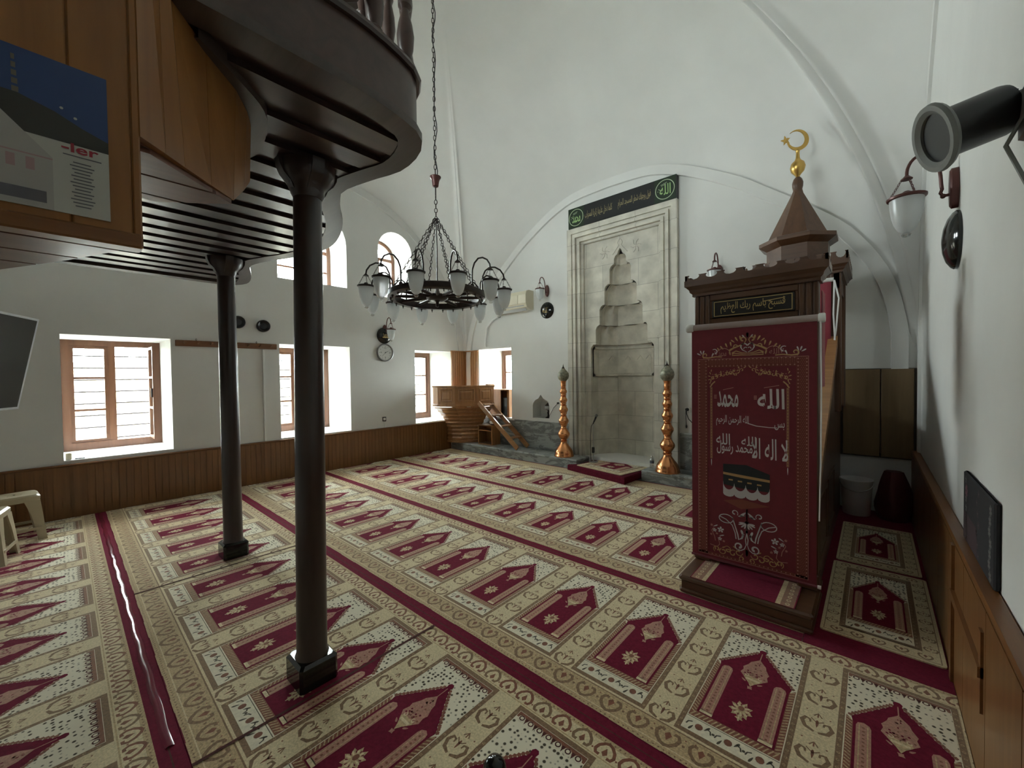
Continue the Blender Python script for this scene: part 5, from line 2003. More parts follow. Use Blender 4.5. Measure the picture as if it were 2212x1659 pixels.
# ------------------------------------------------------------------ wall lamps
def wall_lamp(label, loc, rotz, r=0.072, metal=None, reach=1.0):
    """arm points along local -Y from the wall plane y = 0; loc at the back plate"""
    metal = metal or M_BROWNMETAL
    t = thing('wall_lamp', label, 'lamp', loc, rotz, 'bell lamps on the walls')
    mb = MB()
    pts = []
    for k in range(16):
        a = pi * k / 15
        pts.append((0.55 * r * cos(a), 1.45 * r * (1 if 0 <= a <= pi else 1) * sin(a)))
    out = [(0.55 * r * cos(2 * pi * k / 24), 1.45 * r * sin(2 * pi * k / 24)) for k in range(24)]
    mb.grid([[(x, 0.0, z) for x, z in out], [(x, -0.35 * r, z) for x, z in out], [(x * .8, -0.45 * r, z * .88) for x, z in out]][::-1], 0, closed=True, sm=True, capa=True, capb=True)
    obj_from('back_plate', mb, metal, t, world=False)
    q = [(0, -0.3 * r, -0.35 * r), (0, -0.75 * r, -0.40 * r), (0, -0.95 * r, 0.1 * r), (0, -1.05 * r, 1.2 * r), (0, -1.20 * r, 2.0 * r), (0, -1.6 * r, 2.75 * r), (0, -2.2 * r, 3.0 * r), (0, -2.75 * r, 2.75 * r),
         (0, -3.05 * r, 2.2 * r), (0, -3.1 * r, 1.7 * r)]
    fine = resample([(y, z) for _, y, z in q], 26)
    mb = MB()
    mb.tube([(0, y * reach if z > 0 else y, z) for y, z in fine], 0.11 * r, 8)
    mb.sphere((0, -0.75 * r, -0.42 * r), 0.17 * r, 10, 6)
    arm = obj_from('lamp_arm', mb, metal, t, world=False)
    lamp_pieces(arm, (0, -3.1 * r * reach), r, 1.75 * r, metal)
    return t


wall_lamp('small bell lamp on the left wall, just above a black roundel and the clock', (XL, 4.03, 2.42), R(90), 0.074)
wall_lamp('small bell lamp on the white wall beside the air conditioner', (-4.47, YF, 3.10), 0, 0.074)
wall_lamp('bell lamp on the far wall, partly hidden by the pulpit gateway crest', (-1.56, YF, 2.90), 0, 0.080)
wall_lamp('large near bell lamp on the right wall, below the black spotlight', (XR - 0.002, 3.46, 2.60), R(-90), 0.080, reach=0.86)


# ------------------------------------------------------------------ black roundels with calligraphy, and round black wall discs
def roundel(label, loc, rotz, r, script):
    t = thing('roundel', label, 'wall plaque', loc, rotz, 'black lacquered roundels on the walls')
    mb = MB()
    mb.lathe_axis([(r, 0.0), (r, 0.014), (0.94 * r, 0.026), (0.75 * r, 0.045), (0.45 * r, 0.060), (0.15 * r, 0.066), (0.001, 0.067)], (0, 0, 0), (0, -1, 0), 36)
    obj_from('disc', mb, M_BLACKGLOSS, t, world=False)
    mb = MB()
    if script:
        a = lettering(script, -0.42 * r, -0.34 * r, 0.42 * r, 0.30 * r, 0, 1, 0.01)
        a.stamp(mb, (0, -0.068, 0), (1, 0, 0), (0, 0, 1), (0, -1, 0), {0: 0}, 0.0003, 0)
        # lay the lettering on the curved face
        vv = []
        for x, y, z in mb.v:
            q = min(1, math.hypot(x, z) / r)
            vv.append((x, -(0.0675 - 0.042 * q * q + 0.0012), z))
        mb.v = vv
        obj_from('lettering', mb, M_GOLDPAINT, t, world=False)
    return t


roundel('black roundel with gold script on the left wall, between a bell lamp and the clock', (XL, 4.02, 2.325), R(90), 0.148, 'محمد')
roundel('black roundel with gold script under the bell lamp by the prayer niche', (-4.48, YF, 2.745), 0, 0.150, 'الله')
roundel('large black roundel seen edge-on below the near lamp on the right wall', (XR - 0.001, 3.46, 2.30), R(-90), 0.165, None)
for lab, y, z in (('round black wall disc on the left wall, above the coat rack', 2.02, 2.335), ('round black wall disc partly hidden by the farther column', 1.70, 2.365)):
    t = thing('wall_disc', lab, 'lamp', (XL, y, z), R(90), 'round black discs above the coat rack')
    mb = MB()  # dished black disc, unlit
    mb.lathe_axis([(0.085, 0.0), (0.090, 0.02), (0.088, 0.06), (0.078, 0.075), (0.070, 0.070), (0.045, 0.045), (0.001, 0.04)], (0, 0, 0), (0, -1, 0), 24)
    obj_from('housing', mb, M_BLACK, t, world=False)

# ------------------------------------------------------------------ black spotlight on the right wall
sp = thing('spotlight', 'large black cylindrical spotlight on a bracket high on the right wall', 'spotlight', (XR, 2.15, 2.42))
a0, a1 = Vector((0.322, 2.075, 2.398)), Vector((0.150, 2.02, 2.345))
dirv = (a1 - a0)
L = dirv.length
mb = MB()
mb.lathe_axis([(0.06, 0.0), (0.074, 0.006), (0.078, 0.02), (0.080, L - 0.02), (0.083, L - 0.012)], a0, dirv, 32)
obj_from('housing', mb, M_BLACK, sp)
mb = MB()
mb.lathe_axis([(0.080, L - 0.016), (0.108, L - 0.016), (0.114, L - 0.006), (0.110, L + 0.006), (0.094, L + 0.006), (0.080, L - 0.004), (0.075, L - 0.06)], a0, dirv, 36)
obj_from('front_ring', mb, M_GREY, sp)
mb = MB()
mb.lathe_axis([(0.075, L - 0.06), (0.05, L - 0.09), (0.02, L - 0.10), (0.001, L - 0.10)], a0, dirv, 24)
obj_from('reflector', mb, M_STEEL, sp)
mb = MB()
for k in range(10):
    an = 2 * pi * k / 10
    o_ = dirv.normalized().orthogonal().normalized()
    b_ = dirv.normalized().cross(o_)
    p = a0 + (o_ * cos(an) + b_ * sin(an)) * 0.045
    mb.bar(p, p - dirv.normalized() * 0.022, 0.010, 0.016, o_)
obj_from('cooling_fins', mb, M_BLACK, sp)
mb = MB()
bk = Vector((XR - 0.003, 2.00, 2.36))
mb.tube([a0 - dirv.normalized() * 0.015, (0.340, 2.045, 2.372), bk], 0.012, 8)
mb.bbox(XR - 0.022, XR, 1.93, 2.05, 2.27, 2.42, 0.006)
mb.tube([(XR - 0.015, 1.97, 2.34), (XR - 0.05, 2.02, 2.26), (XR - 0.01, 2.0, 2.12)], 0.006, 6)
obj_from('bracket', mb, M_GREY, sp)

# ------------------------------------------------------------------ corner pulpit (preaching chair) and what stands by it
V0 = [(XL + 0.034, 5.09), (-6.60, 5.10), (-6.25, 5.26), (-5.975, 5.61), (-5.84, 5.96)]
ANCH = (-6.60, 5.90)


def vring(f, z, base=V0):
    return [(ANCH[0] + (x - ANCH[0]) * f if i else x, ANCH[1] + (y - ANCH[1]) * f, z) for i, (x, y) in enumerate(base)]


kur = thing('corner_pulpit', 'panelled oak preaching pulpit in the far left corner, flaring out from a narrow foot', 'pulpit', (-6.3, 5.6, PT))
mb = MB()
prof = [(0.56, PT), (0.56, 0.20), (0.53, 0.21)]
rows = [vring(f, z) for f, z in prof]
# ribbed, flaring lower part
nr = 9
zz, ff = [], []
for k in range(nr):
    t0, t1 = k / nr, (k + 1) / nr
    for t, bulge in ((t0 + 0.02, 0), (t0 + 0.5 / nr, 0.022), (t1 - 0.02, 0.0)):
        z = 0.22 + 0.72 * t
        f = 0.53 + 0.46 * (max(0, (t - 0.28)) / 0.72) ** 1.7
        rows.append(vring(f + bulge, z))
mb.grid(rows, 0, sm=False)
obj_from('flared_foot', mb, M_OAKX, kur)
mb = MB()
mb.grid([vring(f, z) for f, z in ((1.0, 0.94), (1.02, 0.95), (1.02, 0.985), (1.0, 0.995), (1.0, 1.325), (1.03, 1.335), (1.03, 1.365), (0.93, 1.365), (0.93, 1.00), (0.5, 1.00))], 0, sm=False)
obj_from('body', mb, M_OAK, kur)
for i in range(1, 4):
    p, q = Vector((*V0[i], 0)), Vector((*V0[i + 1], 0))
    e = (q - p).normalized()
    nn = Vector((e.y, -e.x, 0))
    Lp = (q - p).length
    mb = MB()
    def F(s, z, d): 
        w = p + e * s + nn * d
        return (w.x, w.y, z)
    m0 = 0.055
    frame_rows = []
    for (ins, d) in ((0.0, 0.001), (0.012, 0.012), (0.030, -0.006), (0.062, 0.010)):
        frame_rows.append([F(m0 + ins, 1.04 + ins, d), F(Lp - m0 - ins, 1.04 + ins, d), F(Lp - m0 - ins, 1.295 - ins, d), F(m0 + ins, 1.295 - ins, d)])
    mb.grid(frame_rows, 0, closed=True, sm=False, capb=True)
    obj_from('raised_panel', mb, M_OAK, kur)
mb = MB()
mb.box(-5.90, -5.84, 5.78, 5.965, 1.36, 1.39)
obj_from('top_rail', mb, M_OAKX, kur)

# ladder leaning on the pulpit
lad = thing('ladder', 'short open oak stair of four treads leaning on the corner pulpit', 'ladder', (-4.9, 5.78, PT))
A0, A1 = (-5.93, 1.02), (-4.90, PT)
for y in (5.60, 5.905):
    mb = MB()
    mb.bar((A0[0], y + 0.0, A0[1]), (A1[0], y, A1[1] + 0.035), 0.030, 0.085, (0, 0, 1))
    obj_from('stringer', mb, M_OAKX, lad)
for k in range(4):
    t = 0.06 + k * 0.235
    xx, z = A0[0] + (A1[0] - A0[0]) * t, A0[1] + (A1[1] - A0[1]) * t
    mb = MB()
    mb.bbox(xx - 0.04, xx + 0.10, 5.615, 5.89, z + 0.0, z + 0.022, 0.004)
    obj_from('tread', mb, M_OAKX, lad)
# glass-fronted box under the ladder
gb = thing('small_cabinet', 'small pale wooden cabinet with glass front under the short ladder', 'cabinet', (-5.87, 5.86, PT))
mb = MB()
x0, x1, y0, y1, zz1 = -6.06, -5.66, 5.70, 5.94, 0.56
for q in ((x0, x0 + 0.02, y0, y1, PT, zz1), (x1 - 0.02, x1, y0, y1, PT, zz1), (x0 + 0.02, x1 - 0.02, y0, y1, zz1 - 0.02, zz1), (x0 + 0.02, x1 - 0.02, y0, y1, PT, PT + 0.02),
          (x0 + 0.02, x1 - 0.02, y0 + 0.005, y1, 0.44, 0.455), (x0 + 0.02, x1 - 0.02, y1 - 0.012, y1, PT, zz1)):
    mb.box(*q)
obj_from('case', mb, M_OAK, gb)
mb = MB()
mb.face([(x0 + 0.02, y0 + 0.01, PT + 0.02), (x1 - 0.02, y0 + 0.01, PT + 0.02), (x1 - 0.02, y0 + 0.01, 0.44), (x0 + 0.02, y0 + 0.01, 0.44)])
obj_from('glass_front', mb, glass('cabinet_glass', (0.75, 0.8, 0.8), 0.12), gb)
# maroon kettle-like bundle glimpsed between the rungs
t = thing('pitcher', 'dark red pitcher with a white band behind the treads of the short ladder', 'pitcher', (-5.60, 5.93, 0.6))
mb = MB()
mb.lathe([(0.05, 0.560), (0.075, 0.575), (0.085, 0.63), (0.07, 0.70), (0.04, 0.74), (0.045, 0.77), (0.03, 0.775)], (-5.74, 5.84, 0.0), 18)
obj_from('body', mb, mat('pitcher_red', (0.10, 0.012, 0.018), 0.3), t)
mb = MB()
mb.lathe([(0.0765, 0.585), (0.0865, 0.60), (0.0865, 0.63), (0.080, 0.65)], (-5.74, 5.84, 0.0), 18)
obj_from('band', mb, M_WHITEPL, t)

# wooden amplifier cabinet standing on the sill of the far window
am = thing('sill_cabinet', 'small orange wooden cabinet on the window sill of the far wall', 'cabinet', (-5.75, 6.3, 0.70))
mb = MB()
x0, x1, y0, y1, z0, z1 = -6.12, -5.55, 6.10, 6.42, 0.702, 1.27
for q in ((x0, x0 + 0.02, y0, y1, z0, z1), (x1 - 0.02, x1, y0, y1, z0, z1), (x0 + 0.02, x1 - 0.02, y0, y1, z1 - 0.022, z1), (x0 + 0.02, x1 - 0.02, y0, y1, z0, z0 + 0.02), (x0 + 0.02, x1 - 0.02, y1 - 0.015, y1, z0 + 0.02, z1 - 0.022)):
    mb.box(*q)
obj_from('case', mb, M_OAK, am)
mb = MB()
for q in ((x0 + 0.30, x0 + 0.33), (x1 - 0.052, x1 - 0.022)):
    mb.box(q[0], q[1], y0 + 0.002, y0 + 0.02, z0 + 0.02, z1 - 0.022)
mb.box(x0 + 0.02, x0 + 0.30, y0 + 0.002, y0 + 0.016, z0 + 0.02, z1 - 0.022)
obj_from('door', mb, M_OAK, am)
mb = MB()
mb.bbox(x0 + 0.34, x1 - 0.06, y0 + 0.05, y1 - 0.03, z0 + 0.022, z0 + 0.40, 0.01)
obj_from('amplifier', mb, M_BLACK, am)

# ------------------------------------------------------------------ copper candlesticks
def candlestick(label, x, y):
    t = thing('candlestick', label, 'candlestick', (x, y, PT), 0, 'pair of tall copper candlesticks by the prayer niche')
    mb = MB()
    k = [(0.168, 0.0), (0.170, 0.012), (0.160, 0.028), (0.158, 0.05), (0.150, 0.085), (0.128, 0.125), (0.098, 0.165), (0.072, 0.20), (0.056, 0.225), (0.054, 0.245), (0.062, 0.252), (0.062, 0.262), (0.052, 0.27)]
    def knob(z, r, nk=0.045):
        return [(nk, z - r * 1.05), (nk + 0.012, z - r * 0.95), (nk + 0.010, z - r * 0.86), (r * 0.74, z - r * 0.62), (r * 0.96, z - r * 0.22), (r, z), (r * 0.96, z + r * 0.22), (r * 0.72, z + r * 0.62), (nk + 0.006, z + r * 0.90), (nk + 0.012, z + r * 0.98), (nk, z + r * 1.08)]
    for z, r in ((0.375, 0.102), (0.602, 0.087), (0.795, 0.077), (0.960, 0.067), (1.105, 0.063)):
        k += knob(z, r, 0.045 if r > 0.07 else 0.040)
    k += [(0.040, 1.185), (0.046, 1.20), (0.044, 1.225), (0.046, 1.26), (0.052, 1.285), (0.048, 1.290)]
    mb.lathe(k, (0, 0, 0), 28)
    obj_from('stem', mb, M_COPPER, t, world=False, sharp=50)
    mb = MB()
    mb.lathe([(0.046, 1.285), (0.060, 1.295), (0.085, 1.325), (0.098, 1.37), (0.094, 1.41), (0.074, 1.445), (0.045, 1.475), (0.026, 1.497), (0.022, 1.503)], (0, 0, 0), 28)
    obj_from('ball', mb, M_PATINA, t, world=False)
    mb = MB()
    mb.lathe([(0.024, 1.495), (0.028, 1.505), (0.016, 1.518), (0.008, 1.535), (0.001, 1.575)], (0, 0, 0), 12)
    obj_from('spike', mb, M_IRON, t, world=False)
    return t


cs = candlestick('tall copper candlestick on the marble left of the prayer niche', -3.955, 5.73)
dup(cs, 'tall copper candlestick on the marble between the prayer niche and the tall pulpit', (-2.17, 5.70, PT))

# ------------------------------------------------------------------ microphone, bottle, sockets and cables
ms = thing('microphone_stand', 'thin microphone stand with a black microphone beside the prayer niche', 'microphone', (-3.50, 5.83, 0.105))
mb = MB()
mb.lathe([(0.075, 0.107), (0.075, 0.117), (0.02, 0.127), (0.010, 0.132)], (-3.44, 5.83, 0), 20)
mb.tube([(-3.44, 5.83, 0.12), (-3.44, 5.83, 0.75)], 0.008, 8)
obj_from('stand', mb, M_STEEL, ms)
mb = MB()
mb.bbox(-3.458, -3.422, 5.80, 5.85, 0.26, 0.36, 0.008)
mb.tube([(-3.44, 5.83, 0.74), (-3.43, 5.83, 0.77), (-3.40, 5.825, 0.81)], 0.010, 8)
mb.lathe_axis([(0.013, 0), (0.016, 0.08), (0.016, 0.10)], (-3.425, 5.83, 0.775), (0.45, -0.1, 0.85), 12)
obj_from('clip', mb, M_BLACK, ms)
mb = MB()
mb.sphere((-3.37, 5.82, 0.885), 0.024, 14, 8)
obj_from('microphone_head', mb, M_GREY, ms)
mb = MB()
mb.tube([(-3.43, 5.83, 0.77), (-3.47, 5.82, 0.70), (-3.485, 5.82, 0.55), (-3.49, 5.82, 0.35), (-3.485, 5.82, 0.2), (-3.46, 5.80, 0.115)], 0.005, 6)
obj_from('cable', mb, M_BLACK, ms)

bo = thing('water_bottle', 'small clear water bottle on the marble beside the nearer copper candlestick', 'bottle', (-2.43, 5.78, PT))
mb = MB()
mb.lathe([(0.028, 0.0), (0.031, 0.006), (0.031, 0.05), (0.028, 0.06), (0.031, 0.07), (0.031, 0.12), (0.022, 0.145), (0.012, 0.155), (0.012, 0.165)], (-2.43, 5.78, PT), 18)
obj_from('body', mb, M_CLEAR, bo)
mb = MB()
mb.lathe([(0.0315, 0.072), (0.0315, 0.108)], (-2.43, 5.78, PT), 18)
obj_from('wrapper', mb, mat('bottle_wrapper', (0.10, 0.11, 0.14), 0.5), bo)
mb = MB()
mb.lathe([(0.014, 0.160), (0.014, 0.178), (0.010, 0.180)], (-2.43, 5.78, PT), 12)
obj_from('cap', mb, M_WHITEPL, bo)

so = thing('wall_socket', 'black plug in a white socket with a dangling cable right of the prayer niche', 'socket', (-1.99, YF, 1.03))
mb = MB()
mb.bbox(-2.03, -1.955, YF - 0.012, YF, 0.985, 1.065, 0.004)
obj_from('plate', mb, M_WHITEPL, so)
mb = MB()
mb.lathe_axis([(0.024, 0), (0.024, 0.03), (0.012, 0.05)], (-1.99, YF - 0.010, 1.035), (0, -1, 0), 14)
mb.tube([(-1.99, YF - 0.05, 1.035), (-1.985, YF - 0.055, 0.97), (-1.96, YF - 0.05, 0.90), (-1.90, YF - 0.05, 0.84), (-1.80, YF - 0.04, 0.80), (-1.72, YF - 0.03, 0.795)], 0.006, 6)
mb.tube([(-2.0, YF - 0.045, 1.02), (-2.0, YF - 0.045, 0.90), (-1.995, YF - 0.04, 0.80)], 0.005, 6)
mb.lathe([(0.010, 0.77), (0.013, 0.80), (0.006, 0.815)], (-1.995, YF - 0.04, 0), 10)
obj_from('plug', mb, M_BLACK, so)

so = thing('wall_socket', 'small dark-rimmed wall socket on the left wall just above the boarded dado', 'socket', (XL, 3.99, 0.775))
mb = MB()
mb.bbox(XL, XL + 0.010, 3.955, 4.03, 0.735, 0.815, 0.003)
obj_from('plate', mb, M_IRON, so)
mb = MB()
mb.bbox(XL + 0.010, XL + 0.014, 3.967, 4.018, 0.752, 0.80, 0.002)
obj_from('insert', mb, M_WHITEPL, so)
mb = MB()
mb.tube([(XL + 0.006, 3.992, 0.735), (XL + 0.006, 3.995, 0.62)], 0.005, 6)
obj_from('cable', mb, M_WHITEPL, so)
mb = MB()
mb.bbox(XL, XL + 0.016, 2.005, 2.030, 0.62, 1.99, 0.004)
tag(obj_from('cable_duct', mb, M_PLASTER), 'thin white cable duct running down the left wall from the coat rack', 'cable duct')
mb = MB()
px = -6.44
mb.tube([(-5.62, YF - 0.05, 2.78), (-5.85, YF - 0.045, 2.70), (-6.02, YF - 0.045, 2.55), (-6.06, YF - 0.045, 2.32), (-6.07, YF - 0.045, 2.20), (-6.04, YF - 0.045, 2.145), (-5.95, YF - 0.045, 2.125), (-5.5, YF - 0.045, 2.13), (-5.40, YF - 0.03, 2.13)], 0.020, 8)
tag(obj_from('pipe', mb, M_WHITEPL), 'white air conditioner pipe bending down to the top of the far window', 'pipe')

# lamp standing in the wall alcove
al = thing('alcove_lamp', 'small dark metal lamp standing in the arched wall alcove', 'lamp', (-4.56, YF + 0.12, 0.745))
mb = MB()
mb.lathe([(0.060, 0.0), (0.060, 0.012), (0.025, 0.03), (0.018, 0.07), (0.030, 0.10), (0.016, 0.13), (0.03, 0.15)], (-4.565, YF + 0.12, 0.746), 16)
mb.lathe([(0.075, 0.228), (0.06, 0.25), (0.02, 0.285), (0.010, 0.33), (0.001, 0.345)], (-4.565, YF + 0.12, 0.746), 16)
obj_from('stand', mb, M_IRON, al)
mb = MB()
mb.lathe([(0.03, 0.148), (0.075, 0.175), (0.082, 0.205), (0.072, 0.23)], (-4.565, YF + 0.12, 0.746), 18)
obj_from('shade', mb, mat('alcove_glass', (0.30, 0.31, 0.31), 0.25), al)
mb = MB()
mb.tube([(-4.56, YF + 0.1, 0.765), (-4.47, YF + 0.03, 0.755), (-4.45, YF - 0.012, 0.80), (-4.36, YF - 0.012, 0.95), (-4.26, YF - 0.012, 1.04)], 0.0045, 6)
mb.lathe_axis([(0.018, 0), (0.018, 0.03), (0.01, 0.04)], (-4.25, YF - 0.002, 1.045), (0, -1, 0), 12)
obj_from('cable', mb, M_BLACK, al)

# ------------------------------------------------------------------ air conditioner
ac = thing('air_conditioner', 'cream wall air conditioner high on the far wall behind the chandelier', 'air conditioner', (-5.3, YF, 2.98))
mb = MB()
pf = [(YF, 2.80), (YF - 0.10, 2.785), (YF - 0.20, 2.83), (YF - 0.235, 2.90), (YF - 0.235, 3.06), (YF - 0.21, 3.125), (YF - 0.14, 3.15), (YF, 3.15)]
mb.prism(pf, 'x', -5.62, -4.80)
obj_from('casing', mb, M_CREAMPL, ac)
mb = MB()
mb.bbox(-5.60, -4.99, YF - 0.243, YF - 0.233, 2.895, 3.065, 0.004)
for k in range(6):
    mb.box(-5.58, -5.01, YF - 0.246, YF - 0.243, 2.915 + k * 0.024, 2.919 + k * 0.024)
obj_from('grille', mb, M_CREAMPL, ac)
mb = MB()
mb.prism([(YF - 0.225, 2.865), (YF - 0.13, 2.775), (YF - 0.12, 2.785), (YF - 0.215, 2.875)], 'x', -5.58, -4.86)
obj_from('louvre', mb, mat('louvre_grey', (0.40, 0.41, 0.40), 0.3), ac)

# ------------------------------------------------------------------ clock and coat rack on the left wall
ck = thing('wall_clock', 'round white-faced wall clock with a grey rim on the left wall', 'clock', (XL, 4.03, 2.01))
mb = MB()
mb.lathe_axis([(0.165, 0.0), (0.168, 0.012), (0.165, 0.032), (0.155, 0.036), (0.140, 0.024), (0.138, 0.020)], (XL, 4.03, 2.01), (1, 0, 0), 36)
obj_from('rim', mb, mat('clock_rim', (0.27, 0.27, 0.265), 0.35, metal=0.4), ck)
mb = MB()
mb.lathe_axis([(0.142, 0.0), (0.142, 0.020), (0.001, 0.0202)], (XL, 4.03, 2.01), (1, 0, 0), 36)
face_ = obj_from('dial', mb, mat('clock_dial', (0.50, 0.50, 0.47), 0.6), ck)
a = Art()
for k in range(12):
    an = pi / 2 - k * pi / 6
    a.ribbon([(0.105 * cos(an), 0.105 * sin(an)), (0.125 * cos(an), 0.125 * sin(an))], 0.006, 0, 1)
for txt, an in (('12', 90), ('3', 0), ('6', 270), ('9', 180)):
    cx_, cy_ = 0.085 * cos(R(an)), 0.085 * sin(R(an))
    a.add(lettering(txt, cx_ - 0.011 * len(txt), cy_ - 0.014, cx_ + 0.011 * len(txt), cy_ + 0.014, 0, 1, 0.0, arabic=False))
mb = MB()
a.stamp(mb, (XL + 0.0205, 4.03, 2.01), (0, 1, 0), (0, 0, 1), (1, 0, 0), {0: 0}, 0.0004, 0.0)
obj_from('numerals', mb, M_BLACK, face_)
mb = MB()
a = Art()
a.ribbon([(-0.012, -0.006), (0.062, 0.030)], [0.009, 0.005], 0, 1)
a.ribbon([(0.012, 0.012), (-0.075, -0.075)], [0.006, 0.003], 0, 2)
a.disc(0, 0, 0.010, 0, 3)
a.stamp(mb, (XL + 0.0225, 4.03, 2.01), (0, 1, 0), (0, 0, 1), (1, 0, 0), {0: 0}, 0.0006, 0.0)
obj_from('hands', mb, M_BLACK, ck)

rk = thing('coat_rack', 'long brown wooden coat rack board on the left wall between two windows', 'coat rack', (XL, 1.6, 2.03))
mb = MB()
mb.bbox(XL, XL + 0.022, 1.00, 2.20, 1.995, 2.075, 0.005)
obj_from('board', mb, M_WAINSCAP, rk)
for k in range(8):
    y = 1.09 + k * 0.146
    mb = MB()
    mb.lathe_axis([(0.012, 0), (0.009, 0.02), (0.008, 0.05), (0.014, 0.062), (0.012, 0.072), (0.001, 0.075)], (XL + 0.020, y, 2.035), (1, 0, 0.25), 10)
    obj_from('peg', mb, M_WAINSCAP, rk)
for y in (1.22, 1.93):
    mb = MB()
    mb.tube([(XL + 0.012, y, 2.07), (XL + 0.012, y - 0.008, 2.09), (XL + 0.012, y, 2.105), (XL + 0.012, y + 0.008, 2.09), (XL + 0.012, y, 2.07)], 0.003, 6)
    obj_from('hanger', mb, M_IRON, rk)

# little box on the sill of the barred window
mb = MB()
mb.bbox(XL - 0.10, XL - 0.03, 0.012, 0.062, 0.658, 0.735, 0.006)
tag(obj_from('small_box', mb, M_CREAMPL), 'small cream box in the near corner of the open window sill', 'box')
mb = MB()
mb.bbox(XL - 0.075, XL - 0.03, 0.085, 0.165, 0.658, 0.668, 0.003)
tag(obj_from('phone', mb, M_BLACK), 'thin dark object lying flat on the open window sill beside the cream box', 'phone')

# ------------------------------------------------------------------ recessed cupboard, bucket and bundle behind the tall pulpit
cb = thing('cupboard', 'pale wooden two-door wall cupboard in the dim corner behind the tall pulpit', 'cupboard', (0.0, YF, 1.08))
cx0_, cx1_, cz0_, cz1_ = -0.298, 0.343, 0.602, 1.578
mb = MB()
for q in ((cx0_, cx0_ + 0.03, cz0_, cz1_), (cx1_ - 0.022, cx1_, cz0_, cz1_), (cx0_ + 0.03, cx1_ - 0.022, cz0_, cz0_ + 0.025), (cx0_ + 0.03, cx1_ - 0.022, cz1_ - 0.02, cz1_)):
    mb.box(q[0], q[1], YF - 0.02, YF + 0.10, q[2], q[3])
obj_from('frame', mb, mat('cupboard_edge', (0.045, 0.03, 0.02), 0.5), cb)
for x0, x1 in ((-0.262, 0.052), (0.062, 0.318)):
    mb = MB()
    mb.bbox(x0, x1, YF - 0.04, YF - 0.012, cz0_ + 0.012, cz1_ - 0.006, 0.004)
    obj_from('door', mb, M_CUPB, cb)

bk = thing('bucket', 'white plastic bucket in the dark gap behind the tall pulpit', 'bucket', (-0.10, 5.60, 0.012))
mb = MB()
mb.lathe([(0.11, 0.012), (0.115, 0.02), (0.135, 0.36), (0.145, 0.375), (0.145, 0.39), (0.135, 0.39), (0.112, 0.03)], (-0.135, 5.72, 0.0), 24)
obj_from('body', mb, M_WHITEPL, bk)
mb = MB()
pts = [(-0.135 + 0.143 * cos(pi * k / 10), 5.72 - 0.05 * sin(pi * k / 10) - 0.0, 0.37 - 0.09 * sin(pi * k / 10)) for k in range(11)]
mb.tube([(x, y - 0.10 * sin(pi * k / 10), z) for k, (x, y, z) in enumerate(pts)], 0.004, 6)
obj_from('handle', mb, M_STEEL, bk)
# dark red bag slumped against the wall
mb = MB()
rows = []
for j in range(11):
    t = j / 10
    z = 0.012 + 0.50 * t
    r = 0.16 * (1 - 0.55 * t ** 2) * (0.75 + 0.25 * min(1, 4 * t))
    rows.append([(0.160 + (r * (1 + 0.10 * sin(5 * a_ + 3 * t))) * cos(a_), 5.72 + (r * 0.9 * (1 + 0.10 * cos(4 * a_ + 2 * t))) * sin(a_), z) for a_ in [2 * pi * k / 20 for k in range(20)]])
mb.grid(rows, 0, closed=True, sm=True, capa=True, capb=True)
tag(obj_from('bag', mb, mat('bag_red', (0.085, 0.010, 0.012), 0.5, noise=0.2, nscale=8)), 'slumped dark red bag on the floor under the wall cupboard', 'bag')

# ------------------------------------------------------------------ dark flowered cloth on the right wall
fc = Art()
fc.rect(0, 0, 0.69, 0.335, 'base', 0)
random.seed(3)
for k in range(7):
    fc.flower(0.62 - 0.004 * k, 0.30 - k * 0.045, 0.020, 5, 'grey', 'base', 1)
    fc.flower(0.06 + 0.01 * (k % 3), 0.29 - k * 0.043, 0.024, 6, 'grey', 'pink', 1)
    fc.flower(0.30 + 0.02 * ((k * 2) % 3), 0.30 - k * 0.045, 0.02, 5, 'plum', 'grey', 1)
fc.flower(0.60, 0.25, 0.034, 7, 'pink', 'base', 2)
fc.rect(0.33, 0.0, 0.68, 0.14, 'plum', 1)
mb = MB()
yA, zA = 2.33, 0.712
mb.bbox(XR - 0.020, XR - 0.0005, yA, yA + 0.69, zA, zA + 0.335, 0.006, 0)
fc.clip(x0=0.012, x1=0.678, y0=0.01, y1=0.325)
fc.stamp(mb, (XR - 0.0202, yA, zA), (0, 1, 0), (0, 0, 1), (-1, 0, 0), {'base': 0, 'grey': 1, 'pink': 2, 'plum': 3}, 0.0004, 0.0)
tag(obj_from('flowered_cloth', mb, [mat('cloth_' + n, c, 0.85) for n, c in (('base', (0.016, 0.015, 0.017)), ('grey', (0.13, 0.13, 0.12)), ('pink', (0.16, 0.07, 0.09)), ('plum', (0.045, 0.025, 0.028)))]),
    'dark flower-patterned cloth panel on the right wall above the wooden dado', 'cloth')

# black knob of a post at the bottom edge of the view
kb = thing('floor_post', 'black post with a rounded knob near the viewer, cut by the bottom edge', 'post', (-0.80, 0.80, 0.012))
mb = MB()
mb.lathe([(0.085, 0.012), (0.085, 0.03), (0.03, 0.045), (0.018, 0.07), (0.016, 0.30), (0.022, 0.33), (0.017, 0.36), (0.020, 0.405)], (-0.795, 0.793, 0), 20)
obj_from('stand', mb, M_BLACK, kb)
mb = MB()
mb.lathe([(0.018, 0.40), (0.030, 0.412), (0.034, 0.432), (0.031, 0.452), (0.020, 0.466), (0.001, 0.472)], (-0.795, 0.793, 0), 20)
obj_from('knob', mb, M_BLACKGLOSS, kb)


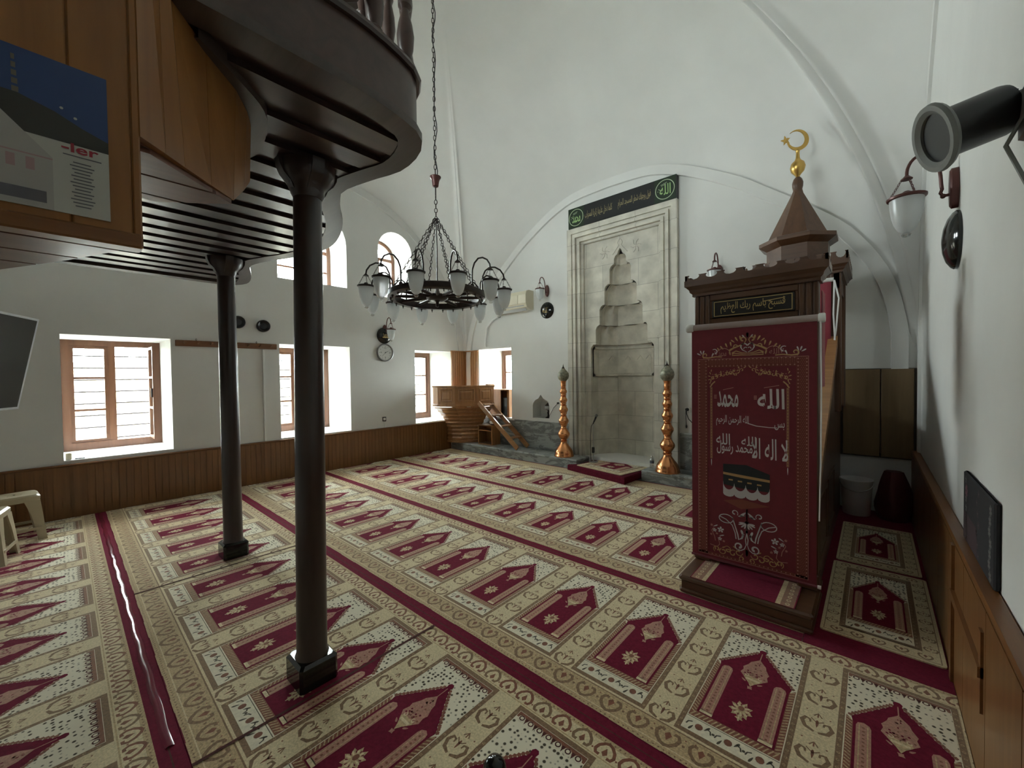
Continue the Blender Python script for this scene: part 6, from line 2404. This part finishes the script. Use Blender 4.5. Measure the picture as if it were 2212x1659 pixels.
# ------------------------------------------------------------------ plastic stools and the screen at the left edge
def stool(label, x, y, rz):
    t = thing('stool', label, 'stool', (x, y, 0.012), rz, 'beige plastic stools')
    mb = MB()
    def sq(h, z, r=0.035):
        out = []
        for cx_, cy_, a0 in ((h - r, h - r, 0), (-h + r, h - r, 90), (-h + r, -h + r, 180), (h - r, -h + r, 270)):
            for k in range(5):
                an = R(a0 + 90 * k / 4)
                out.append((cx_ + r * cos(an), cy_ + r * sin(an), z))
        return out
    mb.grid([sq(0.150, 0.375), sq(0.155, 0.40), sq(0.155, 0.425), sq(0.140, 0.44), sq(0.045, 0.436), sq(0.02, 0.42)], 0, closed=True, sm=True, capb=True)
    obj_from('seat', mb, M_BEIGEPL, t, world=False)
    for sx in (1, -1):
        for sy in (1, -1):
            mb = MB()
            def corner(h, z, w):
                p = h
                return [(sx * p, sy * (p - w), z), (sx * p, sy * p, z), (sx * (p - w), sy * p, z), (sx * (p - w), sy * (p - 0.012), z), (sx * (p - 0.012), sy * (p - 0.012), z), (sx * (p - 0.012), sy * (p - w), z)]
            rows = [corner(0.152, 0.385, 0.105), corner(0.165, 0.25, 0.075), corner(0.178, 0.10, 0.062), corner(0.186, 0.012, 0.060), corner(0.190, 0.0, 0.064)]
            if sx * sy < 0:
                rows = [r[::-1] for r in rows]
            mb.grid(rows, 0, closed=True, sm=False, capa=True, capb=True)
            obj_from('leg', mb, M_BEIGEPL, t, world=False)
    mb = MB()
    for sx in (1, -1):
        mb.box(-0.155, 0.155, sx * 0.176 - 0.006, sx * 0.176 + 0.006, 0.10, 0.125)
        mb.box(sx * 0.176 - 0.006, sx * 0.176 + 0.006, -0.155, 0.155, 0.10, 0.125)
    obj_from('brace', mb, M_BEIGEPL, t, world=False)
    return t


s1 = stool('beige plastic stool against the dark boarded dado at the left edge', -6.22, -0.33, R(6))
dup(s1, 'beige plastic stool cut by the left edge, nearer than the other stool', (-5.62, -0.50, 0.012), R(-10))

tv = thing('television', 'grey flat television seen from behind at the left edge, hung under the balcony', 'television', (-4.9, -0.3, 1.8))
# right-hand side edge of the screen, top and bottom
et, eb = Vector((-5.0, -0.130, 2.052)), Vector((-5.0, -0.252, 1.348))
wv = Vector((0.93, -0.37, 0.0)).normalized()
hv = (et - eb)
nv = wv.cross(hv).normalized()
if nv.y < 0:
    nv = -nv
def tvp(s, h, d):
    return eb + wv * s + hv * h + nv * d
def tvbox(s0, s1, h0, h1, d0, d1):
    mb = MB()
    A = [tvp(s0, h0, d0), tvp(s1, h0, d0), tvp(s1, h1, d0), tvp(s0, h1, d0)]
    B = [tvp(s0, h0, d1), tvp(s1, h0, d1), tvp(s1, h1, d1), tvp(s0, h1, d1)]
    mb.grid([A, B], 0, closed=True, sm=False, capa=True, capb=True)
    return mb
obj_from('back_cover', tvbox(0.0, 1.15, 0.0, 1.0, -0.035, 0.012), M_GREY, tv)
obj_from('bezel', tvbox(-0.004, 1.154, -0.004, 1.004, 0.012, 0.024), mat('bezel_glare', (0.45, 0.46, 0.47), 0.25), tv)  # pale colour stands in for the glare along the screen edge
obj_from('screen', tvbox(0.02, 1.13, 0.02, 0.98, 0.024, 0.026), M_BLACKGLOSS, tv)
obj_from('electronics_hump', tvbox(0.18, 0.95, 0.06, 0.90, -0.085, -0.035), M_GREY, tv)
mb = MB()
c = tvp(0.58, 0.5, -0.085)
mb.tube([c, c + Vector((0, -0.12, 0.05)), (c.x, c.y - 0.14, ZB + 0.006)], 0.02, 10)
obj_from('bracket', mb, M_BLACK, tv)

# ------------------------------------------------------------------ the prayer carpets
MP, RP, VS = 0.5341536, 1.283066, 0.306015


def hook(a, x, y, s, c, L, out=True, rot=0.0):
    """omega-shaped curl with a small arrow inside"""
    h = Art()
    pts = [(-0.20, -0.30), (-0.40, -0.30), (-0.50, -0.10), (-0.42, 0.18), (-0.20, 0.42), (0.0, 0.50), (0.20, 0.42), (0.42, 0.18), (0.50, -0.10), (0.40, -0.30), (0.20, -0.30)]
    h.ribbon([(p * s, q * s) for p, q in pts], [0.17 * s] * 11, c, L)
    h.poly([(-0.16 * s, -0.12 * s), (0, 0.22 * s), (0.16 * s, -0.12 * s), (0, -0.30 * s)], 'rust', L)
    a.add(h, x, y, rot=rot)


def curl_pair(a, x, y, s, c='brown', L=2):
    """heart-like pair of hooks with a leaf, as on the pale strips between mats"""
    for sg in (1, -1):
        pts = [(sg * 0.06, -0.42), (sg * 0.34, -0.30), (sg * 0.46, -0.02), (sg * 0.36, 0.20), (sg * 0.22, 0.16), (sg * 0.20, 0.02)]
        a.ribbon([(x + p * s, y + q * s) for p, q in pts], [0.09 * s, 0.15 * s, 0.15 * s, 0.12 * s, 0.09 * s, 0.06 * s], c, L)
    a.drop(x, y - 0.16 * s, pi / 2, 0.42 * s, 0.13 * s, 'rust', L)
    a.ribbon([(x - 0.20 * s, y + 0.28 * s), (x, y + 0.10 * s), (x + 0.20 * s, y + 0.28 * s)], 0.05 * s, c, L)
    a.ribbon([(x - 0.13 * s, y + 0.46 * s), (x, y + 0.66 * s), (x + 0.13 * s, y + 0.46 * s)], 0.055 * s, c, L)
    a.ribbon([(x, y + 0.42 * s), (x, y + 0.62 * s)], 0.045 * s, 'rust', L)


def mat_art():
    """one prayer mat, 0.40 m wide; y from the stripe below"""
    a = Art()
    rnd = random.Random(11)
    # frame
    a.rect(-0.2, 0.161, 0.2, 1.092, 'brown', 1)
    a.rect(-0.178, 0.184, 0.178, 1.068, 'cream', 2)
    for k in range(22):
        for sx in (-0.189, 0.189):
            a.ring(sx, 0.185 + k * 0.041, 0.005, 0.002, 'tan', 2, 6)
    # leaf strip
    for k in range(3):
        cx = -0.115 + k * 0.115
        a.disc(cx, 0.226, 0.016, 'rust', 3, 9, 0.018)
        for sg in (1, -1):
            a.drop(cx + sg * 0.022, 0.222, R(60 if sg > 0 else 250), 0.034, 0.013, 'olive', 3)
            a.ribbon([(cx + sg * 0.030, 0.240), (cx + sg * 0.045, 0.232), (cx + sg * 0.05, 0.215)], 0.006, 'olive', 3)
        if k < 2:
            a.disc(cx + 0.0575, 0.226, 0.007, 'olive', 3, 6)
    a.rect(-0.176, 0.263, 0.176, 0.266, 'olive', 3)
    # guard band, hatched
    a.poly([(-0.174, 0.272), (0.174, 0.272), (0.174, 0.735), (0.150, 0.705), (-0.150, 0.705), (-0.174, 0.735)], 'rust', 3)
    n = 19
    for k in range(n):
        x = -0.168 + 0.336 * (k + 0.5) / n
        a.ribbon([(x - 0.008, 0.276), (x + 0.008, 0.306)], 0.0055, 'tan', 4)
    for k in range(23):
        y = 0.300 + k * 0.0185
        for sg in (1, -1):
            a.ribbon([(sg * 0.153, y), (sg * 0.172, y + 0.013)], 0.0050, 'tan', 4)
    # maroon field with its stepped gable
    field = [(-0.150, 0.310), (0.150, 0.310), (0.150, 0.700), (0.156, 0.728)]
    roof_r = []
    for k in range(13):
        t = k / 12
        x, y = 0.156 - 0.138 * t, 0.732 + 0.185 * t
        roof_r.append((x, y + (0.006 if k % 2 else 0.0)))
    field += roof_r + [(0.014, 0.935), (0.017, 0.952), (0.008, 0.964), (-0.008, 0.964), (-0.017, 0.952), (-0.014, 0.935)] + [(-x, y) for x, y in roof_r[::-1]] + [(-0.156, 0.728), (-0.150, 0.700)]
    # rusty toothed edging of the gable
    for k in range(14):
        t = k / 13
        for sg in (1, -1):
            a.disc(sg * (0.160 - 0.138 * t), 0.742 + 0.185 * t, 0.0105, 'rust', 4, 5)
    # flecked ground above
    top = [(-0.176, 0.725), (-0.160, 0.735)] + [(-x, y + 0.004) for x, y in roof_r] + [(0, 0.97)] + [(x, y + 0.004) for x, y in roof_r[::-1]] + [(0.160, 0.735), (0.176, 0.725), (0.176, 1.03), (-0.176, 1.03)]
    a.poly(top, 'speck', 3)
    a.poly(field, 'maroon', 5)
    # row of looped curls under the frame
    a.rect(-0.176, 1.036, 0.176, 1.066, 'rust', 3)
    for k in range(7):
        x = -0.147 + k * 0.049
        a.disc(x, 1.035, 0.019, 'cream', 4, 10)
        a.ring(x, 1.040, 0.011, 0.0055, 'dark', 5, 9)
        if k < 6:
            a.poly([(x + 0.017, 1.05), (x + 0.032, 1.05), (x + 0.0245, 1.018)], 'dark', 5)
    # pillars
    for sg in (1, -1):
        x0 = 0.090 if sg > 0 else -0.140
        a.poly([(x0, 0.332), (x0 + 0.05, 0.332), (x0 + 0.05, 0.690), (x0 + 0.044, 0.708), (x0 + 0.025, 0.718), (x0 + 0.006, 0.708), (x0, 0.690)], 'rose', 6)
        a.rect(x0 + 0.009, 0.336, x0 + 0.013, 0.700, 'tan', 7)
        a.rect(x0 + 0.037, 0.336, x0 + 0.041, 0.700, 'tan', 7)
        for k in range(16):
            a.disc(x0 + 0.025, 0.345 + k * 0.0225, 0.0055, 'rust', 7, 6)
        a.rect(x0 - 0.001, 0.316, x0 + 0.051, 0.335, 'beige', 6)
    # lower flower
    def blob(cx, cy, rx, ry, n, c, L, amp=0.32):
        a.poly([(cx + rx * (1 + amp * (1 if k % 2 else -1) * (0.6 + 0.4 * rnd.random())) * cos(2 * pi * k / n + .2), cy + ry * (1 + amp * (1 if k % 2 else -1) * (0.6 + 0.4 * rnd.random())) * sin(2 * pi * k / n + .2)) for k in range(n)], c, L)
    blob(0, 0.445, 0.040, 0.050, 18, 'tan', 6, 0.26)
    for k in range(9):
        an = 2 * pi * k / 9
        a.drop(0.013 * cos(an), 0.447 + 0.016 * sin(an), an, 0.026, 0.012, 'beige', 7)
        a.drop(0.020 * cos(an + .35), 0.447 + 0.026 * sin(an + .35), an + .35, 0.014, 0.007, 'maroon', 7)
    a.disc(0, 0.455, 0.013, 'rust', 8, 8, 0.016)
    blob(0.004, 0.392, 0.014, 0.016, 10, 'tan', 6, 0.3)
    a.ribbon([(0, 0.41), (0.004, 0.372)], 0.006, 'beige', 7)
    # hanging bouquet
    a.poly([(-0.060, 0.715), (-0.052, 0.745), (-0.058, 0.765), (-0.040, 0.800), (-0.034, 0.825), (-0.014, 0.850), (0.0, 0.870), (0.014, 0.850), (0.034, 0.825), (0.040, 0.800), (0.058, 0.765), (0.052, 0.745), (0.060, 0.715),
            (0.040, 0.690), (-0.040, 0.690)], 'rose', 6)
    for k in range(26):
        rr_ = rnd.random()
        yy = 0.705 + 0.135 * rr_
        xx = (rnd.random() - 0.5) * 0.10 * (1 - 0.85 * rr_)
        a.disc(xx, yy, 0.0055, 'maroon' if k % 2 else 'rust', 7, 5)
    a.ribbon([(0, 0.700), (0.001, 0.80), (0, 0.930)], 0.0045, 'rose', 8)
    a.poly([(-0.042, 0.692), (-0.030, 0.675), (-0.014, 0.655), (0, 0.628), (0.014, 0.655), (0.030, 0.675), (0.042, 0.692), (0.030, 0.705), (-0.030, 0.705)], 'tan', 8)
    a.rect(-0.030, 0.676, 0.030, 0.690, 'beige', 9)
    for sg in (1, -1):
        a.spiral(sg * 0.030, 0.708, 0.012, 0.004, R(90), sg * 0.8, 0.003, 0.006, 'beige', 9, 10)
        a.drop(sg * 0.045, 0.672, R(90 + sg * 130), 0.026, 0.014, 'rose', 7)
    blob(0, 0.618, 0.012, 0.012, 8, 'rose', 7, 0.3)
    return a


MAT = mat_art()


def strip_art():
    """the ornament that goes once with every mat: borders and the pale strip to its right"""
    a = Art()
    for k in range(4):
        x = -0.267 + MP * (k + 0.5) / 4
        if k % 2 == 0:
            hook(a, x, 0.092, 0.096, 'brown', 2, rot=pi)
        else:
            hook(a, x, 0.092, 0.088, 'brown', 2, rot=pi)
        a.disc(x + 0.0667, 0.088, 0.007, 'brown', 2, 6)
        a.disc(x + 0.0667, 0.120, 0.004, 'rust', 2, 5)
        a.disc(x - 0.03, 0.128, 0.004, 'rust', 2, 5)
    for k in range(5):
        x = -0.267 + MP * (k + 0.5) / 5
        hook(a, x, 1.140, 0.082, 'brown' if k % 2 else 'rust', 2)
        a.disc(x + 0.0534, 1.128, 0.005, 'rust', 2, 5)
    for k in range(24):
        x = -0.267 + MP * (k + 0.5) / 24
        a.disc(x, 1.187, 0.0042, 'brown', 2, 5)
        a.disc(x, 0.021, 0.0042, 'brown', 2, 5)
    for k in range(5):
        curl_pair(a, 0.267, 0.205 + 0.185 * k, 0.115)
        a.disc(0.225, 0.285 + 0.185 * k, 0.004, 'rust', 2, 5)
        a.disc(0.31, 0.265 + 0.185 * k, 0.004, 'rust', 2, 5)
    return a


def b_mat(x):
    m = Art()
    m.add(MAT, x, 0)
    return m.p


STRIP = strip_art()
CX0, CX1 = XL + 0.034, XR - 0.062
ZC = 0.010


def carpet_row(k, x_first, label, y_lo=None, y_hi=None, x1=CX1, seams=()):
    yb = VS + k * RP
    a = Art()
    lo, hi = -0.083, 1.2
    a.rect(CX0, lo, x1, hi, 'tan', 0)
    a.rect(CX0, lo, x1, 0.006, 'maroon', 1)
    for t in range(60):
        # the pile edge of the stripe is a little uneven
        xa = CX0 + (x1 - CX0) * t / 60
        a.rect(xa, 0.004, xa + (x1 - CX0) / 60, 0.007 + 0.004 * (sin(t * 1.7) * 0.5 + 0.5), 'maroon', 1)
    a.rect(CX0, -0.046, x1, -0.040, 'dark', 2)
    a.rect(CX0, 0.036, x1, 0.041, 'beige', 1)
    a.rect(CX0, 0.046, x1, 0.140, 'tan', 1)
    a.rect(CX0, 0.150, x1, 1.176, 'beige', 1)
    a.rect(CX0, 1.098, x1, 1.104, 'tan', 2)
    a.rect(CX0, 0.143, x1, 0.149, 'brown', 2)
    x = x_first
    while x - MP > CX0 - 0.3:
        x -= MP
    while x < x1 + 0.45:
        b = Art()
        b.add(STRIP, x, 0)
        b.p += [(q, c, L + 2) for q, c, L in b_mat(x)]
        if x - 0.35 < CX0 or x + 0.35 > x1:
            b.clip(x0=CX0, x1=x1)
        a.p += b.p
        x += MP
    for sx in seams:
        a.rect(sx - 0.008, 0.006, sx + 0.008, 1.2, 'dark', 12)
    if y_lo is not None or y_hi is not None:
        a.clip(y0=None if y_lo is None else y_lo - yb, y1=None if y_hi is None else y_hi - yb)
    mb = MB()
    y0, y1 = yb + lo + 0.001, yb + hi - 0.001
    if y_lo is not None:
        y0 = y_lo
    if y_hi is not None:
        y1 = min(y1, y_hi)
    mb.box(CX0, x1, y0, y1, 0.0, ZC, K['tan'])
    a.stamp(mb, (0, yb, ZC), (1, 0, 0), (0, 1, 0), (0, 0, 1), K, 0.00022, 0.0001)
    return tag(obj_from('prayer_carpet', mb, CARPET), label, 'carpet', 'prayer carpets laid in rows')


carpet_row(3, -5.702, 'row of prayer carpet nearest the marble platforms, under the far windows', y_hi=5.298, x1=-0.98)
carpet_row(2, -5.738, 'second row of prayer carpet out from the prayer niche, ending at the pulpit step', x1=-0.30)
carpet_row(1, -5.253, 'row of prayer carpet passing just in front of the pulpit step', seams=(-5.11,))
carpet_row(0, -4.228, 'row of prayer carpet on which both dark columns stand', seams=(-3.96, -2.02))
carpet_row(-1, -6.352, 'shadowed row of prayer carpet under the balcony, nearest the viewer', y_lo=YB + 0.002)
# border strip between the last row and the marble
a = Art()
y0, y1 = VS + 4 * RP - 0.150 + 0.012, PF - 0.002
a.rect(CX0, 0, -1.02, y1 - y0, 'tan', 0)
a.rect(CX0, 0.012, -1.02, 0.036, 'beige', 1)
a.rect(CX0, y1 - y0 - 0.026, -1.02, y1 - y0, 'maroon', 1)
a.rect(CX0, y1 - y0 - 0.036, -1.02, y1 - y0 - 0.031, 'rust', 1)
for k in range(120):
    a.disc(CX0 + 0.02 + k * 0.0475, 0.055, 0.011, 'brown', 1, 6)
mb = MB()
mb.box(CX0, -1.02, y0, y1, 0.0, ZC, K['tan'])
a.stamp(mb, (0, y0, ZC), (1, 0, 0), (0, 1, 0), (0, 0, 1), K, 0.00022, 0.0001)
tag(obj_from('carpet_border', mb, CARPET), 'narrow tan carpet strip edged in maroon along the foot of the marble platforms', 'carpet')
# plain maroon carpet in the passage right of the tall pulpit
mb = MB()
mb.box(-1.02, -0.97, 5.44, 5.95, 0.0, ZC)
mb.box(-0.297, CX1, VS + 2 * RP - 0.081, 5.95, 0.0, ZC)
mb.box(-0.97, -0.297, 5.44, 5.95, 0.0, ZC)
tag(obj_from('passage_carpet', mb, CARPET[K['maroon']]), 'plain dark maroon carpet in the dim passage between the pulpit and the right wall', 'carpet')


def small_rug(name, label, x0, y0, w, l, z, cat='rug', rz=0.0):
    """single mat with borders on all sides; local origin at the near left corner"""
    a = Art()
    c = 0.018
    outline = [(c, 0), (w - c, 0), (w - c * .3, c * .3), (w, c), (w, l - c), (w - c * .3, l - c * .3), (w - c, l), (c, l), (c * .3, l - c * .3), (0, l - c), (0, c), (c * .3, c * .3)]
    a.poly(outline, 'beige', 0)
    a.frame(0.016, 0.016, w - 0.016, l - 0.016, 0.004, 'brown', 1)
    a.frame(0.085, 0.10, w - 0.085, l - 0.09, 0.012, 'brown', 1)
    n = 5
    for k in range(n):
        x = 0.03 + (w - 0.06) * (k + .5) / n
        hook(a, x, 0.055, 0.055, 'brown', 1, rot=pi)
        hook(a, x, l - 0.055, 0.055, 'brown', 1)
    m = int(l / 0.13)
    for k in range(m):
        y = 0.09 + (l - 0.18) * (k + .5) / m
        for x in (0.05, w - 0.05):
            curl_pair(a, x, y, 0.060)
    b = Art()
    sx, sy = (w - 0.19) / 0.40, (l - 0.21) / 0.931
    b.add(MAT, 0, -0.161)
    a.add(b, w / 2, 0.105, sx, sy)
    mb = MB()
    mb.prism(outline, 'z', 0.0, 0.008, K['beige'])
    a.stamp(mb, (0, 0, 0.008), (1, 0, 0), (0, 1, 0), (0, 0, 1), K, 0.00022, 0.0001)
    o = obj_from(name, mb, CARPET)
    o.location = (x0, y0, z)
    o.rotation_euler = (0, 0, rz)
    return tag(o, label, cat)


small_rug('prayer_rug', 'single prayer rug in the dim passage beside the pulpit stairs, the nearer of two', -0.235, 3.00, 0.525, 1.17, ZC)
small_rug('prayer_rug', 'single prayer rug in the dim passage beyond another, below the wall cupboard', -0.225, 4.22, 0.50, 1.10, ZC)
small_rug('prayer_rug', 'single prayer rug lying askew on the low maroon platform before the niche', -3.53, 5.46, 0.86, 0.88, 0.106, rz=R(-11))

# glossy clear strip lying along the maroon stripe near the viewer
mb = MB()
pts = [(CX0 + 0.05 + k * 0.06, VS - 0.040 + 0.003 * sin(k * 1.1), ZC + 0.003 + 0.0015 * sin(k * 2.3)) for k in range(76)]
mb.grid([[(x, y - 0.016, ZC + 0.001) for x, y, z in pts], [(x, y - 0.006, z + 0.002) for x, y, z in pts], [(x, y + 0.006, z + 0.002) for x, y, z in pts], [(x, y + 0.016, ZC + 0.001) for x, y, z in pts]], 0, sm=True)
tag(obj_from('floor_strip', mb, mat('glossy_strip', (0.16, 0.012, 0.032), 0.12)), 'shiny maroon strip lying along the carpet stripe under the balcony', 'strip')
